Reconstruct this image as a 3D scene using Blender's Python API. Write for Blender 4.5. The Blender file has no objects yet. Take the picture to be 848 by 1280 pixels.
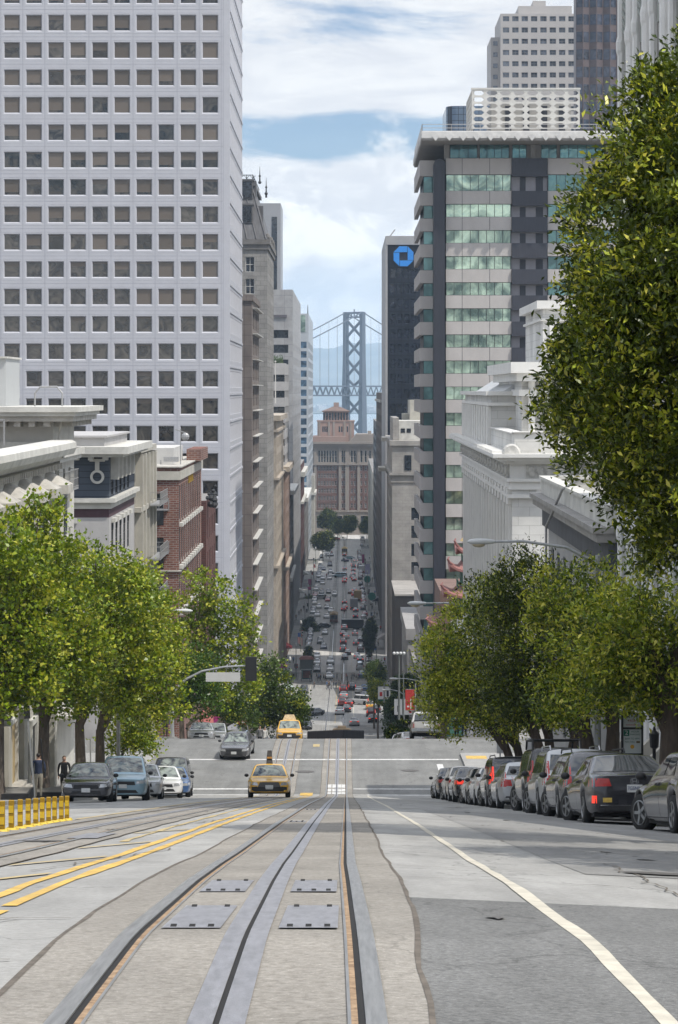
import bpy,bmesh,math,random
import numpy as np
from mathutils import Vector,Matrix,Euler
from mathutils.bvhtree import BVHTree

S=bpy.context.scene
COL=S.collection
R=math.radians
random.seed(7)
rng=np.random.default_rng(11)

# ---------------------------------------------------------------- camera, world, sun, exposure
F=3000.0                      # focal length in pixels of the 848 x 1280 photograph
VX,HY=432.5,488.0           # where the street axis and the horizon meet in it
cam_d=bpy.data.cameras.new('camera')
cam=bpy.data.objects.new('camera',cam_d);COL.objects.link(cam)
cam.location=(0,0,0);cam.rotation_euler=(R(90),0,0)
cam_d.sensor_fit='VERTICAL';cam_d.sensor_height=36.0;cam_d.sensor_width=24.0
cam_d.lens=36.0*F/1280
cam_d.shift_x=-(VX-424)/1280;cam_d.shift_y=(HY-640)/1280
cam_d.clip_start=0.5;cam_d.clip_end=60000
S.camera=cam

SUN_EL,SUN_AZ_BACK=58.0,33.0      # elevation; degrees behind the street's right-hand side
se,sa=R(SUN_EL),R(SUN_AZ_BACK)
to_sun=Vector((math.cos(se)*math.cos(sa),-math.cos(se)*math.sin(sa),math.sin(se)))
sun_d=bpy.data.lights.new('sun','SUN');sun_d.energy=3.4;sun_d.angle=R(0.6);sun_d.color=(1.0,0.95,0.87)
sun=bpy.data.objects.new('sun',sun_d);COL.objects.link(sun)
sun.location=(60,-40,120);sun.rotation_euler=to_sun.to_track_quat('Z','Y').to_euler()

W=bpy.data.worlds.new('World');S.world=W;W.use_nodes=True
def build_world():
    nt=W.node_tree;N=nt.nodes;L=nt.links
    for n in list(N):N.remove(n)
    out=N.new('ShaderNodeOutputWorld');bg=N.new('ShaderNodeBackground');bg.inputs[1].default_value=0.1
    L.new(bg.outputs[0],out.inputs[0])
    sky=N.new('ShaderNodeTexSky');sky.sky_type='NISHITA';sky.sun_disc=False
    sky.sun_elevation=se;sky.sun_rotation=math.atan2(to_sun.x,to_sun.y);sky.air_density=1.0;sky.dust_density=0.6;sky.ozone_density=1.6
    tc=N.new('ShaderNodeTexCoord');sep=N.new('ShaderNodeSeparateXYZ');L.new(tc.outputs['Generated'],sep.inputs[0])
    def math_(op,a,b=None,c=None):
        n=N.new('ShaderNodeMath');n.operation=op
        for i,v in enumerate((a,b,c)):
            if v is None:continue
            if isinstance(v,(int,float)):n.inputs[i].default_value=v
            else:L.new(v,n.inputs[i])
        return n.outputs[0]
    az=math_('ARCTAN2',sep.outputs[0],sep.outputs[1]);el=math_('ARCSINE',sep.outputs[2])
    def noise(sx,sz,ox,oz,detail,rough,dist=0.0):
        cb=N.new('ShaderNodeCombineXYZ')
        L.new(math_('MULTIPLY_ADD',az,sx,ox),cb.inputs[0]);L.new(math_('MULTIPLY_ADD',el,sz,oz),cb.inputs[1])
        t=N.new('ShaderNodeTexNoise');t.inputs['Scale'].default_value=1;t.inputs['Detail'].default_value=detail
        t.inputs['Roughness'].default_value=rough;t.inputs['Distortion'].default_value=dist
        L.new(cb.outputs[0],t.inputs['Vector']);return t.outputs['Fac']
    def ramp(v,a,b,x=0.0,y=1.0):
        n=N.new('ShaderNodeMapRange');n.interpolation_type='SMOOTHSTEP';n.inputs[1].default_value=a;n.inputs[2].default_value=b
        n.inputs[3].default_value=x;n.inputs[4].default_value=y;L.new(v,n.inputs[0]);return n.outputs[0]
    def band(e0,e1,e2,e3):      # 1 between e1 and e2, fading out to e0 and e3
        return math_('MULTIPLY',ramp(el,e0,e1),ramp(el,e2,e3,1.0,0.0))
    # veil of high cloud with blue gaps
    veil=noise(9,34,3.1,1.7,7,0.62,0.4)
    bias=math_('ADD',math_('MULTIPLY',band(0.108,0.122,0.138,0.150),0.16),math_('MULTIPLY',band(0.093,0.100,0.106,0.116),-0.11))
    veil_m=ramp(math_('ADD',veil,bias),0.38,0.56,0.12,1.0)
    # heaps of cumulus with bright heads
    heap=noise(26,34,7.3,2.2,9,0.58,0.15)
    top=noise(14,0.0,1.2,0.0,4,0.5)                      # where the heads of the heaps reach
    edge=math_('SUBTRACT',math_('MULTIPLY_ADD',top,0.10,0.036),el)
    heap_m=math_('MULTIPLY',ramp(math_('ADD',math_('MULTIPLY',edge,12),math_('MULTIPLY_ADD',heap,1.6,-0.8)),-0.10,0.16),ramp(el,0.0,0.02))
    # grey undersides low down
    grey=noise(12,60,0.4,5.2,6,0.55,0.2)
    low=math_('MULTIPLY',ramp(grey,0.40,0.62),band(0.024,0.036,0.048,0.062))
    def mix(f,a,b):
        n=N.new('ShaderNodeMix');n.data_type='RGBA'
        L.new(f,n.inputs[0])
        for i,v in((6,a),(7,b)):
            if isinstance(v,tuple):n.inputs[i].default_value=v
            else:L.new(v,n.inputs[i])
        return n.outputs[2]
    sc=N.new('ShaderNodeMix');sc.data_type='RGBA';sc.blend_type='MULTIPLY';sc.inputs[0].default_value=1
    L.new(sky.outputs[0],sc.inputs[6]);sc.inputs[7].default_value=(0.62,0.76,0.92,1)
    tone=noise(18,70,9.0,4.4,8,0.62,0.6)
    vcol=mix(ramp(tone,0.35,0.66),(6.9,7.1,7.5,1),(8.3,8.4,8.5,1))
    c1=mix(veil_m,sc.outputs[2],vcol)
    hs=noise(34,44,4.0,8.1,9,0.6,0.3)
    hcol=mix(ramp(hs,0.40,0.58),(7.0,7.2,7.55,1),(9.7,9.7,9.6,1))
    c2=mix(heap_m,c1,hcol)
    c3=mix(math_('MULTIPLY',low,0.55),c2,(5.3,6.2,7.2,1))
    glow=band(0.012,0.020,0.026,0.036)
    c4=mix(math_('MULTIPLY',glow,0.55),c3,(7.4,7.3,7.0,1))
    up=ramp(el,0.22,1.1,1.0,1.95)            # an overcast sky is brightest overhead
    vs=N.new('ShaderNodeVectorMath');vs.operation='SCALE';L.new(c4,vs.inputs[0]);L.new(up,vs.inputs['Scale'])
    L.new(vs.outputs[0],bg.inputs[0])
build_world()

S.view_settings.view_transform='Standard';S.view_settings.look='None'
S.view_settings.gamma=1.0;S.view_settings.exposure=0.24;S.view_settings.use_curve_mapping=False
S.render.engine='CYCLES'
cy=S.cycles
cy.use_denoising=True
try:cy.denoiser='OPENIMAGEDENOISE';cy.denoising_input_passes='RGB_ALBEDO_NORMAL';cy.denoising_prefilter='ACCURATE'
except Exception:pass
cy.max_bounces=9;cy.diffuse_bounces=6;cy.glossy_bounces=3;cy.transmission_bounces=3;cy.volume_bounces=1;cy.transparent_max_bounces=8
cy.use_adaptive_sampling=True;cy.adaptive_threshold=0.02
cy.sample_clamp_indirect=8
cy.caustics_reflective=False;cy.caustics_refractive=False
# ---------------------------------------------------------------- materials
MATS={}
def mat(name,col,rough=0.7,var=0.12,scale=3.0,metal=0.0,bump=0.0,bscale=None,spec=0.4,emit=0.0,coat=0.0,stretch=(1,1,1),rnd=0.0,detail=6,col2=None,w=None):
    if name in MATS:return MATS[name]
    m=bpy.data.materials.new(name);m.use_nodes=True;MATS[name]=m
    nt=m.node_tree;N=nt.nodes;L=nt.links;b=N['Principled BSDF']
    b.inputs['Roughness'].default_value=rough;b.inputs['Metallic'].default_value=metal
    b.inputs['Specular IOR Level'].default_value=spec
    if coat:b.inputs['Coat Weight'].default_value=coat;b.inputs['Coat Roughness'].default_value=0.05
    tc=N.new('ShaderNodeTexCoord');mp=N.new('ShaderNodeMapping');mp.inputs['Scale'].default_value=stretch
    L.new(tc.outputs['Object'],mp.inputs[0])
    nz=N.new('ShaderNodeTexNoise');nz.inputs['Scale'].default_value=scale;nz.inputs['Detail'].default_value=detail;nz.inputs['Roughness'].default_value=0.6
    L.new(mp.outputs[0],nz.inputs['Vector'])
    cr=N.new('ShaderNodeValToRGB');cr.color_ramp.elements[0].position=0.3;cr.color_ramp.elements[1].position=0.7
    lo=tuple(max(0,c*(1-var))for c in col);hi=tuple(min(1,c*(1+var))for c in(col2 or col))
    cr.color_ramp.elements[0].color=(*lo,1);cr.color_ramp.elements[1].color=(*hi,1)
    L.new(nz.outputs['Fac'],cr.inputs[0])
    c=cr.outputs[0]
    if rnd:
        oi=N.new('ShaderNodeObjectInfo');mr=N.new('ShaderNodeMapRange');mr.inputs[3].default_value=1-rnd;mr.inputs[4].default_value=1+rnd
        L.new(oi.outputs['Random'],mr.inputs[0])
        mx=N.new('ShaderNodeVectorMath');mx.operation='SCALE';L.new(c,mx.inputs[0]);L.new(mr.outputs[0],mx.inputs['Scale']);c=mx.outputs[0]
    L.new(c,b.inputs['Base Color'])
    if bump:
        n2=N.new('ShaderNodeTexNoise');n2.inputs['Scale'].default_value=bscale or scale*6;n2.inputs['Detail'].default_value=5
        L.new(mp.outputs[0],n2.inputs['Vector'])
        bp=N.new('ShaderNodeBump');bp.inputs['Strength'].default_value=bump;bp.inputs['Distance'].default_value=0.02
        L.new(n2.outputs['Fac'],bp.inputs['Height']);L.new(bp.outputs[0],b.inputs['Normal'])
    if emit:
        b.inputs['Emission Color'].default_value=(*col,1);b.inputs['Emission Strength'].default_value=emit
    return m

def brick_mat(name,c1,c2,mortar,bw=0.22,bh=0.075,mort=0.012,rough=0.85,bump=0.3,off=0.5,var=0.0,blotch=0.25):
    if name in MATS:return MATS[name]
    m=bpy.data.materials.new(name);m.use_nodes=True;MATS[name]=m
    nt=m.node_tree;N=nt.nodes;L=nt.links;b=N['Principled BSDF'];b.inputs['Roughness'].default_value=rough;b.inputs['Specular IOR Level'].default_value=0.25
    tc=N.new('ShaderNodeTexCoord');sp=N.new('ShaderNodeSeparateXYZ');L.new(tc.outputs['Object'],sp.inputs[0])
    ad=N.new('ShaderNodeMath');L.new(sp.outputs[0],ad.inputs[0]);L.new(sp.outputs[1],ad.inputs[1])
    cb=N.new('ShaderNodeCombineXYZ');L.new(ad.outputs[0],cb.inputs[0]);L.new(sp.outputs[2],cb.inputs[1])
    br=N.new('ShaderNodeTexBrick');br.inputs['Scale'].default_value=1;br.offset=off
    br.inputs['Color1'].default_value=(*c1,1);br.inputs['Color2'].default_value=(*c2,1);br.inputs['Mortar'].default_value=(*mortar,1)
    br.inputs['Mortar Size'].default_value=mort;br.inputs['Brick Width'].default_value=bw;br.inputs['Row Height'].default_value=bh
    L.new(cb.outputs[0],br.inputs['Vector'])
    nz=N.new('ShaderNodeTexNoise');nz.inputs['Scale'].default_value=0.35;nz.inputs['Detail'].default_value=8;L.new(tc.outputs['Object'],nz.inputs['Vector'])
    mr=N.new('ShaderNodeMapRange');mr.inputs[1].default_value=0.3;mr.inputs[2].default_value=0.7;mr.inputs[3].default_value=1-blotch;mr.inputs[4].default_value=1+blotch*0.5
    L.new(nz.outputs['Fac'],mr.inputs[0])
    vm=N.new('ShaderNodeVectorMath');vm.operation='SCALE';L.new(br.outputs['Color'],vm.inputs[0]);L.new(mr.outputs[0],vm.inputs['Scale'])
    L.new(vm.outputs[0],b.inputs['Base Color'])
    bp=N.new('ShaderNodeBump');bp.invert=True;bp.inputs['Strength'].default_value=bump;bp.inputs['Distance'].default_value=0.02
    L.new(br.outputs['Fac'],bp.inputs['Height']);L.new(bp.outputs[0],b.inputs['Normal'])
    return m

def glass_mat(name,col,rough=0.06,metal=0.0,spec=0.8,wav=0.25,wscale=0.7,var=0.5,rnd=0.35,vscale=0.5,col2=None):
    """opaque window glass: dark or tinted, reflecting with a slight waver; its mottled colour stands in for reflections, curtains and rooms behind"""
    if name in MATS:return MATS[name]
    m=bpy.data.materials.new(name);m.use_nodes=True;MATS[name]=m
    nt=m.node_tree;N=nt.nodes;L=nt.links;b=N['Principled BSDF']
    b.inputs['Roughness'].default_value=rough;b.inputs['Metallic'].default_value=metal;b.inputs['Specular IOR Level'].default_value=spec
    tc=N.new('ShaderNodeTexCoord');oi=N.new('ShaderNodeObjectInfo')
    ad=N.new('ShaderNodeVectorMath');ad.operation='MULTIPLY_ADD';ad.inputs[1].default_value=(1,1,1)
    rv=N.new('ShaderNodeCombineXYZ');ml=N.new('ShaderNodeMath');ml.operation='MULTIPLY';ml.inputs[1].default_value=97.0
    L.new(oi.outputs['Random'],ml.inputs[0]);L.new(ml.outputs[0],rv.inputs[0]);L.new(ml.outputs[0],rv.inputs[2])
    L.new(tc.outputs['Object'],ad.inputs[0]);L.new(rv.outputs[0],ad.inputs[2])
    nz=N.new('ShaderNodeTexNoise');nz.inputs['Scale'].default_value=vscale;nz.inputs['Detail'].default_value=4;nz.inputs['Distortion'].default_value=1.5;L.new(ad.outputs[0],nz.inputs['Vector'])
    cr=N.new('ShaderNodeValToRGB');cr.color_ramp.elements[0].position=0.38;cr.color_ramp.elements[1].position=0.62
    cr.color_ramp.elements[0].color=(*[c*(1-var)for c in col],1);cr.color_ramp.elements[1].color=(*[min(1,c*(1+var))for c in(col2 or col)],1)
    L.new(nz.outputs['Fac'],cr.inputs[0])
    mr=N.new('ShaderNodeMapRange');mr.inputs[3].default_value=1-rnd;mr.inputs[4].default_value=1+rnd;L.new(oi.outputs['Random'],mr.inputs[0])
    vm=N.new('ShaderNodeVectorMath');vm.operation='SCALE';L.new(cr.outputs[0],vm.inputs[0]);L.new(mr.outputs[0],vm.inputs['Scale'])
    L.new(vm.outputs[0],b.inputs['Base Color'])
    n2=N.new('ShaderNodeTexNoise');n2.inputs['Scale'].default_value=wscale;n2.inputs['Detail'].default_value=2;L.new(ad.outputs[0],n2.inputs['Vector'])
    bp=N.new('ShaderNodeBump');bp.inputs['Strength'].default_value=wav;bp.inputs['Distance'].default_value=0.05
    L.new(n2.outputs['Fac'],bp.inputs['Height']);L.new(bp.outputs[0],b.inputs['Normal'])
    return m

def paint(name,col,metal=0.0,rough=0.28,coat=0.9):
    return mat('paint_'+name,col,rough=rough,var=0.06,scale=1.2,metal=metal,coat=coat,spec=0.5)

# ---------------------------------------------------------------- mesh building
ORG={}
def setp(o,label=None,cat=None,group=None,kind=None):
    if label:o['label']=label
    if cat:o['category']=cat
    if group:o['group']=group
    if kind:o['kind']=kind
    return o
def thing(name,label,cat,loc=(0,0,0),group=None,rz=0.0):
    o=bpy.data.objects.new(name,None);COL.objects.link(o);o.location=loc;o.rotation_euler=(0,0,rz);o.empty_display_size=0.5
    ORG[o.name]=Vector(loc);return setp(o,label,cat,group)

class MB:
    def __init__(s):s.v=[];s.f=[];s.m=[]
    def face(s,pts,m=0):
        i=len(s.v);s.v.extend([tuple(p)for p in pts]);s.f.append(tuple(range(i,i+len(pts))));s.m.append(m)
    def box(s,x0,x1,y0,y1,z0,z1,m=0,skip=''):
        if x0>x1:x0,x1=x1,x0
        if y0>y1:y0,y1=y1,y0
        if z0>z1:z0,z1=z1,z0
        i=len(s.v)
        s.v+=[(x0,y0,z0),(x1,y0,z0),(x1,y1,z0),(x0,y1,z0),(x0,y0,z1),(x1,y0,z1),(x1,y1,z1),(x0,y1,z1)]
        for k,q in(('b',(0,3,2,1)),('t',(4,5,6,7)),('f',(0,1,5,4)),('r',(1,2,6,5)),('k',(2,3,7,6)),('l',(3,0,4,7))):
            if k not in skip:s.f.append(tuple(i+j for j in q));s.m.append(m)
    def obox(s,c,hx,hy,hz,M=None,m=0):
        c=Vector(c);M=M or Matrix.Identity(3)
        i=len(s.v)
        for sx,sy,sz in((-1,-1,-1),(1,-1,-1),(1,1,-1),(-1,1,-1),(-1,-1,1),(1,-1,1),(1,1,1),(-1,1,1)):
            s.v.append(tuple(c+M@Vector((sx*hx,sy*hy,sz*hz))))
        for q in((0,3,2,1),(4,5,6,7),(0,1,5,4),(1,2,6,5),(2,3,7,6),(3,0,4,7)):
            s.f.append(tuple(i+j for j in q));s.m.append(m)
    def bar(s,p0,p1,w,h=None,m=0):
        p0=Vector(p0);p1=Vector(p1);d=p1-p0;l=d.length
        if l<1e-6:return
        q=d.to_track_quat('Y','Z').to_matrix();s.obox((p0+p1)/2,w/2,l/2,(h or w)/2,q,m)
    def tube(s,pts,rad,n=8,m=0,cap=True):
        pts=[Vector(p)for p in pts]
        if not isinstance(rad,(list,tuple)):rad=[rad]*len(pts)
        rings=[];up=None
        for k,p in enumerate(pts):
            d=(pts[min(k+1,len(pts)-1)]-pts[max(k-1,0)]).normalized()
            if up is None:up=d.orthogonal().normalized()
            up=(up-d*up.dot(d));up=up.normalized()if up.length>1e-5 else d.orthogonal().normalized()
            sd=d.cross(up);i=len(s.v)
            for j in range(n):
                a=2*math.pi*j/n;s.v.append(tuple(p+(up*math.cos(a)+sd*math.sin(a))*rad[k]))
            rings.append(i)
        for a,b in zip(rings,rings[1:]):
            for j in range(n):
                j2=(j+1)%n;s.f.append((a+j,a+j2,b+j2,b+j));s.m.append(m)
        if cap:
            s.f.append(tuple(rings[0]+j for j in reversed(range(n))));s.m.append(m)
            s.f.append(tuple(rings[-1]+j for j in range(n)));s.m.append(m)
    def lathe(s,prof,c=(0,0,0),n=12,axis='z',m=0):
        i0=len(s.v)
        for r,h in prof:
            for j in range(n):
                a=2*math.pi*j/n;x,y=r*math.cos(a),r*math.sin(a)
                p=(x,y,h)if axis=='z' else((h,x,y)if axis=='x' else(x,h,y))
                s.v.append((c[0]+p[0],c[1]+p[1],c[2]+p[2]))
        for k in range(len(prof)-1):
            for j in range(n):
                j2=(j+1)%n;a=i0+k*n;b=a+n;s.f.append((a+j,a+j2,b+j2,b+j));s.m.append(m)
        s.f.append(tuple(i0+j for j in reversed(range(n))));s.m.append(m)
        b=i0+(len(prof)-1)*n;s.f.append(tuple(b+j for j in range(n)));s.m.append(m)
    def prism(s,poly,z0,z1,m=0,top=None):
        n=len(poly);i=len(s.v)
        s.v+=[(p[0],p[1],z0)for p in poly]+[(p[0],p[1],z1)for p in(top or poly)]
        s.f.append(tuple(i+j for j in reversed(range(n))));s.m.append(m);s.f.append(tuple(i+n+j for j in range(n)));s.m.append(m)
        for j in range(n):
            k=(j+1)%n;s.f.append((i+j,i+k,i+n+k,i+n+j));s.m.append(m)
    def extrude_y(s,poly,y0,y1,m=0):        # poly in (x, z)
        n=len(poly);i=len(s.v)
        s.v+=[(p[0],y0,p[1])for p in poly]+[(p[0],y1,p[1])for p in poly]
        s.f.append(tuple(i+j for j in range(n)));s.m.append(m);s.f.append(tuple(i+n+j for j in reversed(range(n))));s.m.append(m)
        for j in range(n):
            k=(j+1)%n;s.f.append((i+k,i+j,i+n+j,i+n+k));s.m.append(m)
    def sphere(s,c,rx,ry=None,rz=None,n=10,k=6,m=0):
        ry=ry or rx;rz=rz or rx
        prof=[(max(1e-4,math.sin(math.pi*i/k)),-math.cos(math.pi*i/k))for i in range(k+1)]
        i0=len(s.v)
        for r,h in prof:
            for j in range(n):
                a=2*math.pi*j/n;s.v.append((c[0]+rx*r*math.cos(a),c[1]+ry*r*math.sin(a),c[2]+rz*h))
        for q in range(k):
            for j in range(n):
                j2=(j+1)%n;a=i0+q*n;b=a+n;s.f.append((a+j,a+j2,b+j2,b+j));s.m.append(m)
    def mesh(s,name,mats,org=None,smooth=False):
        me=bpy.data.meshes.new(name)
        v=s.v if org is None else[(a-org[0],b-org[1],c-org[2])for a,b,c in s.v]
        me.from_pydata(v,[],s.f)
        for mt in(mats if isinstance(mats,(list,tuple))else[mats]):me.materials.append(mt)
        if any(s.m):me.polygons.foreach_set('material_index',s.m)
        if smooth:me.polygons.foreach_set('use_smooth',[True]*len(s.f))
        me.update();return me
    def build(s,name,mats,parent=None,smooth=False,local=False,loc=None,rz=0.0,bevel=0.0):
        """vertices in world space: the parent's origin (or loc) is taken off; local: left as they are"""
        if parent is not None:org=ORG.get(parent.name,Vector((0,0,0)))
        elif loc is not None:org=Vector(loc)
        else:org=Vector((0,0,0))
        me=s.mesh(name,mats,None if local else org,smooth)
        o=bpy.data.objects.new(name,me);COL.objects.link(o)
        if parent is not None:o.parent=parent
        elif loc is not None:o.location=loc
        if rz:o.rotation_euler=(0,0,rz)
        ORG[o.name]=org
        if bevel:
            b=o.modifiers.new('bevel','BEVEL');b.width=bevel;b.segments=2;b.limit_method='ANGLE';b.angle_limit=R(40)
        return o
def inst(name,me,parent,loc,rz=0.0,rot=None):
    """an object with shared mesh data at a world point"""
    o=bpy.data.objects.new(name,me);COL.objects.link(o)
    if parent is not None:o.parent=parent;o.location=Vector(loc)-ORG.get(parent.name,Vector((0,0,0)))
    else:o.location=loc
    o.rotation_euler=rot if rot is not None else(0,0,rz)
    ORG[o.name]=Vector(loc);return o
def child(name,me,parent):
    o=bpy.data.objects.new(name,me);COL.objects.link(o);o.parent=parent;return o
def copy_tree(o,parent=None,colour=None):
    c=o.copy();COL.objects.link(c);c.parent=parent
    for ch in o.children:copy_tree(ch,c)
    return c
def bake(o):
    """apply the modifiers of o and return the mesh; o is removed"""
    dg=bpy.context.evaluated_depsgraph_get();dg.update()
    me=bpy.data.meshes.new_from_object(o.evaluated_get(dg));bpy.data.objects.remove(o);return me

# ---------------------------------------------------------------- the hill: height of the street at distance D
PROF=[(-60,3.0),(-30,.6),(-4,-1.2),(0,-1.45),(4,-1.72),(7.9,-2.1),(10.7,-2.44),(15.6,-3.2),(22,-4.25),(36,-6.5),(67,-11.55),(100,-17.0),(124,-20.95),
        (150,-21.85),(158,-22.9),(270,-43.5),(290,-44.3),(405,-58.2),(430,-59.8),(560,-68.0),(585,-68.6),(705,-69.3),(900,-69.7),(1200,-70.2),(1290,-71.5),(1340,-76),(1500,-84)]
_px=np.array([p[0]for p in PROF],float);_pz=np.array([p[1]for p in PROF],float)
def zg(d,r=None):
    d=np.asarray(d,float);r=np.clip(d*0.02,.4,2.5)
    out=0
    for k in(-1,-.5,0,.5,1):out=out+np.interp(d+k*r,_px,_pz)
    out=out/5
    return float(out)if out.ndim==0 else out
def cam_(x,d):
    """the carriageway falls away from its crown towards the kerbs on the steep block"""
    t=min(6.55,max(0.0,x+2.0-2.2))*.045+min(6.9,max(0.0,-2.0-x-2.6))*.018
    return-t*float(np.interp(d,[0,8,95,128],[.35,1,1,0]))
def zc(d,x):return zg(d)+cam_(x,d)
def slope(d):return(zg(d+1.2)-zg(d-1.2))/2.4
def PX(x,y,d):return Vector(((x-VX)*d/F,d,(HY-y)*d/F))
def X_(x,d):return(x-VX)*d/F
def Z_(y,d):return(HY-y)*d/F
def ground_d(y,lo,hi):
    """distance at which the street shows at photo row y"""
    ds=np.linspace(lo,hi,6000);ys=HY-F*zg(ds)/ds
    return float(ds[np.argmin(np.abs(ys-y))])
# ---------------------------------------------------------------- ground, street, tracks, water, hills, haze
XL,XR=-15.6,10.35          # property lines
CL,CR=-11.2,6.75           # kerbs
CROSS=[(142,156.5),(272,286),(408,428),(562,583),(706,726),(848,868),(962,980),(1060,1078)]   # the streets that cross
def dsamples(d0,d1):
    out=[d0]
    while out[-1]<d1-1e-6:
        d=out[-1];st=0.5 if d<20 else 1.0 if d<60 else 2.0 if d<300 else 4.0 if d<600 else 12.0
        out.append(min(d1,d+st))
    return out
def strip(mb,x0,x1,d0,d1,lift=0.0,m=0,wob=0.0,seed=0):
    """a sheet on the street from x0 to x1 (numbers or functions of the distance)"""
    f0=x0 if callable(x0)else(lambda d:x0);f1=x1 if callable(x1)else(lambda d:x1)
    ds=dsamples(d0,d1);i=len(mb.v);n=max(1,int(math.ceil(abs(f1(d0)-f0(d0))/.8)))if d0<128 else 1
    for d in ds:
        z=zg(d)+lift;a,b=f0(d),f1(d)
        for k in range(n+1):x=a+(b-a)*k/n;mb.v.append((x,d,z+(cam_(x,d)if d<128 else 0)))
    for q in range(len(ds)-1):
        for k in range(n):a=i+(n+1)*q+k;mb.f.append((a,a+1,a+n+2,a+n+1));mb.m.append(m)
def wobble(x,amp,seed,step=1.4):
    r=random.Random(seed);vals=[r.uniform(-1,1)for _ in range(400)]
    def f(d):
        t=d/step;k=int(math.floor(t));u=t-k;u=u*u*(3-2*u)
        return x+amp*(vals[k%400]*(1-u)+vals[(k+1)%400]*u)
    return f

def street_mat(name,c,c2,grain,bump,blotch,rough=0.88,streak=0.0,crack=0.0,speck=0.0):
    m=bpy.data.materials.new(name);m.use_nodes=True;MATS[name]=m
    nt=m.node_tree;N=nt.nodes;L=nt.links;b=N['Principled BSDF'];b.inputs['Roughness'].default_value=rough;b.inputs['Specular IOR Level'].default_value=0.3
    tc=N.new('ShaderNodeTexCoord')
    def nz(scale,det=6,st=(1,1,1),rgh=.6):
        mp=N.new('ShaderNodeMapping');mp.inputs['Scale'].default_value=st;L.new(tc.outputs['Object'],mp.inputs[0])
        t=N.new('ShaderNodeTexNoise');t.inputs['Scale'].default_value=scale;t.inputs['Detail'].default_value=det;t.inputs['Roughness'].default_value=rgh
        L.new(mp.outputs[0],t.inputs['Vector']);return t.outputs['Fac']
    def mr(v,a,bb,x,y):
        n=N.new('ShaderNodeMapRange');n.inputs[1].default_value=a;n.inputs[2].default_value=bb;n.inputs[3].default_value=x;n.inputs[4].default_value=y;L.new(v,n.inputs[0]);return n.outputs[0]
    def mul(a,bb):
        n=N.new('ShaderNodeMath');n.operation='MULTIPLY';L.new(a,n.inputs[0]);L.new(bb,n.inputs[1]);return n.outputs[0]
    g=nz(grain,4,rgh=.75)
    cr=N.new('ShaderNodeValToRGB');cr.color_ramp.elements[0].position=0.32;cr.color_ramp.elements[1].position=0.68
    cr.color_ramp.elements[0].color=(*c,1);cr.color_ramp.elements[1].color=(*c2,1);L.new(g,cr.inputs[0])
    f=mul(mr(nz(.35,8),.3,.7,1-blotch,1+blotch),mr(nz(2.3,6,(1,.25,1)),.3,.7,1-blotch*.6,1+blotch*.6))
    if streak:f=mul(f,mr(nz(1.6,5,(1,.03,1)),.35,.65,1-streak,1+streak*.6))
    if crack:
        mp=N.new('ShaderNodeMapping');mp.inputs['Scale'].default_value=(1,.6,1);L.new(tc.outputs['Object'],mp.inputs[0])
        vd=N.new('ShaderNodeVectorMath');vd.operation='ADD'
        t=N.new('ShaderNodeTexNoise');t.inputs['Scale'].default_value=2.2;t.inputs['Detail'].default_value=5;L.new(mp.outputs[0],t.inputs['Vector'])
        L.new(mp.outputs[0],vd.inputs[0]);L.new(t.outputs['Color'],vd.inputs[1])
        v=N.new('ShaderNodeTexVoronoi');v.feature='DISTANCE_TO_EDGE';v.inputs['Scale'].default_value=0.33;L.new(vd.outputs[0],v.inputs['Vector'])
        f=mul(f,mr(v.outputs['Distance'],0.0,0.008,1-crack,1))
    if speck:f=mul(f,mr(nz(grain*2.7,2),.62,.72,1,1+speck))
    vm=N.new('ShaderNodeVectorMath');vm.operation='SCALE';L.new(cr.outputs[0],vm.inputs[0]);L.new(f,vm.inputs['Scale']);L.new(vm.outputs[0],b.inputs['Base Color'])
    bp=N.new('ShaderNodeBump');bp.inputs['Strength'].default_value=bump;bp.inputs['Distance'].default_value=0.012;L.new(g,bp.inputs['Height']);L.new(bp.outputs[0],b.inputs['Normal'])
    return m
M_asph=street_mat('asphalt',(.095,.095,.092),(.22,.22,.213),32,.9,.2,streak=.14,speck=.7,crack=.3)
M_asph2=street_mat('worn_asphalt',(.15,.15,.145),(.215,.215,.205),26,.5,.14,streak=.12,crack=.35)
M_conc=street_mat('pale_concrete',(.26,.255,.24),(.345,.34,.325),22,.35,.12,streak=.15,crack=.35,speck=.12)
M_aggr=street_mat('track_concrete',(.175,.16,.138),(.31,.29,.258),26,.7,.2,speck=.5,crack=.25)
M_walk=street_mat('sidewalk_concrete',(.25,.245,.235),(.33,.325,.31),14,.2,.14)
M_earth=street_mat('earth',(.12,.115,.10),(.17,.16,.145),.2,.1,.2)
M_kerb=mat('kerb_concrete',(.30,.295,.28),.85,.2,5)
M_crack=mat('seam_tar',(.115,.098,.08),.9,.4,8)
M_rust=mat('rust',(.23,.14,.075),.85,.4,20,col2=(.30,.21,.13))
M_rail=mat('rail_steel',(.33,.325,.315),.38,.25,6,metal=.65,stretch=(8,.4,1),bump=.1)
M_plate=mat('worn_steel_plate',(.34,.335,.35),.40,.22,7,metal=.55,bump=.25,bscale=60,stretch=(3,.6,1))
M_dark=mat('black_gap',(.012,.011,.01),.8,.3,5)
M_white=mat('road_paint_white',(.47,.465,.45),.75,.25,5,col2=(.58,.575,.56),bump=.2)
M_cream=mat('road_paint_cream',(.50,.465,.385),.75,.2,5,bump=.3,bscale=40)
M_yel=mat('road_paint_yellow',(.46,.32,.11),.75,.2,3,col2=(.60,.38,.08),bump=.3,bscale=40)
M_yelf=mat('road_paint_yellow_faded',(.42,.33,.17),.8,.25,5)

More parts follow.
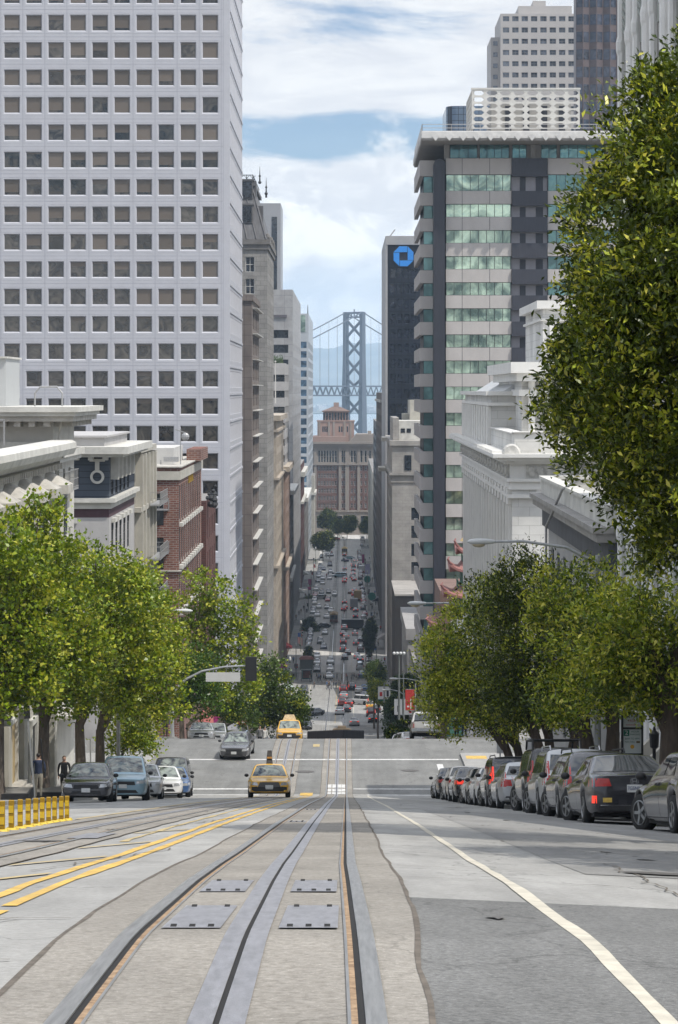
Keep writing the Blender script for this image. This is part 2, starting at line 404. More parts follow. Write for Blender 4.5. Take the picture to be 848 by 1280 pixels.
def structure(o):o['kind']='structure';return o
g=MB()
xs=[-2200,-700,-200,-60,-13.4,8.6,60,200,700,2200]
ds=[-60,-30,-10,0,5,10,15,22,36,67,100,124,135,150,158,170,200,230,270,280,290,340,405,430,500,560,585,705,900,1200,1290,1340,1500]
for d in ds:
    for x in xs:g.v.append((x,d,zg(d)-.35))
for j in range(len(ds)-1):
    for i in range(len(xs)-1):
        a=j*len(xs)+i;g.f.append((a,a+1,a+1+len(xs),a+len(xs)));g.m.append(0)
structure(g.build('ground',M_earth))

# carriageway: worn concrete-grey on the steep block, dark patch near the camera, asphalt beyond
rd=MB();strip(rd,CL,CR,-30,124.0);structure(rd.build('road',M_conc))
rd=MB();strip(rd,CL,CR,124.0,288.0);structure(rd.build('road',M_asph2))
M_asph3=street_mat('shade_lifted_asphalt',(.45,.44,.42),(.54,.53,.51),14,.4,.12,streak=.10,crack=.2)  # far asphalt: colour lifted to make up for the shade of the canyon
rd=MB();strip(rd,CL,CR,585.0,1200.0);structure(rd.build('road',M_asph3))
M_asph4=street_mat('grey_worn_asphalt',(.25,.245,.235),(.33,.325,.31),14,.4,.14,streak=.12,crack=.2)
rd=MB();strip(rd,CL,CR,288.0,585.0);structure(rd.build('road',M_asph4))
a=MB();strip(a,lambda d:.31-.07*min(1,max(0,(14-d)/6)),CR-.02,-30,14.0,.004);structure(a.build('road_patch',M_asph))
a=MB();strip(a,1.9,CR-.02,19.0,60.0,.004);structure(a.build('road_patch',street_mat('patch_grey',(.20,.198,.19),(.27,.265,.255),24,.35,.12,streak=.1,crack=.3)))
# streets that cross
cs=MB()
for d0,d1 in CROSS:
    for x0,x1 in((-160,CL),(CR,160)):
        n=8
        for k in range(n):
            da,db=d0+(d1-d0)*k/n,d0+(d1-d0)*(k+1)/n
            cs.face([(x0,da,zg(da)),(x1,da,zg(da)),(x1,db,zg(db)),(x0,db,zg(db))])
structure(cs.build('cross_street',M_asph2))
# sidewalks with a kerb face, broken where streets cross
gaps=[(c0-3.2,c1+3.2)for c0,c1 in CROSS]
runs=[];d=-30.0
for g0,g1 in[(c0,c1)for c0,c1 in CROSS]:
    runs.append((d,g0));d=g1
runs.append((d,1200.0))
for(x0,x1,nm)in((XL-1.0,CL,'sidewalk'),(CR,XR+1.0,'sidewalk')):
    w=MB()
    for r0,r1 in runs:
        strip(w,x0,x1,r0,r1,.13)
        ksh=CL if x0<0 else CR
        dl=dsamples(r0,r1)
        for da,db in zip(dl,dl[1:]):
            w.face([(ksh,da,zc(da,ksh)-.05),(ksh,db,zc(db,ksh)-.05),(ksh,db,zc(db,ksh)+.13),(ksh,da,zc(da,ksh)+.13)],1)
        for dd in(r0,r1):
            w.face([(x0,dd,zg(dd)-.05),(x1,dd,zg(dd)-.05),(x1,dd,zg(dd)+.13),(x0,dd,zg(dd)+.13)],1)
    structure(w.build(nm,[M_walk,M_kerb]))
# yellow corner ramps
for(x,dd)in((-11.9,158.2),(7.5,158.2),(7.6,139)):
    w=MB();w.face([(x-.6,dd,zg(dd)+.135),(x+.6,dd,zg(dd)+.135),(x+.6,dd+1.5,zg(dd+1.5)+.135),(x-.6,dd+1.5,zg(dd+1.5)+.135)]);structure(w.build('corner_ramp',M_yel))

# the two cable car tracks
TR,TL,HG=-.49,-3.53,.5335
def track(xc,d0,d1,label,near):
    drift=(lambda d:.06*min(1.0,max(0.0,(19-d)/11)))if near else(lambda d:0.0)      # the near track bends a little as it crests
    off=lambda f:(lambda d,f=f:(f(d)if callable(f)else f)+drift(d))
    def strip(mb,x0,x1,*a,**k):return globals()['strip'](mb,off(x0),off(x1),*a,**k)
    near_in=lambda d:.13*min(1.0,max(0.0,(14-d)/6))if near else 0.0
    def edge(s):
        f=wobble(xc+s*(.84 if near else .86),.018,int(abs(xc)*10)+5*(s>0))
        return lambda d:f(d)-(near_in(d)if s>0 else-.02*near_in(d))
    bed=MB();strip(bed,edge(-1),edge(1),d0,285,.008);structure(bed.build('track_bed',M_aggr))
    bed=MB();strip(bed,edge(-1),edge(1),285,d1,.008);structure(bed.build('track_bed',M_conc))
    sm=MB()
    for sx,sd in((-.875,1),(.875,2)):
        f=edge(1 if sx>0 else-1);w_=wobble(.008,.006,sd+31,.5)
        strip(sm,(lambda d,f=f:f(d)-.012),(lambda d,f=f,w_=w_:f(d)+abs(w_(d))+.004),d0,min(d1,240),.0105)
    structure(sm.build('track_seam',M_crack))
    t=thing('cable_car_track',label,'track',(xc,20,zg(20)),'cable car tracks')
    for s in(-1,1):
        c=xc+s*HG
        r=MB();strip(r,c-.036,c+.036,d0,d1,.016);strip(r,c-s*.036-.001,c-s*.036+.001,d0,d1,.012);r.build('rail',M_rail,t)
        gr=MB();a_,b_=sorted((c-s*.036,c-s*.062));strip(gr,a_,b_,d0,min(d1,330),.010);gr.build('flangeway',M_dark,t)
        gr=MB();a_,b_=sorted((c-s*.062,c-s*.085));strip(gr,a_,b_,d0,min(d1,330),.012);gr.build('rust_edge',M_rust,t)
        gr=MB();a_,b_=sorted((c-s*.085,c-s*.097));strip(gr,a_,b_,d0,min(d1,330),.013);gr.build('guard_edge',M_rail,t)
    for s in(-1,1):
        p=MB();a_,b_=sorted((xc+s*.011,xc+s*.097));strip(p,a_,b_,d0,285,.015);p.build('slot_plate',M_plate,t)
        p=MB();strip(p,a_,b_,285,d1,.03);p.build('slot_plate',mat('far_glint_slot_plate',(.70,.70,.71),.16,.1,2,metal=.85),t)  # glint of the far plates put into a paler, smoother steel
    p=MB();strip(p,xc-.011,xc+.011,d0,d1,.011);p.build('slot',M_dark,t)
    return t
trk=track(TR,-25,1150,'cable car track with steel slot running down the middle of the street past the camera',True)
track(TL,-25,1150,'second cable car track beyond the double yellow line',False)
def cover(parent,x0,x1,d0,d1):
    e=.06*min(1.0,max(0.0,(19-d0)/11));x0+=e;x1+=e
    p=MB();strip(p,x0,x1,d0,d1,.014);o=p.build('cover_plate',M_plate,parent)
    for x in(x0+.05,(x0+x1)/2,x1-.05):
        for dd in(d0+.1,d1-.1):
            if abs(x-(x0+x1)/2)<.01 and dd>d0+.2:continue
            b=MB();b.box(x-.014,x+.014,dd-.03,dd+.03,zg(dd)+.0155,zg(dd)+.019);b.build('bolt',M_dark,o)
for d0,d1 in((11.15,12.9),(14.3,15.7)):
    cover(trk,TR-.41,TR-.135,d0,d1);cover(trk,TR+.135,TR+.41,d0,d1)
for d0 in(37,52.5):cover(trk,TR-.41,TR-.135,d0,d0+.8)
# joints across the pale slabs between the tracks and on the right
jt=MB()
for dd,x0,x1 in((9.75,-2.66,-1.37),(11.9,-2.66,-1.37),(19.5,-2.66,-1.37),(24.5,-2.66,-1.38),(31,-2.66,-1.38),(41,-2.66,-1.38),(55,-2.66,-1.38),
                   (16.7,.4,4.5),(19.0,.4,6.7),(23.5,.4,6.7),(29,.4,6.7),(37,.4,6.7),(48,.4,6.7),(62,.4,6.7),(80,.4,6.7),(24,-11,-4.45),(33,-11,-4.45),(45,-11,-4.45),(60,-11,-4.45)):
    w=.012+dd*.00045
    f=wobble(dd,.05,int(dd*7),.6);n=26
    for k in range(n):
        xa,xb=x0+(x1-x0)*k/n,x0+(x1-x0)*(k+1)/n;da,db=f(xa),f(xb)
        jt.face([(xa,da,zc(da,xa)+.0095),(xb,db,zc(db,xb)+.0095),(xb,db+w,zc(db+w,xb)+.0095),(xa,da+w,zc(da+w,xa)+.0095)])
structure(jt.build('slab_joint',M_crack))

# paint on the road
def line(name,x0,x1,d0,d1,m,lift=.0065,wob=0.0,seed=1):
    p=MB();f0=wobble(x0,wob,seed,1.1)if wob else x0;f1=wobble(x1,wob,seed+3,.9)if wob else x1
    strip(p,f0,f1,d0,d1,lift);return structure(p.build(name,m))
line('lane_line',1.075,1.155,1.0,122.0,M_cream,wob=.012,seed=4)
line('lane_line',1.45,1.57,287.0,405.0,M_cream);line('lane_line',1.45,1.57,430,560,M_cream);line('lane_line',-8.0,-7.88,290,404,M_cream);line('lane_line',-8.0,-7.86,432,556,M_cream)
line('lane_line',-7.0,-6.85,600,704,M_cream);line('lane_line',1.45,1.6,588,704,M_cream);line('lane_line',1.45,1.6,728,846,M_cream)
for x in(-2.03,-1.83):line('double_yellow_line',x-.043,x+.043,13.0,122.0,M_yel,wob=.014,seed=int(-x*100))
for x in(-2.03,-1.83):line('double_yellow_line',x-.06,x+.06,6.0,12.6,M_yel,wob=.02,seed=int(-x*130))
line('faded_yellow_line',-4.55,-4.45,40.0,122.0,M_yelf,wob=.03,seed=8);line('faded_yellow_line',-2.45,-2.38,26,118,M_yelf,wob=.03,seed=9)
for x in(-1.95,):line('double_yellow_line',x-.07,x+.07,290,405,M_yelf);line('double_yellow_line',x-.07,x+.07,432,556,M_yelf)
hp=MB()
for d0 in(14.6,18.6,23.4,29.5):
    hp.face([(-2.62,d0,zg(d0)+.011),(-2.62,d0+.35,zg(d0+.35)+.011),(-2.1,d0+2.6,zg(d0+2.6)+.011),(-2.1,d0+2.25,zg(d0+2.25)+.011)])
structure(hp.build('yellow_hatching',M_yelf))
def cross_line(x0,x1,d0,d1,m=M_white,lift=.014,name='limit_line'):
    p=MB();n=24
    for k in range(n):
        xa,xb=x0+(x1-x0)*k/n,x0+(x1-x0)*(k+1)/n
        p.face([(xa,d0,zc(d0,xa)+lift),(xb,d0,zc(d0,xb)+lift),(xb,d1,zc(d1,xb)+lift),(xa,d1,zc(d1,xa)+lift)])
    return structure(p.build(name,m))
cross_line(CR-.1,1.1,122.8,123.3);cross_line(CR-.1,.4,126.5,126.8)
cross_line(CL+.1,-4.5,123.1,123.5);cross_line(CL+.1,-2.8,126.4,126.9)
cross_line(CL+.3,CR-.2,139.4,139.9);cross_line(CL+.3,CR-.2,156.8,157.3)
for x0 in(-9.7,5.2):line('lane_line',x0,x0+.35,131.5,137.5,M_white)
cross_line(-2.0,-1.6,146.2,147.6,M_yelf);cross_line(-2.35,-1.7,122.0,124.6,M_yel)
cw=MB()
for j in range(3):
    for i in range(4):
        x0=TR-.47+i*.245;d0=123.6+j*1.75
        if i in(2,):x0+=.03
        cw.face([(x0,d0,zg(d0)+.02),(x0+.2,d0,zg(d0)+.02),(x0+.2,d0+1.3,zg(d0+1.3)+.02),(x0,d0+1.3,zg(d0+1.3)+.02)])
structure(cw.build('crosswalk',M_white))
for c0,c1 in CROSS[2:]:
    for d0 in(c0-3.6,c0-.8,c1+.4,c1+3.2):cross_line(CL+.3,CR-.3,d0,d0+.7,M_white,.02,'crosswalk')
lw=MB()
for x in np.arange(CL+.8,CR-.6,1.5):strip(lw,float(x),float(x)+.75,405.3,408.5,.03)
structure(lw.build('crosswalk',M_white))
mh=MB()
for x,dd,r in((2.6,19.7,.33),(3.8,22.5,.4),(-2.25,13.0,.3),(-2.3,134,.55),(3.6,134.5,.5),(-3.3,26,.3),(3.2,70,.4),(-7.5,70,.4)):
    mh.face([(x+r*math.cos(t*math.pi/8),dd+r*math.sin(t*math.pi/8),zc(dd+r*math.sin(t*math.pi/8),x+r*math.cos(t*math.pi/8))+.016)for t in range(16)])
structure(mh.build('manhole_cover',mat('manhole_iron',(.10,.095,.09),.7,.3,30,bump=.5)))
ip=MB();ip.face([(-3.15,27.0,zg(27.0)+.018),(-2.8,27.0,zg(27)+.018),(-2.8,29.4,zg(29.4)+.018),(-3.15,29.4,zg(29.4)+.018)]);structure(ip.build('track_grate',M_plate))
# bits lying on the road, oil patches and old patches
st=MB();rr=random.Random(3)
for k in range(26):
    dd=rr.choice([rr.uniform(9,30),rr.uniform(30,120)]);x=rr.uniform(.6,6.2)if rr.random()<.6 else rr.uniform(-10,-4.8);r=rr.uniform(.02,.055)
    st.face([(x+r*rr.uniform(.6,1.2)*math.cos(t*math.pi/4),dd+2.4*r*rr.uniform(.6,1.2)*math.sin(t*math.pi/4),zc(dd+2.4*r*math.sin(t*math.pi/4),x)+.014)for t in range(8)])
structure(st.build('tar_spot',mat('tar_spot',(.11,.105,.10),.7,.3,9)))

# cracks wandering over the near slabs, oil drips along the lane
ck=MB();rr=random.Random(17)
for x,d,dx,dd_ in((2.2,15.2,.5,6.5),(4.6,15.0,-.7,9),(-1.9,9.2,.35,2.6),(-2.3,17.5,.5,6),(1.9,24,1.8,3),(5.2,27,-1.5,9),(-2.5,34,.6,9),(3.4,10.2,.8,3.0),(1.6,38,2.2,5),(-6.5,40,1.5,12),(-7.5,55,-1.2,14)):
    n=26;pts=[];px_,pd_=x,d
    for k in range(n+1):
        pts.append((px_,pd_));px_+=dx/n+rr.gauss(0,.035);pd_+=dd_/n*rr.uniform(.5,1.5)
    for(xa,da),(xb,db)in zip(pts,pts[1:]):
        w_=.004+.00022*da;ck.face([(xa-w_,da,zc(da,xa)+.0125),(xb-w_,db,zc(db,xb)+.0125),(xb+w_,db,zc(db,xb)+.0125),(xa+w_,da,zc(da,xa)+.0125)])
structure(ck.build('road_crack',M_crack))
ol=MB()
for k in range(46):
    d=rr.uniform(9,95);x=rr.choice((3.1,3.1,-3.0,-7.4))+rr.gauss(0,.16);r_=rr.uniform(.03,.10)
    ol.face([(x+r_*rr.uniform(.6,1.1)*math.cos(t*math.pi/5),d+2.2*r_*rr.uniform(.7,1.1)*math.sin(t*math.pi/5),zc(d+2.2*r_*math.sin(t*math.pi/5),x)+.0135)for t in range(10)])
structure(ol.build('oil_spot',mat('oil_spot',(.16,.155,.145),.55,.25,7)))

# water, far shore, hills
wm=bpy.data.materials.new('bay_water');wm.use_nodes=True
b_=wm.node_tree.nodes['Principled BSDF'];b_.inputs['Base Color'].default_value=(.20,.24,.25,1);b_.inputs['Roughness'].default_value=.28
nz_=wm.node_tree.nodes.new('ShaderNodeTexNoise');nz_.inputs['Scale'].default_value=.05;nz_.inputs['Detail'].default_value=8
bp_=wm.node_tree.nodes.new('ShaderNodeBump');bp_.inputs['Strength'].default_value=.6;bp_.inputs['Distance'].default_value=2
wm.node_tree.links.new(nz_.outputs['Fac'],bp_.inputs['Height']);wm.node_tree.links.new(bp_.outputs[0],b_.inputs['Normal'])
w=MB();w.face([(-9000,1280,-75),(9000,1280,-75),(9000,7700,-75),(-9000,7700,-75)]);structure(w.build('water',wm))
M_hill=mat('hill_scrub',(.06,.075,.05),.95,.5,.004,col2=(.12,.12,.09))
sh=MB()
sh.box(-9000,9000,7600,10400,-76,-72)
rr=random.Random(21)
structure(sh.build('far_shore',M_hill))
tb=MB()
for k in range(420):
    x=rr.uniform(-700,700);y=rr.uniform(7620,9800);ww=rr.uniform(8,40);hh=rr.uniform(5,18)*(2.2 if rr.random()<.08 else 1)
    tb.box(x,x+ww,y,y+ww,-74,-72+hh,0 if rr.random()<.5 else 1)
o=tb.build('far_town',[mat('far_pale_wall',(.5,.48,.45),.8,.2,.02),mat('far_grey_wall',(.25,.25,.25),.8,.2,.02)]);o['kind']='stuff';o['label']='pale low town spread along the far shore of the bay';o['category']='town'
hl=MB();nx,ny=220,14;HX=3600
prof_pts=[(-1,.8),(380,.0)]
def ridge(x):
    px=VX+x*F/12600           # only the lie of the ridge: high in the middle, dipping to the left
    t=np.interp(px,[100,330,395,415,436,470,560,800],[428,432,435,434,429.5,430.5,431,425])
    return(HY-t)*12600/F+5*math.sin(x*.011)+4*math.sin(x*.037+1)
for j in range(ny+1):
    v=j/ny;y=10300+v*2300
    for i in range(nx+1):
        x=-HX+2*HX*i/nx;h=ridge(x)+76
        e=v**1.4;z=-76+h*e+(1-v)*v*60*math.sin(x*.013+v*7)*v
        hl.v.append((x,y,z))
for j in range(ny):
    for i in range(nx):
        a=j*(nx+1)+i;hl.f.append((a,a+1,a+nx+2,a+nx+1));hl.m.append(0)
structure(hl.build('hills',M_hill,smooth=True))

# air between the street and the hills
hz=MB();hz.box(-9300,9300,-70,13000,-86,292)
hm=bpy.data.materials.new('haze');hm.use_nodes=True;hn=hm.node_tree.nodes
for n in list(hn):
    if n.type=='BSDF_PRINCIPLED':hn.remove(n)
pv=hn.new('ShaderNodeVolumePrincipled');pv.inputs['Density'].default_value=0.95e-4;pv.inputs['Color'].default_value=(.60,.79,1.0,1);pv.inputs['Anisotropy'].default_value=0.0
hm.node_tree.links.new(pv.outputs[0],hn['Material Output'].inputs['Volume'])
o=hz.build('haze',hm);o['kind']='stuff';o['label']='pale blue haze in the air over street and bay';o['category']='haze'
# ---------------------------------------------------------------- building kit
Zv=Vector((0,0,1))
AX={'west':(Vector((1,0,0)),Vector((0,-1,0)),0.0),'left':(Vector((0,1,0)),Vector((1,0,0)),R(90)),'right':(Vector((0,1,0)),Vector((-1,0,0)),R(-90))}
def facade(mb,O,U,N,u0,u1,z0,z1,ops,m=0,depth=.3,mrev=None):
    """a wall sheet with real openings (ua, ub, za, zb) and their reveals"""
    O=Vector(O);mrev=m if mrev is None else mrev
    us=sorted({u0,u1}|{round(v,4)for o in ops for v in o[:2]});zs=sorted({z0,z1}|{round(v,4)for o in ops for v in o[2:4]})
    def P(u,z,d=0.0):return O+U*u+Zv*z-N*d
    flip=(U.cross(Zv)).dot(N)<0
    def q(a,b,c,d,mm):mb.face([a,b,c,d]if not flip else[d,c,b,a],mm)
    ui={u:i for i,u in enumerate(us)};zi={z:i for i,z in enumerate(zs)}
    full=np.zeros((len(us)-1,len(zs)-1),bool)
    for ua,ub,za,zb in ops:
        full[ui[round(ua,4)]:ui[round(ub,4)],zi[round(za,4)]:zi[round(zb,4)]]=True
        q(P(ua,za),P(ua,za,depth),P(ua,zb,depth),P(ua,zb),mrev);q(P(ub,za,depth),P(ub,za),P(ub,zb),P(ub,zb,depth),mrev)
        q(P(ua,za),P(ub,za),P(ub,za,depth),P(ua,za,depth),mrev);q(P(ua,zb,depth),P(ub,zb,depth),P(ub,zb),P(ua,zb),mrev)
    for j in range(len(zs)-1):                 # merge runs along u
        i=0
        while i<len(us)-1:
            if full[i,j]:i+=1;continue
            k=i
            while k<len(us)-1 and not full[k,j]:k+=1
            q(P(us[i],zs[j]),P(us[k],zs[j]),P(us[k],zs[j+1]),P(us[i],zs[j+1]),m);i=k
WIN={}
def window_mesh(w,h,style,mf,mg,split=False):
    """window in local space, centred, facing -y, pane near y = 0"""
    key=(round(w,2),round(h,2),style,mf.name,mg.name,split)
    if key in WIN:return WIN[key]
    f=MB();p=MB();g=0 if split else 1;pm=p if split else f
    t={'thin':.05,'sash':.09,'grid':.07,'ribbon':.06,'bare':.04,'blind':.05,'far':.10}.get(style,.07)
    hw,hh=w/2,h/2
    if style!='bare':
        f.box(-hw,-hw+t,-.06,.02,-hh,hh);f.box(hw-t,hw,-.06,.02,-hh,hh);f.box(-hw+t,hw-t,-.06,.02,hh-t,hh);f.box(-hw+t,hw-t,-.06,.02,-hh,-hh+t)
    if style=='sash':f.box(-hw+t,hw-t,-.05,.02,-.04,.04)
    if style=='far':f.box(-hw+t,hw-t,-.05,.02,-.05,.05);f.box(-.05,.05,-.05,.02,-hh+t,-.05);f.box(-.05,.05,-.05,.02,.05,hh-t)
    if style=='grid':
        for k in(1,2):f.box(-hw+w*k/3-.025,-hw+w*k/3+.025,-.05,.02,-hh+t,hh-t)
        for k in(1,2,3):f.box(-hw+t,hw-t,-.048,.018,-hh+h*k/4-.025,-hh+h*k/4+.025)
    if style=='ribbon':
        n=max(1,round(w/1.15))
        for k in range(1,n):f.box(-hw+w*k/n-.035,-hw+w*k/n+.035,-.05,.02,-hh+t,hh-t)
    pm.face([(-hw+t*.5,0,-hh+t*.5),(hw-t*.5,0,-hh+t*.5),(hw-t*.5,0,hh-t*.5),(-hw+t*.5,0,hh-t*.5)],g)
    WIN[key]=(f.mesh('window',[mf]if split else[mf,mg]),p.mesh('pane',[mg])if split else None);return WIN[key]
def put_windows(parent,lst,style,mf,mg,split=False,most=100,name='window'):
    """lst: (world centre, w, h, rz). The ones that show largest become parts, the rest one part of many"""
    def size(a):return-(a[1]*a[2])/max(1,a[0].y)**2*(1.0 if in_view(a[0])else .01)
    lst=sorted(lst,key=size)
    for c,w,h,rz in lst[:most]:
        fm,pm=window_mesh(w,h,style,mf,mg,split);o=inst(name,fm,parent,c,rz)
        if pm:child('pane',pm,o)
    rest=lst[most:]
    if rest:
        mb=MB()
        for c,w,h,rz in rest:
            fm,pm=window_mesh(w,h,style,mf,mg,False);M=Matrix.Rotation(rz,3,'Z');i=len(mb.v)
            mb.v+=[tuple(c+M@v.co)for v in fm.vertices]
            for p in fm.polygons:mb.f.append(tuple(i+k for k in p.vertices));mb.m.append(p.material_index)
        o=mb.build(name,[mf,mg],parent);o['kind']='stuff'
def in_view(c):
    if c.y<2:return False
    x=VX+F*c.x/c.y;y=HY-F*c.z/c.y
    return-10<x<858 and-10<y<1290
def grid_ops(u0,u1,z0,z1,n,fh,ww,wh,sill=.9,rows=None):
    """n windows per storey between u0 and u1, storeys of height fh hung from z1 down to z0"""
    p=(u1-u0)/n;ops=[]
    k=0
    while True:
        zb=z1-k*fh-(fh-wh-sill)
        za=zb-wh
        if za<z0+.3 or(rows and k>=rows):break
        for i in range(n):
            c=u0+(i+.5)*p;ops.append((c-ww/2,c+ww/2,za,zb))
        k+=1
    return ops
def centres(O,U,N,rz,ops,depth):
    O=Vector(O)
    return[(O+U*((a+b)/2)+Zv*((c+d)/2)-N*depth,b-a,d-c,rz)for a,b,c,d in ops]
def ledge(mb,side,x0,x1,d0,d1,z0,z1,p,m=0,west=True,street=True):
    """a string course or cornice of projection p round the west and street faces; side -1 = left of the street"""
    xs_,xb=(x1,x0)if side<0 else(x0,x1)
    o=-side*p
    if side<0:mb.box(x0,x1+p,d0-p,d1+.0,z0,z1,m)
    else:mb.box(x0-p,x1,d0-p,d1+.0,z0,z1,m)
def block(name,label,cat,side,x0,x1,d0,d1,ztop,m,west=None,street=None,frame=None,glass=None,style='sash',ledges=(),mtrim=None,split=False,parapet=0.0,depth=.28,group=None,most=100,roofm=None):
    """a building with one face to the west (towards the camera) and one to the street. west / street: lists of opening grids (n, fh, ww, wh, sill, ztop offset, zbottom or None, margins)"""
    zb=zg(d1)-2.0
    t=thing(name,label,cat,((x0+x1)/2,d0,zg(d0)),group)
    mb=MB()
    xs_=x1 if side<0 else x0
    U,N,rw=AX['west'];ow=[]
    for n,fh,ww,wh,sill,dz,zlo,mg0,mg1 in(west or[]):ow+=grid_ops(x0+mg0,x1-mg1,zb if zlo is None else zlo,ztop-dz,n,fh,ww,wh,sill)
    facade(mb,(0,d0,0),U,N,x0,x1,zb,ztop,ow,0,depth)
    U2,N2,rs=AX['left' if side<0 else 'right'];os_=[]
    for n,fh,ww,wh,sill,dz,zlo,mg0,mg1 in(street or[]):os_+=grid_ops(d0+mg0,d1-mg1,zb if zlo is None else zlo,ztop-dz,n,fh,ww,wh,sill)
    facade(mb,(xs_,0,0),U2,N2,d0,d1,zb,ztop,os_,0,depth)
    xo=x0 if side<0 else x1
    mb.face([(xo,d0,zb),(xo,d0,ztop),(xo,d1,ztop),(xo,d1,zb)]);mb.face([(x0,d1,zb),(x0,d1,ztop),(x1,d1,ztop),(x1,d1,zb)])
    mb.build('wall',m,t)
    rf=MB();rf.face([(x0,d0,ztop-parapet-.01),(x1,d0,ztop-parapet-.01),(x1,d1,ztop-parapet-.01),(x0,d1,ztop-parapet-.01)])
    if parapet:
        for a in((x0+.25,x0+.27,d0,d1),(x1-.27,x1-.25,d0,d1),(x0,x1,d0+.25,d0+.27)):rf.box(*a,ztop-parapet,ztop-.02)
    rf.build('roof',roofm or MATS['roof_gravel'],t)
    for z0,z1,p in ledges:
        l=MB();ledge(l,side,x0,x1,d0,d1,z0,z1,p);l.build('cornice' if p>.45 else 'string_course',mtrim or m,t)
    g=glass or MATS['dark_glass'];fr=frame or MATS['frame_grey']
    lw=[c for c in centres((0,d0,0),U,N,rw,ow,depth*.8)]
    ls=[c for c in centres((xs_,0,0),U2,N2,rs,os_,depth*.8)]
    if lw or ls:put_windows(t,lw+ls,style,fr,g,split,most)
    return t
mat('roof_gravel',(.22,.21,.20),.9,.2,2)
M_fr=mat('frame_grey',(.16,.16,.17),.5,.15,4);M_frw=mat('frame_white',(.58,.57,.54),.6,.1,4);M_frd=mat('frame_dark',(.03,.032,.035),.5,.2,4)
M_gl=glass_mat('dark_glass',(.03,.034,.04),.05,0,.9,.3)
M_glg=glass_mat('green_glass',(.30,.44,.38),.07,.55,.8,.35,.8,.45,.25,.28,col2=(.44,.56,.44))
M_glt=glass_mat('teal_glass',(.11,.23,.23),.06,.45,.8,.35,.8,.3,.25,.28)
M_glb=glass_mat('blue_glass',(.10,.18,.27),.08,.5,.8,.3,.5,.6,.5,.3)
M_blind=mat('window_blind',(.135,.112,.092),.35,.10,8,rnd=.25,coat=.35,stretch=(.4,1,6))
M_glw=glass_mat('tower_glass',(.030,.029,.030),.04,0,.8,.15,.8,.4,.55,.6,col2=(.062,.055,.046))
M_wht=mat('white_panel',(.47,.475,.51),.55,.05,.5,bump=.05)
M_wht2=mat('panel_joint',(.34,.345,.39),.7,.1,2)
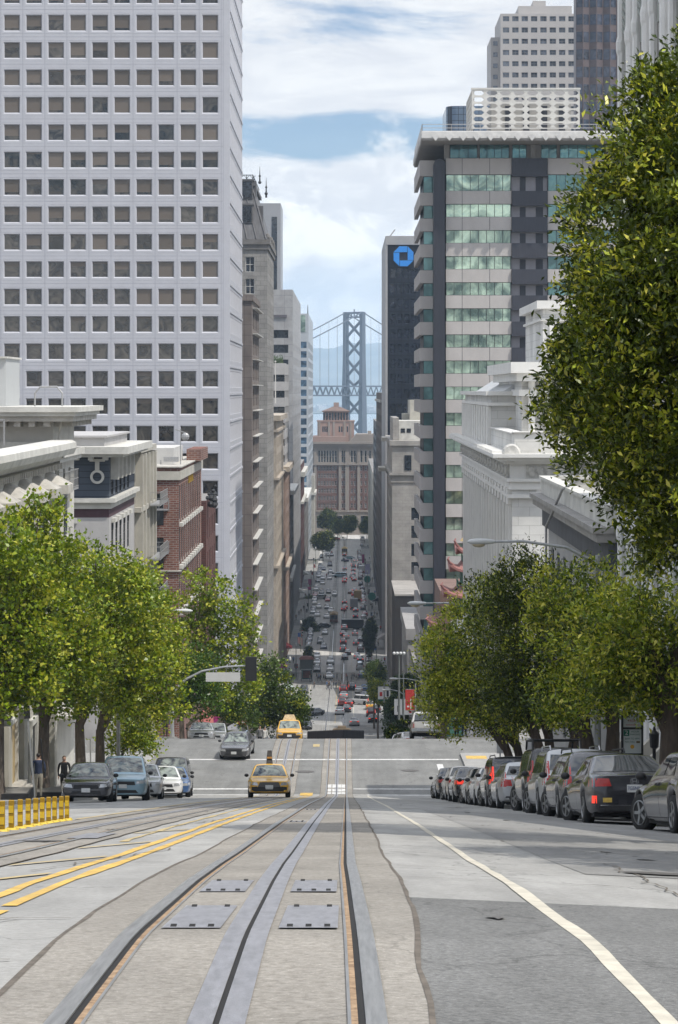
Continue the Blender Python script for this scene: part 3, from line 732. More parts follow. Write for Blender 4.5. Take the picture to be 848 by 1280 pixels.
# ---------------------------------------------------------------- white grid tower on the left
def white_tower():
    D0,D1,XE,XW=326.0,365.0,-15.75,-64.0
    t=thing('office_tower','tall white office tower with a grid of square recessed windows, left of the street','tower',(-40,D0,zg(D0)))
    p,fh,win,dep=2.994,3.722,2.06,.24
    zc=[49.93+3.722*5-fh*k for k in range(31)];xc=[-18.42-p*i for i in range(15)]
    zb,zt=zg(D1)-2,76.0
    mb=MB();U,N,rw=AX['west']
    ow_,oh_=1.13,1.42                                            # half size of the splayed opening
    ops=[(x-ow_,x+ow_,z-1.17,z+1.13)for x in xc for z in zc]
    def ring(P):                                                     # splayed reveal from the opening to the pane
        a=[(-ow_,-1.17),(ow_,-1.17),(ow_,1.13),(-ow_,1.13)];b_=[(-1.04,-1.06),(1.04,-1.06),(1.04,1.04),(-1.04,1.04)];c_=[(-1.0,-1.0),(1.0,-1.0),(1.0,1.0),(-1.0,1.0)]
        for i in range(4):
            j=(i+1)%4
            mb.face([P(*a[i],0),P(*a[j],0),P(*b_[j],.09),P(*b_[i],.09)]);mb.face([P(*b_[i],.09),P(*b_[j],.09),P(*c_[j],dep),P(*c_[i],dep)])
    facade(mb,(0,D0,0),U,N,XW,XE,zb,zt,ops,0,.001)
    for x in xc:
        for z in zc:ring(lambda u,w,d:(x+u,D0+d,z+w))
    for x in xc:                                                     # thin raised border round every window panel
        for z in zc:
            if-16<(HY-z*F/D0)<720 and x>-60:
                for a in((-1.34,-1.28,-1.45,1.40),(1.28,1.34,-1.45,1.40)):mb.box(x+a[0],x+a[1],D0-.014,D0+.02,z+a[2],z+a[3],0,'k')
                for a in((-1.279,1.279,1.34,1.40),(-1.279,1.279,-1.45,-1.37)):mb.box(x+a[0],x+a[1],D0-.014,D0+.02,z+a[2],z+a[3],0,'k')
    yc=[D0+2.9+p*i for i in range(12)]
    U2,N2,rs=AX['left']
    ops2=[(y-ow_,y+ow_,z-1.17,z+1.13)for y in yc for z in zc]
    facade(mb,(XE,0,0),U2,N2,D0,D1,zb,zt,ops2,0,.001)
    for y in yc:
        for z in zc:ring(lambda u,w,d:(XE-d,y+u,z+w))
    mb.face([(XW,D0,zb),(XW,D1,zb),(XW,D1,zt),(XW,D0,zt)]);mb.face([(XW,D1,zb),(XE,D1,zb),(XE,D1,zt),(XW,D1,zt)]);mb.face([(XW,D0,zt),(XE,D0,zt),(XE,D1,zt),(XW,D1,zt)])
    # joints between the panels
    for i in range(16):
        x=-18.42+p/2-p*i;mb.box(x-.035,x+.035,D0-.012,D0+.05,zb,zt,1)
    for z in zc:
        zz=z+fh/2-.03;mb.box(XW,XE-.95,D0-.008,D0+.05,zz-.025,zz+.025,1);mb.box(XE-.05,XE+.10,D0+.2,D1,zz-.28,zz+.02,0)
    mb.box(XE-.93,XE-.87,D0-.011,D0+.05,zb,zt,1)
    mb.build('wall',[M_wht,M_wht2],t)
    fr=MATS['frame_grey']
    def pane(frac):
        q=MB();h=1.03;s=h-2*h*frac
        if frac<1:q.face([(-h,0,-h),(h,0,-h),(h,0,s),(-h,0,s)],0)
        if frac>0:q.face([(-h,0,s),(h,0,s),(h,0,h),(-h,0,h)],1)
        return q.mesh('pane',[M_glw,M_blind])
    panes={f:pane(f)for f in(0,.12,.3,.5,.72,.82,1)}
    fm=MB()
    for a in((-1.03,-.97,-1.03,1.03),(.97,1.03,-1.03,1.03),(-.97,.97,.97,1.03),(-.97,.97,-1.03,-.97)):fm.box(a[0],a[1],-.05,.0,a[2],a[3])
    fm=fm.mesh('window',[fr])
    rr=random.Random(5);rest=MB();cand=[]
    for k,z in enumerate(zc):
        for i,x in enumerate(xc):
            y_px=HY-z*F/D0;x_px=VX+x*F/D0
            if y_px>300+(9-i)*12 or(i>6 and y_px>120 and rr.random()<.3):f=rr.choice((0,0,0,0,.12,.3))
            else:f=rr.choice((1,1,1,1,.82,.82,.72,.5,.3,.12,0))
            cand.append((Vector((x,D0+dep,z)),f,-10<x_px<300 and-20<y_px<700))
    cand.sort(key=lambda c:(not c[2],-c[0].z));n=0
    for c,f,vis in cand:
        if vis and n<100:
            o=inst('window',fm,t,c);child('pane',panes[f],o);n+=1
        else:
            for me in(fm,panes[f]):
                i=len(rest.v);rest.v+=[tuple(c+v.co)for v in me.vertices]
                for q in me.polygons:rest.f.append(tuple(i+v for v in q.vertices));rest.m.append(0 if me is fm else 1+q.material_index)
    for y in yc:
        for z in zc:
            i=len(rest.v);rest.v+=[(XE-dep,y-1.03,z-1.03),(XE-dep,y+1.03,z-1.03),(XE-dep,y+1.03,z+1.03),(XE-dep,y-1.03,z+1.03)];rest.f.append((i,i+1,i+2,i+3));rest.m.append(1)
    o=rest.build('window',[fr,M_glw,M_blind],t);o['kind']='stuff'
white_tower()

# ---------------------------------------------------------------- the row of older buildings on the left
M_crm=mat('cream_stucco',(.42,.40,.35),.8,.16,.6,bump=.1,bscale=30)
M_wst=mat('white_stucco',(.50,.485,.44),.8,.16,.5,bump=.1,bscale=30)
M_trim=mat('pale_trim',(.53,.52,.48),.7,.18,.9)
M_dirt=mat('stained_trim',(.42,.40,.36),.8,.25,1.5)
M_slate=brick_mat('slate_siding',(.075,.09,.115),(.085,.10,.125),(.03,.035,.045),9.0,.42,.02,.7,.4,0)
M_maroon=mat('maroon_band',(.075,.04,.05),.7,.15,2)
M_lgrey=mat('light_grey_wall',(.40,.39,.385),.8,.1,.6)
M_brk=brick_mat('red_brick',(.22,.095,.07),(.15,.062,.05),(.27,.22,.19),.62,.21,.035,.9,.4)
M_brk2=brick_mat('dark_red_brick',(.13,.05,.045),(.09,.04,.035),(.12,.08,.07),.6,.2,.03,.9,.3)
M_tan=mat('tan_door',(.42,.32,.17),.6,.12,3)
M_iron=mat('black_iron',(.025,.025,.027),.5,.2,8)
M_irong=mat('grey_iron',(.33,.33,.33),.5,.15,8,metal=.3)
M_sheet=mat('grey_metal_sheet',(.44,.45,.45),.5,.08,2,stretch=(12,12,.3),bump=.2)

def railing(mb,pts,h,step,r=.02,m=0):
    for a,b in zip(pts,pts[1:]):
        a=Vector(a);b=Vector(b);n=max(1,int((b-a).length/step))
        for z in(h,h*.5,.06):mb.bar(a+Zv*z,b+Zv*z,r*1.6,m=m)
        for k in range(n+1):p=a.lerp(b,k/n);mb.bar(p,p+Zv*h,r*1.2,m=m)

def bay_building():                                   # nearest on the left: lower block with capped bays
    x1,d0,d1,zt=XL,92.0,128.0,-2.75
    t=block('apartment_building','low cream apartment building with capped bay windows and rounded white cornice','building',-1,-34,x1,d0,d1,zt,M_wst,
              street=[(8,3.3,1.0,1.7,.9,3.2,-13.4,1.0,1.0)],frame=M_frd,glass=M_gl,style='sash',parapet=.5,split=True)
    c=MB()                                          # cornice: a rounded moulding
    prof=[(0,-1.1),(.35,-1.0),(.55,-.75),(1.1,-.62),(1.25,-.3),(1.22,.0),(1.0,.12),(0,.12)]
    n=len(prof)
    for i in range(n-1):
        (a,za),(b,zb)=prof[i],prof[i+1]
        c.face([(x1+a,d0,zt+za),(x1+a,d1,zt+za),(x1+b,d1,zt+zb),(x1+b,d0,zt+zb)])
    c.face([(x1+p[0],d1,zt+p[1])for p in prof]);c.face([(x1+p[0],d0,zt+p[1])for p in reversed(prof)])
    c.build('cornice',M_trim,t)
    dn=MB()
    for k in range(56):y=d0+.5+k*.64;dn.box(x1+.02,x1+.5,y,y+.28,zt-1.42,zt-1.12)
    dn.build('dentil_course',M_dirt,t)['kind']='stuff'
    for k in range(7):                                # bays with hipped caps
        y=95.2+k*5.0;w=1.55;pr=.95;zc=zt-2.15;zlo=-14.0
        poly=[(x1,y-w),(x1+pr,y-w*.55),(x1+pr,y+w*.55),(x1,y+w)]
        b=MB();b.prism(poly,zlo,zc-.2);o=b.build('bay_window',M_wst,t)
        q=MB();big=[(x1,y-w-.25),(x1+pr+.3,y-w*.55-.2),(x1+pr+.3,y+w*.55+.2),(x1,y+w+.25)]
        q.prism(big,zc-.45,zc);q.prism(big,zc+.001,zc+.62,0,[(x1,y-.5),(x1+.25,y-.3),(x1+.25,y+.3),(x1,y+.5)]);q.build('bay_cap',M_dirt,o)
        for z in(zc-1.6,zc-5.0,zc-8.4):
            f=MB();f.box(x1+pr+.003,x1+pr+.05,y-.62,y+.62,z-1.0,z+1.0);f.build('window',M_gl,o)
            f=MB();A=Vector((x1+.02,y-w,0));B=Vector((x1+pr,y-w*.55,0));dv=(B-A);nn=Vector((dv.y,-dv.x,0)).normalized()
            P=lambda s,zz:A+dv*s+nn*.02+Zv*zz
            f.face([P(.2,z-1),P(.8,z-1),P(.8,z+1),P(.2,z+1)]);f.build('window',M_gl,o)
            f=MB();f.box(x1+.3,x1+pr+.12,y-w*.6,y+w*.6,z-1.3,z-1.12);f.build('sill',M_trim,o)
    for y,nm,m_ in((111.8,'door',M_tan),(119.0,'door',M_frd)):
        zz=zg(y);dr=MB();dr.box(x1+.02,x1+.06,y-.95,y+.95,zz+.15,zz+3.6);o=dr.build('door',m_,t)
        f=MB();f.box(x1+.01,x1+.2,y-1.2,y-.95,zz,zz+3.9);f.box(x1+.01,x1+.2,y+.95,y+1.2,zz,zz+3.9);f.box(x1+.012,x1+.22,y-.95,y+.95,zz+3.6,zz+3.9);f.build('door_frame',M_trim,o)
    s=MB();z0=zg(110.5)
    for k in range(4):s.box(x1+.02,x1+1.6-.33*k,109.3,113.2,z0-.8+.01*k,z0+.17*(k+1)-.3)
    s.build('steps',M_dirt,t)
    for y in(94,99.8,104.8,109.3,114.6,121.3,126.5):pil=MB();pil.box(x1+.015,x1+.32,y-.55,y+.55,zg(y)-1,-13.6);pil.build('pilaster',M_crm,t)
    lr=MB();lr.bar((x1-3.4,118,zt+.02),(x1-3.4,118,zt+1.3),.07);lr.bar((x1-1.2,118,zt+.02),(x1-1.2,118,zt+1.3),.07);lr.bar((x1-3.4,118,zt+1.3),(x1-1.2,118,zt+1.3),.07);lr.bar((x1-3.4,118,zt+1.3),(x1-4.2,118,zt+.02),.06);lr.build('roof_ladder',M_irong,t)
bay_building()
def corner_building():
    x1,d0,d1,zt=XL-.05,128.3,138.2,-1.15
    t=block('apartment_building','tall pale corner building with deep bracketed cornice and roof box on the left','building',-1,-40,x1,d0,d1,zt,M_wst,
              street=[(3,3.4,.95,1.9,.9,2.6,-16.0,.9,.9)],frame=M_frd,glass=M_gl,style='grid',parapet=.3,split=True)
    c=MB();c.box(-40,x1+1.55,d0-1.55,d1+1.4,zt+.0,zt+.28);c.box(-40,x1+1.35,d0-1.35,d1+1.2,zt-.22,zt-.002);c.build('cornice',M_trim,t)
    s=MB();s.box(-40,x1+1.2,d0-1.2,d1+1.0,zt-.5,zt-.225);s.build('soffit',M_dirt,t)
    b=MB()
    for k in range(14):y=d0+.3+k*.72;b.box(x1+.01,x1+1.0,y,y+.32,zt-.78,zt-.502)
    for k in range(26):x=x1-.4-k*.78;b.box(x,x+.34,d0-1.0,d0-.01,zt-.78,zt-.502)
    b.build('bracket',M_dirt,t)['kind']='stuff'
    e=MB();ledge(e,-1,-40,x1,d0,d1,zt-2.45,zt-2.1,.62);ledge(e,-1,-40,x1,d0,d1,zt-2.72,zt-2.452,.42);e.build('string_course',M_trim,t)
    f=MB();f.box(x1+.01,x1+.55,d0+.6,d1-2.6,-5.55,-5.42);fo=f.build('fire_escape',M_irong,t)
    q=MB();railing(q,[(x1+.05,d0+.6,-5.42),(x1+.55,d0+.6,-5.42),(x1+.55,d1-2.6,-5.42),(x1+.05,d1-2.6,-5.42)],1.0,.35);q.build('railing',M_irong,fo)
    z0=zg(134)+3.6;f=MB();f.box(x1+.01,x1+1.5,d0+.5,d1-.2,z0,z0+.14);fo=f.build('balcony',M_dirt,t)
    q=MB();railing(q,[(x1+.05,d0+.5,z0+.14),(x1+1.5,d0+.5,z0+.14),(x1+1.5,d1-.2,z0+.14)],.95,.3);q.build('railing',M_irong,fo)
    p=MB();p.tube([(x1+.5,d0-.2,zt-.2),(x1+.3,d0-.25,zt-1.6),(x1+.18,d0-.1,zt-2.4),(x1+.18,d0+.1,-14)],.06,6);p.build('drainpipe',M_dirt,t)
    h=MB();h.box(-24.5,-18.55,131,136.5,zt+.28,zt+2.9);o=h.build('roof_box',M_sheet,t);
    l=MB();l.box(-24.7,-18.45,130.8,136.7,zt+2.9,zt+3.0);l.build('roof_box_lid',M_trim,o)
    r=MB();r.tube([(-17.1,132,zt+.28),(-17.1,132,zt+1.0),(-16.8,132,zt+1.35),(-15.9,132,zt+1.35),(-15.6,132,zt+1.0),(-15.6,132,zt+.28)],.055,6);r.build('roof_rail',M_irong,t)
corner_building()
def ring_building():                                  # slate blue and white, ring ornament
    x1,d0,d1=XL,158.2,177.0
    z=lambda y:Z_(y,d0)
    zt=z(563)
    t=thing('apartment_building','slate blue and white apartment building with a ring ornament under its cornice','building',(-22,d0,zg(d0)))
    xw=-36;zb=zg(d1)-2
    mb=MB();U,N,rw=AX['west']
    wx=[-18.55-2.55*k for k in range(6)]
    up=[(x-.62,x+.62,z(621),z(594))for x in wx];lo=[(x-.62,x+.62,zz-2.0,zz)for x in wx for zz in(z(655),z(655)-3.5,z(655)-7.0)]
    facade(mb,(0,d0,0),U,N,xw,x1,z(626),zt,up,0,.25)
    facade(mb,(0,d0,0),U,N,xw,x1,zb,z(647),lo,1,.25);facade(mb,(0,d0,0),U,N,xw,x1,z(647),z(636),[],2,.1);facade(mb,(0,d0,0),U,N,xw,x1,z(636),z(626),[],3,.1)
    U2,N2,rs=AX['left']
    ys=[d0+2.2+2.9*k for k in range(5)]
    up2=[(y-.7,y+.7,z(621),z(585))for y in ys];lo2=[(y-.75,y+.75,zz-2.4,zz)for y in ys for zz in(z(655),z(655)-3.5,z(655)-7)]
    facade(mb,(x1,0,0),U2,N2,d0,d1,z(626),zt,up2,0,.12);facade(mb,(x1,0,0),U2,N2,d0,d1,zb,z(647),lo2,1,.12);facade(mb,(x1,0,0),U2,N2,d0,d1,z(647),z(636),[],2,.1);facade(mb,(x1,0,0),U2,N2,d0,d1,z(636),z(626),[],3,.1)
    mb.face([(xw,d0,zt),(x1,d0,zt),(x1,d1,zt),(xw,d1,zt)],1);mb.face([(xw,d1,zb),(x1,d1,zb),(x1,d1,zt),(xw,d1,zt)],1)
    mb.build('wall',[M_slate,M_lgrey,M_maroon,M_trim],t)
    c=MB();ledge(c,-1,xw,x1,d0,d1,z(567),z(558),1.35);ledge(c,-1,xw,x1,d0,d1,z(571),z(567)-.01,1.0);c.build('cornice',M_trim,t)
    l=MB();ledge(l,-1,xw,x1,d0,d1,z(628),z(622.5),.42);ledge(l,-1,xw,x1,d0,d1,z(636),z(628)-.01,.12);l.build('string_course',M_trim,t)
    p=MB();p.box(xw,x1-.35,d0+.4,d1-2,z(558),z(547));p.box(xw,x1-.15,d0+.2,d1-1.8,z(547),z(544.5));p.build('parapet',M_lgrey,t)
    rg=MB();cx,cz=X_(122,d0),z(596);n=20
    for a in range(n):
        for(r0,r1)in((.30,.46),):
            t0,t1=2*math.pi*a/n,2*math.pi*(a+1)/n
            A=[(cx+r*math.cos(t_),cz+r*math.sin(t_))for t_,r in((t0,r0),(t1,r0),(t1,r1),(t0,r1))]
            rg.face([(x,d0-.22,zz)for x,zz in A]);
            rg.face([(A[3][0],d0-.22,A[3][1]),(A[2][0],d0-.22,A[2][1]),(A[2][0],d0-.02,A[2][1]),(A[3][0],d0-.02,A[3][1])]);rg.face([(A[1][0],d0-.22,A[1][1]),(A[0][0],d0-.22,A[0][1]),(A[0][0],d0-.02,A[0][1]),(A[1][0],d0-.02,A[1][1])])
    rg.box(cx-.14,cx+.14,d0-.2,d0-.02,cz+.46,z(577));rg.box(cx-.5,cx+.5,d0-.2,d0-.02,z(577),z(573.5));rg.build('ring_ornament',M_trim,t)
    bk=MB()
    for x in[x1-.2-.95*k for k in range(20)]:bk.box(x-.16,x+.16,d0-.8,d0-.01,z(575),z(571)-.005)
    for y in ys:bk.box(x1+.01,x1+.55,y-1.3,y-1.0,z(600),z(571)-.005)
    bk.build('bracket',M_trim,t)['kind']='stuff'
    put_windows(t,centres((0,d0,0),U,N,rw,up+lo,.2)+centres((x1,0,0),U2,N2,rs,up2+lo2,.1),'grid',M_frd,M_gl,True)
    hd=MB()
    for y in ys:
        for zz in(z(655),z(655)-3.5):hd.box(x1+.01,x1+.28,y-.8,y+.8,zz+.02,zz+.3)
    for x in wx:hd.box(x-.85,x+.85,d0-.28,d0-.01,z(655)+.05,z(655)+.38)
    hd.build('window_head',M_trim,t)['kind']='stuff'
    v=MB();v.box(x1-2.0,x1-.9,d1-4,d1-3,z(558),z(548));v.tube([(x1-.7,d1-3,z(558)),(x1-.7,d1-3,z(553)),(x1-.3,d1-3,z(552))],.08,6);v.build('roof_vent',M_sheet,t)
ring_building()
t=block('apartment_building','narrow cream building with tall fluted bays between the slate blue house and the brick block','building',-1,-30,XL,177.6,191.5,Z_(560,180),M_crm,
          street=[(4,3.3,1.4,2.3,.8,2.0,None,.6,.6)],frame=M_frd,glass=M_gl,style='sash',ledges=[(Z_(566,178),Z_(560,178)+.05,.5),(Z_(640,178),Z_(634,178),.5),(Z_(735,178),Z_(731,178),.35)],mtrim=M_crm)
for k in range(5):fl=MB();y=178.0+k*3.15;fl.box(XL+.01,XL+.55,y,y+.55,zg(190),Z_(568,178));fl.build('pilaster',M_crm,t)
for zz in(Z_(636,178),Z_(706,178),Z_(760,178),Z_(800,178)):
    f=MB();f.box(XL+.56,XL+1.35,184,192,zz-.1,zz);fo=f.build('fire_escape',M_irong,t)
    q=MB();railing(q,[(XL+.6,184,zz),(XL+1.35,184,zz),(XL+1.35,192,zz)],.95,.4);q.build('railing',M_irong,fo)
def brick_building():
    x0,x1,d0,d1=-32.0,XL,224.0,259.0;z=lambda y:Z_(y,d0);zt=z(584)
    t=thing('brick_building','red brick building with cream cornice band and tall narrow street windows','building',(-22,d0,zg(d0)))
    U,N,rw=AX['west'];U2,N2,rs=AX['left'];zb=zg(d1)-2;mb=MB()
    ops=[(-18.1,-17.0,zz-3.0,zz)for zz in(z(617),z(672),z(727),z(782))]
    facade(mb,(0,d0,0),U,N,x0,x1,zb,z(600),ops,0,.3)
    ys=[d0+1.3+3.05*k for k in range(11)];so=[]
    for zt_,zb_ in((z(607),z(654)),(z(661),z(707)),(z(718),z(765)),(z(775),z(815))):so+=[(y-.85,y+.85,zb_,zt_)for y in ys]
    facade(mb,(x1,0,0),U2,N2,d0,d1,zb,z(600),so,0,.05)
    mb.face([(x0,d1,zb),(x1,d1,zb),(x1,d1,zt),(x0,d1,zt)]);mb.build('wall',M_brk,t)
    c=MB();ledge(c,-1,x0,x1,d0,d1,z(600),z(589),.18);c.build('cornice_band',M_crm,t)
    c=MB();ledge(c,-1,x0,x1,d0,d1,z(589)+.01,z(584.5),.1);c.build('parapet',M_brk,t)
    c=MB();ledge(c,-1,x0,x1,d0,d1,z(584.5)+.005,z(583),.3);c.build('coping',M_dirt,t)
    c=MB();ledge(c,-1,x0,x1,d0,d1,z(714.5),z(713),.22);c.build('string_course',M_crm,t)
    for y in ys:
        for zz in(z(654),z(707),z(765)):
            s=MB();s.box(x1+.01,x1+.35,y-.75,y+.75,zz-.35,zz);s.build('sill',M_trim,t)
    put_windows(t,centres((0,d0,0),U,N,rw,ops,.25)+centres((x1,0,0),U2,N2,rs,so,.03),'bare',M_frd,M_gl,True)
    for zz in(z(636),z(690),z(745)):
        f=MB();f.box(x1-3.0,x1-.9,d0-1.3,d0-.02,zz-.1,zz);fo=f.build('fire_escape',M_irong,t)
        q=MB();railing(q,[(x1-3.0,d0-.05,zz),(x1-3.0,d0-1.3,zz),(x1-.9,d0-1.3,zz),(x1-.9,d0-.05,zz)],1.0,.4);q.build('railing',M_irong,fo)
    h=MB();h.box(x0,X_(220,235),232,245,zt,Z_(559,235));h.build('penthouse',mat('pale_penthouse',(.50,.49,.47),.8,.1,.5),t)
    h=MB();h.box(X_(235,246),X_(253,246),244,256,zt,Z_(561,246));h.build('stair_house',M_brk,t)
    a=MB();ax=X_(226,230);a.bar((ax,230,zt),(ax,230,Z_(536,230)),.09);a.bar((ax-.5,230,Z_(537,230)),(ax+.5,230,Z_(541,230)),.1);a.sphere((ax+.45,230,Z_(546,230)),.4,.25,.4);a.bar((ax-1.9,230,zt),(ax-1.9,230,Z_(575,230)),.12);a.box(ax-1.6,ax-.2,229.6,230.2,Z_(577,230),Z_(571,230));a.build('antenna_mast',M_irong,t)
    u=Vector((x1+.03,d0+13.5,z(603.5)))       # worn gilt letters high on the street side: unreadable strokes, wide as they are tall
    for k in range(7):
        s=MB();y0=u.y+k*1.05
        s.box(x1+.02,x1+.09,y0,y0+.18,u.z-.55,u.z+.55);s.box(x1+.022,x1+.088,y0+.18,y0+.62,u.z+(.35 if k%2 else-.55),u.z+(.55 if k%2 else-.35));s.build('gilt_letter',mat('gilt',(.55,.36,.06),.4,.2,5,metal=.6),t)
brick_building()
t=block('brick_building','narrow dark red brick building squeezed between the red brick block and white tower','building',-1,-30,XL+.35,262,281,Z_(626,262),M_brk2,street=[(5,3.6,1.1,2.2,.8,1.5,None,.6,.6)],frame=M_frd,style='sash')
o_=MB();rr=random.Random(2)
for k in range(16):o_.sphere((XL+.7+rr.uniform(-.3,.5),263+rr.uniform(0,3),Z_(rr.uniform(607,640),263)),rr.uniform(.15,.4),n=7,k=4)
o_.build('roof_ornament',M_iron,t)['kind']='stuff'

# ---------------------------------------------------------------- the canyon, left side
M_brn=brick_mat('brown_stone',(.20,.17,.152),(.175,.148,.134),(.10,.085,.078),2.6,1.75,.035,.8,.2,0)
M_grn=brick_mat('grey_stone',(.30,.288,.268),(.262,.25,.236),(.15,.142,.135),1.6,.95,.03,.8,.25)
M_pale=brick_mat('pale_granite',(.38,.375,.375),(.355,.35,.35),(.23,.23,.23),3.2,3.6,.05,.7,.2,0)
M_cop=mat('mansard_metal',(.13,.125,.125),.55,.25,.6,stretch=(3,3,.4),bump=.2,metal=.2)
M_cot=mat('terracotta_cream',(.40,.345,.28),.8,.2,.8);M_org=mat('terracotta_orange',(.30,.21,.165),.8,.2,.8)
M_dkst=mat('dark_stone',(.16,.15,.14),.8,.2,.6)
Xc=XL
t=block('office_building','brown stone slab building with a strip of balcony windows beside the white tower','building',-1,-44,Xc,398,431,Z_(368,398),M_brn,street=[(4,4.3,3.2,2.9,.7,2,-52,3.5,.4)],frame=M_frd,style='ribbon',ledges=[(Z_(376,398),Z_(369,398),.3)])
for k in range(22):
    zz=Z_(388,415)-k*4.3
    if zz<-50:break
    f=MB();f.box(Xc+.02,Xc+.8,402,431,zz-.12,zz+.02);f.build('balcony',mat('pale_ledge',(.5,.49,.46),.7,.1,2),t)
def mansard():
    d0,d1,x1,x0=477.0,519.0,Xc,-52.0;zc=Z_(300,d0)
    t=block('office_building','tall grey stone tower with a dark mansard roof, iron cresting and spikes','tower',-1,x0,x1,d0,d1,zc,M_grn,
              west=[(9,4.35,1.75,3.0,.6,2.6,-20,1.6,1.6)],street=[(9,4.35,1.6,3.0,.6,2.6,None,1,1)],frame=M_frw,style='far',depth=.5,ledges=[(zc-.9,zc+.1,.55),(zc-1.9,zc-.92,.3)],mtrim=M_dkst,most=70)
    zt=Z_(231,d0);ins=3.0;r=MB()
    b0=[(x0,d0),(x1,d0),(x1,d1),(x0,d1)];b1=[(x0+ins,d0+ins),(x1-ins,d0+ins),(x1-ins,d1-ins),(x0+ins,d1-ins)]
    r.prism(b0,zc+.1,zt,0,b1)
    for k in range(20):                                # standing seams
        s=k/19;xb=x0+.3+(x1-x0-.6)*s;xt=x0+ins+.2+(x1-x0-2*ins-.4)*s;r.bar((xb,d0-.02,zc+.2),(xt,d0+ins-.02,zt),.22)
    r.box(x0+ins-.5,x1-ins+.5,d0+ins-.5,d1-ins+.5,zt,zt+.7)
    ro=r.build('mansard_roof',M_cop,t)
    for lv,zz in((0,zc+5.3),(1,zc+10.3)):
        off=(zz-zc)/(zt-zc)*ins
        for k in range(7):
            x=x1-4.2-k*4.9;f=MB();f.box(x-1.25,x+1.25,d0+off-.75,d0+off+1.2,zz-1.9,zz+1.7);f.box(x-1.45,x+1.45,d0+off-.9,d0+off+1.2,zz+1.7,zz+2.0);do=f.build('dormer',M_cop,t)
            fm,pm=window_mesh(2.1,3.2,'far',M_frd,M_gl,False);inst('window',fm,do,(x,d0+off-.78,zz-.1))
        f=MB();f.box(x1-off-.6,x1-off+.5,d0+3,d0+6,zz-1.9,zz+1.7);f.build('dormer',M_cop,t)
    cr=MB();n=26
    for k in range(n):x=x0+ins+(x1-x0-2*ins)*k/(n-1);cr.bar((x,d0+ins,zt+.7),(x,d0+ins,zt+2.3),.14);cr.bar((x-.55,d0+ins,zt+1.0),(x+.55,d0+ins,zt+2.1),.1);cr.bar((x+.55,d0+ins,zt+1.0),(x-.55,d0+ins,zt+2.1),.1)
    cr.bar((x0+ins,d0+ins,zt+2.2),(x1-ins,d0+ins,zt+2.2),.14);cr.bar((x1-ins,d0+ins,zt+2.2),(x1-ins,d1-ins,zt+2.2),.14);cr.build('iron_cresting',M_iron,ro)
    for px,py,dd in((325,208,d0+3),(333,222,d0+7)):
        x=X_(px,dd);f=MB();f.tube([(x,dd,zt+.5 if px<330 else zt-2),(x,dd,Z_(py+12,dd)),(x,dd,Z_(py,dd))],[.22,.11,.03],6);f.sphere((x,dd,Z_(py+12,dd)),.24,n=8,k=5);f.sphere((x,dd,Z_(py+20,dd)),.34,n=8,k=5);f.build('finial',M_iron,ro)
    oc=MB();rr=random.Random(9)
    for k in range(12):oc.sphere((x1-.1+rr.uniform(-.2,.5),d0+1+k*3.3,zc+.6),.55,.5,.8,7,4)
    oc.build('roof_urn',M_dkst,t)['kind']='stuff'
mansard()
M_slim=mat('slim_tower_panel',(.31,.315,.33),.5,.06,.2)
t=block('office_tower','slim pale grey tower with one dark window strip behind the mansard roof','tower',-1,-42,X_(351,720),720,745,Z_(254,720),M_slim,frame=M_frd)
s=MB();xx=X_(343.2,720);s.box(xx-.8,xx+.8,719.9,720.2,-60,Z_(271,720));s.build('window_strip',M_gl,t)
t=block('office_building','flat topped grey office block with broad dark window bands and blank top','building',-1,-46,Xc,705,829,Z_(362,705),M_pale,
          west=[(1,4.35,6.4,2.4,.7,10.6,-30,22.6,1.2)],street=[(10,4.35,3.0,2.2,.8,14,-40,4,4)],frame=M_frd,style='ribbon',depth=.8)
s=MB();s.box(-46,Xc-1.7,704.6,705.2,Z_(397,705),Z_(393.5,705));s.build('louvre_band',mat('louvre',(.11,.10,.11),.6,.2,3),t)
t=block('office_building','grey banded block with green planting along its roof edge','building',-1,-44,X_(361,650),612,652,Z_(456,650),M_lgrey,west=[(1,4.1,5.5,1.8,.8,1.4,None,24,1.2)],street=[(5,4.1,7.2,1.8,.8,1.4,None,.6,.6)],frame=M_frd,style='ribbon',depth=.6)
pl=MB();rr=random.Random(4)
for k in range(900):
    c=Vector((X_(361,650)-rr.uniform(.6,5.5),612.5+rr.uniform(0,3.0),Z_(456,650)+abs(rr.gauss(0,.75))));a=Vector((rr.gauss(0,1),rr.gauss(0,1),rr.gauss(0,1))).normalized()*.34;b=a.orthogonal().normalized()*.14
    pl.face([c-a,c+b,c+a,c-b])
pl.build('roof_planting',mat('roof_leaves',(.05,.08,.03),.6,.4,1),t)
fp=MB();x=X_(344.5,560);fp.tube([(x,560,-3),(x,560,Z_(452,560))],[.16,.08],8);o=fp.build('pole_shaft',M_frw)
fr_=thing('flagpole','thin white flagpole standing on the cream terracotta building roof','flagpole',(x,560,-3));o.name='shaft';o.parent=fr_;o.location=(-x,-560,3);b_=MB();b_.sphere((x,560,Z_(452,560)),.22);b_.build('ball',M_frw,fr_)
t=block('office_building','cream terracotta building with stepped cornice and orange upper storeys','building',-1,-40,Xc,540,600,Z_(521,540),M_cot,west=[(6,3.9,1.5,2.2,.8,4,None,2,1)],street=[(16,3.9,1.9,2.3,.8,4,None,.5,.5)],frame=M_frd,ledges=[(Z_(526,540),Z_(521,540)+.3,1.0),(Z_(540,540),Z_(537,540),.5),(Z_(600,540),Z_(597,540),.7),(-40,-39.4,.7)],mtrim=M_cot)
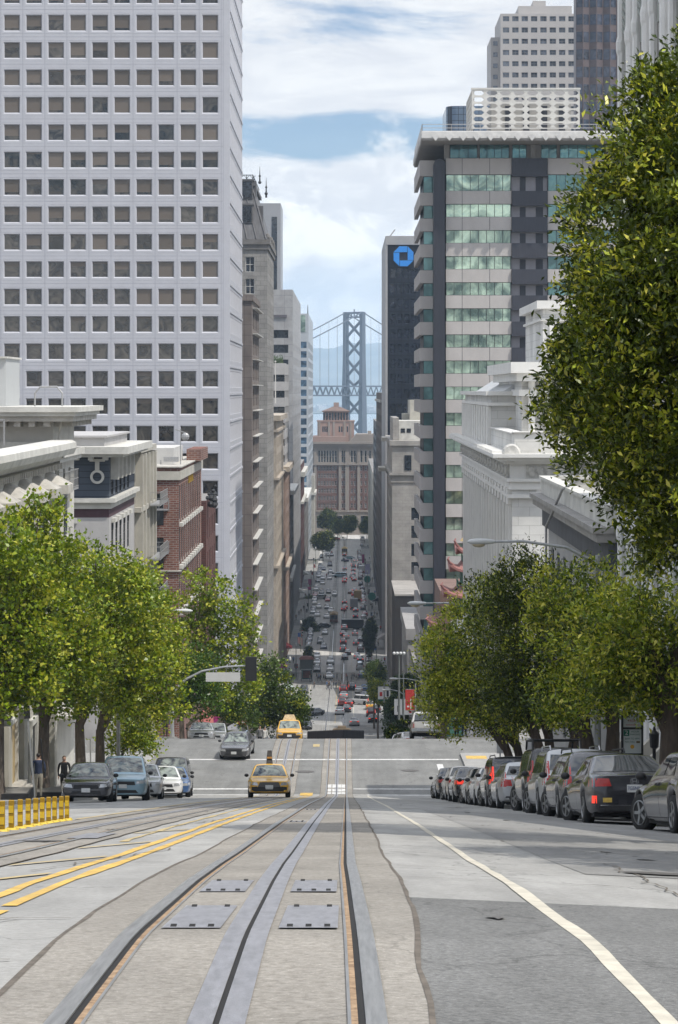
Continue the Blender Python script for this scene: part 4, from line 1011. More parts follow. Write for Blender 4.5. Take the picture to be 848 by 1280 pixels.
t=block('office_building','orange brick building with ribbed bays below the banded grey block','building',-1,-40,Xc+.5,600.5,652,Z_(585,600),M_org,street=[(12,4.0,2.0,2.4,.8,3,None,.5,.5)],frame=M_frd,ledges=[(Z_(590,600),Z_(585,600)+.3,1.0),(-45,-44.3,.8)],mtrim=M_cot)
t=block('office_building','dark stone building with a white projecting cornice at mid height','building',-1,-40,Xc+.3,653,703,Z_(614,653),M_dkst,street=[(10,4.0,2.4,2.6,.8,2,None,.5,.5)],frame=M_frd,ledges=[(Z_(618,653),Z_(613,653),1.5),(-52,-51,.8)],mtrim=M_trim)
t=block('office_building','dark red stone building with pale cornice beside the blue glass tower','building',-1,-44,Xc,835,902,Z_(581,835),M_brk2,street=[(12,4.0,2.2,2.4,.8,2,None,1,1)],frame=M_frd,ledges=[(Z_(596,835),Z_(590,835),1.4),(Z_(630,835),Z_(627,835),1.0)],mtrim=M_trim)
t=block('office_building','low stone building with awning height cornice next to the far trees','building',-1,-44,Xc,905,1000,Z_(622,905),M_dkst,street=[(14,4.0,2.4,2.4,.8,2,None,1,1)],frame=M_frd,ledges=[(Z_(627,905),Z_(622,905),1.4)],mtrim=M_trim)
def glass_tower():
    d0,d1,x1,x0=1002.0,1140.0,Xc,-52.0;zt=Z_(392,d0)
    t=block('office_tower','blue glass tower with pale floor bands and a greenish lantern top','tower',-1,x0,x1,d0,d1,zt,mat('cool_grey_panel',(.36,.38,.40),.5,.08,.2),
              west=[(12,4.0,2.4,2.7,.6,11,None,.5,.5)],street=[(34,4.0,3.2,2.7,.6,11,None,.5,.5)],frame=M_fr,glass=M_glb,style='bare',depth=.6)
    s=MB();s.box(X_(376,d0),x1-1.3,d0-.15,d0+.1,Z_(415,d0),Z_(394,d0));s.build('lantern',M_glg,t)
    a=MB();xx=x1-.9;a.tube([(xx,d0+40,zt),(xx,d0+40,Z_(381,d0+40))],[.3,.1],6);a.build('mast',M_frd,t)
glass_tower()
t=block('office_building','pale stone building edge at the very end of the left side','building',-1,-50,Xc+1.2,1090.0,1128,Z_(590,1141),M_crm,street=[(6,4,2,2.4,.8,2,None,1,1)],frame=M_frd,ledges=[(Z_(613,1141),Z_(610,1141),.8)],mtrim=M_trim)
# ---------------------------------------------------------------- banded office block on the right
M_band=mat('beige_concrete_band',(.47,.445,.425),.75,.08,.5,bump=.08,bscale=20,stretch=(1,1,.5))
M_navy=mat('dark_navy_panel',(.035,.037,.048),.45,.2,1.0,stretch=(6,6,.5))
M_balc=mat('dark_balcony_panel',(.045,.047,.06),.5,.2,1.5,stretch=(8,8,.4))
M_rec=mat('recess_wall',(.30,.29,.31),.7,.12,1)
M_slab=mat('roof_slab_concrete',(.60,.59,.57),.8,.12,.8)
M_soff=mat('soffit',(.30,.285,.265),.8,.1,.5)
def banded_block():
    D0,D1=331.0,362.0;DA=334.0
    xa,xp,xm,xb0,xb1,xr=10.3,12.05,13.8,22.85,27.85,37.6
    t=thing('office_building','beige and green glass banded office block with dark balconies, overhanging roof and lattice screen','building',(22,D0,zg(D0)))
    zb=zg(D1)-2;U,N,rw=AX['west'];top=32.0
    core=MB();core.box(xa+.9,xr-.5,DA+.9,D1,zb,top);core.box(xm+.4,xr-.6,D0+.8,DA+2,zb,top);core.build('core',M_navy,t)
    sp=MB();sa_=MB();sc_=MB();wl_m=[];wl_a=[];wl_c=[]
    zs=[];z=32.0
    tops=[32.0]+[Z_(238.7,D0)-3.6*k for k in range(27)]
    for k,zt in enumerate(tops):
        hh=2.2 if k==0 else 1.78
        nz=tops[k+1]if k+1<len(tops)else zt-3.6
        if zt<zg(D0)-1:break
        sp.box(xm,xb0-.0,D0,D0+.5,zt-hh,zt);sc_.box(xb1,xr,D0+.002,D0+.5,zt-hh,zt)
        za=zt+.0;sa_.box(xa,xp+.3,DA,DA+.5,za-hh,za);sa_.box(xa,xa+.55,DA+.5,D1,za-hh,za)
        for x in(xm+2.25,xm+6.05):sp.box(x-.03,x+.03,D0-.006,D0+.02,zt-hh,zt,1)
        sc_.box(xb1+4.8,xb1+4.86,D0-.006,D0+.02,zt-hh,zt,1)
        wc,wh=(zt-hh+nz)/2,zt-hh-nz
        wl_m.append((Vector(((xm+xb0)/2-.02,D0+.38,wc)),xb0-xm-.1,wh,0));wl_a.append((Vector(((xa+xp)/2+.35,DA+.4,wc)),xp-xa-.3,wh,0));wl_c.append((Vector(((xb1+xr)/2,D0+.38,wc)),xr-xb1-.1,wh,0))
    sp.build('wall',[M_band,M_frd],t);sa_.build('corner_wall',[M_band,M_frd],t);sc_.build('end_wall',[M_band,M_frd],t)
    put_windows(t,wl_m,'ribbon',M_frd,M_glg,True);put_windows(t,wl_a,'ribbon',M_frd,M_glt,True);put_windows(t,wl_c,'ribbon',M_frd,M_glt,True)
    p=MB();n=10;px,pr=(xp+xm)/2-.05,(xm-xp)/2-.12;pz=Z_(206,D0)
    poly=[(px-pr,zb),(px+pr,zb),(px+pr,pz)]+[(px+pr*math.cos(a*math.pi/n),pz+pr*math.sin(a*math.pi/n))for a in range(1,n)]+[(px-pr,pz)]
    p.extrude_y(poly,D0-.9,D0+3.5);p.build('pier',M_navy,t)
    r=MB();r.box(xb0,xb1,D0+.75,D0+.9,zb,top);r.build('recess',M_rec,t)
    for k,zt in enumerate(tops):
        if zt<-45:break
        b=MB();b.box(xb0+.05,xb1-.05,D0-.35,D0+.7,zt-(2.5 if k==0 else 2.05),zt-.02);bo=b.build('balcony',M_balc,t)
        zlo=(tops[k+1]if k+1<len(tops)else zt-3.6)
        d=MB();d.box(xb0+1.2,xb0+2.0,D0+.70,D0+.745,zlo,zt-2.2);d.build('door',M_navy,bo)
        d=MB();d.box(xb1-1.6,xb1-.6,D0+.70,D0+.745,zlo,zt-2.2);d.build('door',M_navy,bo)
    # top storey, roof slab, soffit
    tf=MB();z1=34.35;tf.box(16.2,37.0,D0+2.2,D1-1,32.0,z1);tf.build('top_storey',M_rec,t)
    wx=[(14.4,18.2),(18.5,22.6),(23.0,25.0),(27.0,29.2),(29.6,35.8)]
    for a,b in wx:
        fm,pm=window_mesh(b-a,2.1,'ribbon',M_frd,M_glt,True);o=inst('window',fm,t,((a+b)/2,D0+1.0,33.15));child('pane',pm,o)
    c=MB()
    for x in(13.95,25.9,36.3):c.box(x-.35,x+.35,D0+.7,D0+1.4,32.0,z1)
    c.box(13.95,36.3,D0+1.15,D0+2.0,32.0,z1);c.build('top_frame',M_soff,t)
    s=MB();s.box(10.27,38.2,326,366,Z_(173,326),Z_(164,326));so=s.build('roof_slab',M_slab,t,bevel=.05)
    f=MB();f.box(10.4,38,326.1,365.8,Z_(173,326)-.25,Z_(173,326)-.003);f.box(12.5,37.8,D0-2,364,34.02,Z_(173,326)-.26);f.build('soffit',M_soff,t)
    for k in range(15):
        x=12.2+k*1.87;d=MB();zc=Z_(170.5,326);d.extrude_y([(x,zc-.62),(x+.52,zc),(x,zc+.62),(x-.52,zc)],325.75,326.0-.003);d.build('diamond_block',M_slab,so)
    rl=MB();railing(rl,[(10.4,363,Z_(164,326)),(10.4,326.4,Z_(164,326)),(38,326.4,Z_(164,326))],.98,3.7,.05);rl.build('railing',mat('rail_paint',(.42,.41,.40),.5,.1,3),so)
    # lattice screen of rounded openings
    lx0,lx1,ld=X_(590,345),X_(725,345),345.0;lz0,lz1=Z_(161,345),Z_(112,345);nx,nz=8,6;cw,ch=(lx1-lx0)/nx,(lz1-lz0)/nz
    la=MB()
    def lattice(O,Uv,n_,w_):
        O=Vector(O)
        for i in range(n_):
            for j in range(nz):
                o0=O+Uv*(i*w_)+Zv*(lz0+j*ch)
                a,b_=w_*.10,ch*.14;c1,c2=w_*.18,ch*.3
                inner=[(a+c1,b_),(w_-a-c1,b_),(w_-a,b_+c2),(w_-a,ch-b_-c2),(w_-a-c1,ch-b_),(a+c1,ch-b_),(a,ch-b_-c2),(a,b_+c2)]
                outer=[(w_*.3,0),(w_*.7,0),(w_,ch*.3),(w_,ch*.7),(w_*.7,ch),(w_*.3,ch),(0,ch*.7),(0,ch*.3)]
                back=Uv.cross(Zv)*-.35
                for q in range(8):
                    r_=(q+1)%8;A,B,C,D=(o0+Uv*p_[0]+Zv*p_[1]for p_ in(outer[q],outer[r_],inner[r_],inner[q]))
                    la.face([A,B,C,D]);la.face([D,C,C+back,D+back])
                for q,cr in((1,(w_,0)),(3,(w_,ch)),(5,(0,ch)),(7,(0,0))):
                    r_=(q+1)%8;A,B,C=(o0+Uv*p_[0]+Zv*p_[1]for p_ in(outer[q],cr,outer[r_]));la.face([A,B,C])
    lattice((lx0,ld,0),Vector((1,0,0)),nx,cw);lattice((lx0,ld+16,0),Vector((0,-1,0)),8,2.0)
    la.box(lx0-.1,lx1+.1,ld-.1,ld+.4,lz1+.002,lz1+.25)
    lo=la.build('lattice_screen',mat('lattice_concrete',(.50,.49,.46),.75,.1,1),t)
    h=MB();h.box(lx0+3,lx1-1,ld+3,ld+15,lz0-2,lz1-1.6);h.build('plant_room',mat('plant_room_wall',(.34,.33,.31),.8,.15,.5),t)
    for k in range(4):l=MB();x=lx0+5+k*2.6;l.box(x,x+.9,ld+2.9,ld+3.0,lz0,lz1-2);l.build('louvre',M_navy,t)
banded_block()
t=thing('office_block','rounded blue glass tower top showing just behind the banded block roof rail','tower',(X_(570,420),420,zg(420)))
b=MB();cx,n=X_(576,425),12;poly=[(cx-2.6+2.0*(1-math.cos(a*math.pi/2/n)),425-0-2.0*math.sin(a*math.pi/2/n))for a in range(n+1)]+[(cx+8,423),(cx+8,440),(cx-2.6,440)]
b.prism(poly,zg(420)-2,Z_(134,425));b.build('glass_wall',brick_mat('blue_curtain_wall',(.16,.21,.28),(.13,.18,.25),(.05,.06,.08),.9,1.1,.05,.15,.1,0),t)
def hotel_tower():
    D0=640.0;t=thing('hotel_tower','tall pale hotel tower with paired square windows above the lattice screen','tower',(50,D0,zg(D0)))
    M=mat('hotel_panel',(.42,.40,.385),.75,.06,.3)
    xa,xb,xc=X_(626,D0),X_(660,D0),X_(720.5,D0);zt=Z_(17,D0);zb=-62
    U,N,rw=AX['west'];mb=MB()
    xs=[xa+.2+(xc-xa-.2)*(k+.5)/8 for k in range(8)];ops=[]
    zc=[Z_(23.5+14.05*k,D0)for k in range(26)]
    for x in xs:
        for z in zc:ops.append((x-.85,x+.85,z-.68,z+.68))
    facade(mb,(0,D0,0),U,N,xa,xc,zb,zt,ops,0,.25)
    mb.face([(xa,D0,zb),(xa,D0,zt),(xa,D0+25,zt),(xa,D0+25,zb)]);mb.face([(xc,D0,zb),(xc,D0+25,zb),(xc,D0+25,zt),(xc,D0,zt)]);mb.face([(xa,D0,zt),(xc,D0,zt),(xc,D0+25,zt),(xa,D0+25,zt)])
    mb.build('wall',M,t)
    wlo=X_(615,D0);w=MB();w.box(wlo,xa-.01,D0+4,D0+22,zb,Z_(44,D0));w.build('wing',M,t)
    w=MB();w.box(X_(649,D0),X_(716,D0),D0+2,D0+22,zt+.003,Z_(6,D0));w.box(X_(668,D0),X_(684,D0),D0+4,D0+18,Z_(6,D0),Z_(-2,D0));w.build('roof_storey',M,t)
    wl=centres((0,D0,0),U,N,rw,ops,.2)+[(Vector((wlo+1.2,D0+3.98,z)),1.2,1.2,0)for z in zc[2:9]]
    put_windows(t,wl,'far',M_fr,glass_mat('hotel_glass',(.13,.15,.18),.08,.2,.9,.3,.5,.4,.3,.5),False,100)
hotel_tower()
def granite_tower():
    D0=540.0;t=thing('granite_tower','very tall dark brown granite tower with stepped bay windows at the upper right','tower',(58,D0,zg(D0)))
    M=mat('carnelian_granite',(.125,.10,.10),.45,.12,.5)
    x0,zt,zb=X_(720,D0),125.0,-62;G=glass_mat('granite_tower_glass',(.045,.052,.075),.06,.2,.9,.3,.5,.4,.3,.5)
    mb=MB();wl=[]
    z0=Z_(3,D0);fh=3.93;p=3.05;n=12
    for i in range(n):                      # saw-tooth bays
        xa=x0+i*p;mb.face([(xa,D0,zb),(xa+p*.5,D0-1.0,zb),(xa+p*.5,D0-1.0,zt),(xa,D0,zt)]);mb.face([(xa+p*.5,D0-1.0,zb),(xa+p,D0,zb),(xa+p,D0,zt),(xa+p*.5,D0-1.0,zt)])
        for k in range(-6,24):
            z=z0-fh*k
            for(ax,ay,bx,by)in((xa+.12,D0-.08,xa+p*.5-.12,D0-.92),(xa+p*.5+.12,D0-.92,xa+p-.12,D0-.08)):
                a_=math.atan2(by-ay,bx-ax);wl.append((Vector(((ax+bx)/2,(ay+by)/2-.05,z)),math.hypot(bx-ax,by-ay),2.35,a_))
    mb.face([(x0,D0,zb),(x0,D0,zt),(x0,D0+5,zt),(x0,D0+5,zb)]);mb.face([(x0,D0,zt),(x0+n*p,D0,zt),(x0+n*p,D0+5,zt),(x0,D0+5,zt)])
    mb.build('wall',M,t);put_windows(t,wl,'bare',M_frd,G,False,100)
granite_tower()

# ---------------------------------------------------------------- dark tower with the blue octagon sign
XRc=10.3
M_dkw=brick_mat('dark_curtain_wall',(.014,.017,.028),(.018,.021,.032),(.008,.010,.014),1.75,1.9,.10,.35,.35,0,blotch=.1)
t=block('office_tower','dark navy tower with a pale crown carrying a blue octagon sign','tower',1,XRc+.6,46,624,689,Z_(306,624),M_dkw,west=[(19,3.9,1.35,2.5,.7,5.5,None,.5,.5)],street=[(16,3.9,2.6,2.5,.7,5.5,None,1,1)],frame=M_frd,glass=glass_mat('navy_glass',(.022,.026,.04),.1,.1,.9,.4,.6,.5,.5,.5),style='bare',depth=.35,most=80)
c=MB();c.box(XRc,46.5,623.6,690,Z_(306,624)+.003,Z_(295,624));c.box(XRc,XRc+.56,623.7,690,zg(690),Z_(306,624));c.build('crown',mat('pale_crown',(.34,.34,.345),.7,.1,.5),t)
a=MB();a.bar((X_(488,630),630,Z_(295,630)),(X_(494,630),630,Z_(287,630)),.3);a.build('roof_davit',M_irong,t)
def octagon_sign():
    D=623.3;cx,cz,r=X_(504.6,D),Z_(320.4,D),2.62
    sg=thing('illuminated_sign','bright blue octagon of four pieces around a dark square on the dark tower','sign',(cx,D,cz))
    B=mat('sign_blue',(.03,.22,.62),.4,.05,2,emit=.12)
    k=math.tan(math.pi/8)*r;o=1.05;g=.09
    # one of the four pieces: from the octagon's rim in to the square, turned by quarters
    piece=[(-r+.0,k),(-k,r),(o+0.0,r),(o,o),(-r,o)]
    piece=[(-r,o+g*0),(-r,k)if k>o else(-r,o),(-k,r),(o-g,r),(o-g,o),(-r,o)]
    base=[(-r,o),(-r,k+.001),(-k,r),(k*.93,r),(o,o)]
    for q in range(4):
        a_=q*math.pi/2;pts=[(cx+x*math.cos(a_)-z*math.sin(a_),cz+x*math.sin(a_)+z*math.cos(a_))for x,z in base]
        gx,gz=sum(p[0]for p in pts)/len(pts),sum(p[1]for p in pts)/len(pts)
        pts=[(gx+(x-gx)*.955,gz+(z-gz)*.955)for x,z in pts]
        m_=MB();m_.extrude_y(pts,D-.3,D+.2);m_.build('sign_piece',B,sg)
    bk=MB();bk.extrude_y([(cx+r*1.05*math.cos(math.pi/8+i*math.pi/4)/math.cos(math.pi/8),cz+r*1.05*math.sin(math.pi/8+i*math.pi/4)/math.cos(math.pi/8))for i in range(8)],D+.21,D+.35);bk.build('back_plate',M_navy,sg)
octagon_sign()
M_brown=mat('brown_cladding',(.13,.11,.10),.7,.2,.4)
t=block('office_building','brown grey office block beyond the dark tower on the right','building',1,XRc,40,692,812,Z_(491,692),M_brown,street=[(14,3.9,3.0,2.3,.8,2,None,1,1)],frame=M_frd,ledges=[(Z_(503,700),Z_(500,700),.5)],mtrim=M_trim)
t=block('office_tower','narrow black glass block beyond the brown office block','building',1,XRc+.1,38,822,905,Z_(527,822),mat('black_cladding',(.025,.028,.035),.4,.2,.5),street=[(14,3.9,3.0,2.3,.8,2,None,1,1)],frame=M_frd,glass=M_glb)
t=block('office_building','pale low building at the far right end of the street','building',1,XRc+.1,36,915,1120,Z_(592,915),M_crm,street=[(24,3.9,2.4,2.3,.8,2,None,1,1)],frame=M_frd)
M_lime=brick_mat('limestone',(.36,.34,.315),(.335,.315,.29),(.24,.225,.21),1.5,.75,.02,.8,.2)
t=block('office_building','pale limestone building with white penthouse and cornices in front of the dark tower','building',1,XRc+.05,36,537,604,Z_(553,537),M_lime,west=[(6,4.05,1.75,2.75,.7,14,None,3.4,1.0)],street=[(16,4.05,2.0,2.7,.7,6,None,1,1)],frame=M_frd,ledges=[(Z_(557,537),Z_(551,537),.5),(Z_(594,537),Z_(591,537),.6),(Z_(603,537),Z_(601.5,537),.25)],mtrim=M_lime,depth=.35)
b=MB();b.box(X_(499,541),34,541,560,Z_(552,541),Z_(526,541));po=b.build('penthouse',M_trim,t)
for x in(501.3,508.6):w=MB();xx=X_(x,541);w.box(xx,xx+.95,540.93,541.05,Z_(541,541),Z_(535.6,541));w.build('window',M_gl,po)
b=MB();b.box(XRc+.3,X_(499,541)-.05,540,575,Z_(552,541),Z_(522,541));b.build('penthouse',M_lime,t)
b=MB();b.box(X_(512,560),30,556,575,Z_(530,560),Z_(500,560));b.box(X_(504,558),25,560.5,572,Z_(530,560),Z_(517,560));b.build('water_tank_house',M_crm,t)
w=MB();w.box(X_(506,536.9),X_(514.5,536.9),536.85,537.05,Z_(588,537),Z_(569,537));w.build('window',M_gl,t)
for zz,dd,pr in((Z_(546,585),575,1.6),(Z_(583,600),590,2.2)):
    b=MB();b.box(XRc-pr,XRc+.04,dd,dd+14,zz-.9,zz);b.build('cornice',M_crm,t)
t=block('commercial_building','dark brown windowless low block at the foot of the limestone building','building',1,XRc-.1,X_(528,494),494,530,Z_(743,494),mat('dark_brown_wall',(.03,.026,.025),.8,.15,.6),ledges=[(Z_(745,494),Z_(743,494)+.02,.15)],mtrim=M_lime,parapet=.5)
t=block('commercial_building','grey concrete podium with slanted parapets between the dark block and the pagoda','building',1,XRc,40,400,440,Z_(786,400),mat('podium_concrete',(.33,.32,.31),.8,.15,.4),ledges=[(Z_(800,400),Z_(786,400)+.03,.3)],parapet=1.2,street=[(5,6,3,3.4,1,4,None,1,1)],frame=M_frd)
t=block('commercial_building','low cream shop building beside the podium','building',1,XRc,40,330,395,Z_(818,385),mat('shop_wall',(.36,.34,.31),.8,.15,.4),street=[(9,5,3,3,1,2,None,1,1)],frame=M_frd,parapet=.6)

# ---------------------------------------------------------------- pagoda corner building
def pagoda():
    cx,d=16.6,299.0;t=thing('pagoda_building','corner building with green balconies, pink upturned pagoda eaves and a yellow cone roof','building',(cx,d,zg(d)))
    pink=mat('pagoda_pink',(.27,.125,.11),.6,.15,1);grn=mat('pagoda_green',(.05,.15,.11),.6,.2,1);yel=mat('pagoda_yellow',(.55,.40,.18),.6,.15,2,stretch=(6,6,.4))
    b=MB();b.box(12.0,40,d+6,d+26,zg(d)-2,-25.5);b.build('wall',mat('pagoda_wall',(.20,.135,.115),.8,.15,.5),t)
    tiers=[(Z_(690,d),2.9),(Z_(712,d),3.7),(Z_(743,d),4.5),(Z_(783,d),6.2)]
    zl=zg(d)-1
    for k,(z,hw)in enumerate(tiers):
        zt=z+1.6
        c=MB();c.box(cx-hw*.62,cx+hw*.62,d-hw*.62,d+hw*.62,tiers[k+1][0]if k<3 else zl,z);co=c.build('storey',grn,t)
        rl=MB();zz=(tiers[k+1][0]if k<3 else zl)+.9
        railing(rl,[(cx-hw*.72,d+hw*.72,zz),(cx-hw*.72,d-hw*.72,zz),(cx+hw*.72,d-hw*.72,zz)],.9,.5,.05);rl.build('railing',mat('pagoda_rail',(.10,.26,.2),.6,.1,2),co)
        for s in(-.3,.3):w=MB();w.box(cx+s*hw-.35,cx+s*hw+.35,d-hw*.64,d-hw*.62-.003,z-1.9,z-.5);w.build('window',M_gl,co)
        e=MB();n=12
        def rim(a):                               # square eave whose corners sweep up and out
            ca,sa_=math.cos(a),math.sin(a);r=hw/max(abs(ca),abs(sa_));q=(min(abs(ca),abs(sa_))/max(abs(ca),abs(sa_)))**3;return cx+ca*r*(1+.02*q),d+sa_*r*(1+.02*q),z+.95*q
        def mid(a):
            ca,sa_=math.cos(a),math.sin(a);r=hw*.72/max(abs(ca),abs(sa_));return cx+ca*r,d+sa_*r,z+.35
        def inn(a):
            ca,sa_=math.cos(a),math.sin(a);r=hw*.5/max(abs(ca),abs(sa_));return cx+ca*r,d+sa_*r,zt-.2
        m_=48
        for i in range(m_):
            a0,a1=2*math.pi*i/m_,2*math.pi*(i+1)/m_
            e.face([rim(a0),rim(a1),mid(a1),mid(a0)]);e.face([mid(a0),mid(a1),inn(a1),inn(a0)])
            lo=lambda a:tuple(np.array(rim(a))-(0,0,.28));e.face([lo(a0),lo(a1),rim(a1),rim(a0)]);li=lambda a:(mid(a)[0],mid(a)[1],z-.1);e.face([li(a0),li(a1),lo(a1),lo(a0)])
        eo=e.build('eave',pink,t)
        for sx in(-1,1):
            o_=MB();o_.tube([(cx+sx*hw*.9,d-hw*.9,z+.75),(cx+sx*hw*1.03,d-hw*1.03,z+1.15),(cx+sx*hw*1.1,d-hw*1.1,z+1.6),(cx+sx*hw*1.05,d-hw*1.05,z+1.85)],[.2,.17,.14,.1],6);o_.build('eave_horn',pink,eo)
    r=MB();zc=Z_(676,d);r.lathe([(2.6,zc),(2.0,zc+.7),(1.45,zc+1.7),(1.0,zc+2.9),(.5,zc+3.6),(.12,zc+4.6)],(cx+.2,d,0),16);r.build('cone_roof',yel,t)
pagoda()

# ---------------------------------------------------------------- white classical building
M_ter=brick_mat('white_terracotta',(.66,.65,.62),(.63,.62,.59),(.48,.47,.44),1.5,.62,.018,.7,.15)
M_terp=mat('white_terracotta_plain',(.66,.65,.62),.7,.08,.8);M_orn=mat('carved_ornament',(.48,.47,.44),.8,.25,3,bump=.6,bscale=7)
def classical():
    X0,X1,D0,D1=11.1,40.0,160.0,226.0;z=lambda y:Z_(y,D0)
    t=thing('classical_building','white classical stone building with a colonnade, carved frieze and stepped attic','building',(25,D0,zg(D0)))
    zb=zg(D1)-2;w=MB()
    w.box(X0,X1,D0,D1,zb,z(612));w.build('wall',M_ter,t)
    ra=MB()
    for a,b,p,m_ in((612,602,.18,0),(602,598,.4,0),(598,580,.12,0),(580,576,.5,0),(576,571.5,.95,0),(571.5,567,1.35,0)):
        ra.box(X0-p,X1,D0-p,D1+p,z(a)+.002,z(b),m_)
    ra.build('entablature',M_terp,t)
    l=MB();l.box(X0-.3,X1,D0-.3,D1,z(622.5),z(618));l.build('string_course',M_terp,t)
    # carved frieze: panels and wreaths
    y=D0+1.0;k=0
    while y<D1-2:
        f=MB();f.box(X0-.26,X0-.125,y,y+2.2,z(597),z(581));f.sphere((X0-.28,y+1.1,z(589)),.12,.42,.38,8,5);f.sphere((X0-.28,y+.4,z(589)),.1,.25,.22,7,4);f.sphere((X0-.28,y+1.8,z(589)),.1,.25,.22,7,4);f.build('frieze_panel',M_orn,t);y+=3.3;k+=1
    x=X0+.9
    for k in range(7):
        f=MB();f.box(x,x+1.9,D0-.2,D0-.125,z(597),z(581))
        for s in(.35,.95,1.55):f.sphere((x+s,D0-.24,z(589)),.26,.1,.34,8,5)
        for s in(.65,1.25):f.bar((x+s-.22,D0-.24,z(595)),(x+s+.22,D0-.24,z(583)),.09)
        f.build('frieze_panel',M_orn,t)
        r=MB();r.lathe([(.02,-.06),(.26,-.05),(.3,0)],(x+.95,D0-.03,z(615.3)),12,'y');r.build('rosette',M_terp,t);x+=2.75
    # colonnade on the street side: half columns with capitals
    y=D0+1.4;zs=z(617)
    k=0;zbot=zg(200)+9.2
    while y<D1-.8:
        c=MB();c.box(X0-.13,X0-.002,y-.75,y+.75,zbot,zs)
        for f_ in(-.5,-.17,.17,.5):c.box(X0-.17,X0-.131,y+f_-.09,y+f_+.09,zbot+.5,zs-.9)
        co=c.build('pilaster',M_terp,t);c=MB();c.box(X0-.03,X0-.004,y+.8,y+2.5,zbot+.3,zs-.4);c.build('wall_bay',mat('shaded_terracotta',(.36,.355,.33),.75,.15,.8),t)  # shade between the pilasters put into a darker wall colour
        q=MB();q.box(X0-.28,X0+.2,y-.85,y+.85,zs-.75,zs+.28);q.build('capital',M_terp,co);y+=3.3 if k else 2.6;k+=1
    p=MB();p.box(X0-1.1,X0+.01,D0-.3,D1,zbot-1.0,zbot-.003);p.box(X0-.9,X0+.01,D0-.1,D1,zbot-1.6,zbot-1.002);p.build('base_cornice',M_terp,t)
    fr=MB();yy=D0
    while yy<D1:fr.sphere((X0-1.1,yy+.5,zbot-.5),.3,.45,.35,7,4);yy+=1.5
    fr.build('carved_border',M_orn,t)['kind']='stuff'
    # parapet and balustrade
    b=MB();b.box(X0+.15,X1,D0+.1,D0+.9,z(567)+.003,z(541));b.box(X0+.15,X0+.9,D0+.9,D0+26,z(567)+.003,z(543));b.box(X0+.02,X1,D0-.05,D0+1.05,z(541),z(539.5));b.box(X0+.02,X0+1.05,D0+1.05,D0+26.1,z(543),z(541.3));b.build('parapet',M_ter,t)
    sc=MB();sc.lathe([(.05,-.3),(.5,-.28),(.62,-.1),(.62,.3)],(X0-.1,D0-.6,z(566)),14,'y');sc.build('corner_scroll',M_orn,t)
    gt=MB();yy=D0+.4
    while yy<D1:gt.box(X0-1.33,X0-.6,yy,yy+.7,z(567)+.002,z(563.5));yy+=1.5
    gt.build('antefix_row',M_terp,t)['kind']='stuff'
    # attic storey set back
    ad=186.0;zt=Z_(491,ad)
    a=MB();a.box(X0+.2,30,ad,D1+1,z(567),zt);ao=a.build('attic',M_ter,t)
    c=MB();c.box(X0-.1,30,ad-.3,D1+1.3,zt-1.0,zt-.75);c.box(X0-.25,30,ad-.45,D1+1.4,zt-.2,zt+.12);c.build('attic_cornice',M_terp,ao)
    yy=ad+.3
    while yy<D1+.5:pl=MB();pl.box(X0-.12,X0+.19,yy,yy+1.3,z(566),zt-1.05);pl.build('pilaster',M_terp,ao);yy+=3.6
    g=MB();g.prism([(X0+1.2,ad+1),(30,ad+1),(30,D1),(X0+1.2,D1)],zt+.12,zt+2.6,0,[(X0+5,ad+2),(30,ad+2),(30,D1-2),(X0+5,D1-2)]);g.build('skylight_roof',M_sheet,t)
    # pavilion with columns and the block above it
    pd=178.0;px0=X_(654,pd);zc=Z_(458,pd)
    b=MB();b.box(px0,30,pd+1.2,206,z(567),zc);po=b.build('pavilion',M_ter,t)
    c=MB();c.box(px0-.5,30,pd-.3,206.5,zc-1.1,zc-.5);c.box(px0-.95,30,pd-.8,207,zc-.495,zc+.32);c.box(px0-.25,30,pd+.4,206,Z_(495,pd),Z_(487,pd));c.build('pavilion_cornice',M_terp,po)
    for k in range(6):q=MB();xx=px0+.7+k*.78+(0.5 if k else 0);q.tube([(xx,pd+.75,z(545)),(xx,pd+.75,zc-1.12)],.27,10);q.build('column',M_terp,po)
    td=186.0;b=MB();tx=X_(679,td);b.box(tx,34,td,204,zc-1,Z_(386,td));to=b.build('tower_block',M_ter,t)
    c=MB();c.box(tx-.5,34,td-.5,204.5,Z_(386,td),Z_(376,td));c.box(tx-.2,34,td-.2,204.2,Z_(401,td),Z_(398,td));c.build('tower_cornice',M_terp,to)
    for k in range(4):q=MB();xx=tx+.5+k*1.2;q.box(xx,xx+.5,td-.15,td-.01,zc,Z_(402,td));q.build('pilaster',M_terp,to)
    e=MB();e.tube([(X_(601,230),224,zt-16),(X_(601,230),224,zt-3)],.07,6);e.build('drainpipe',M_irong,t)
classical()

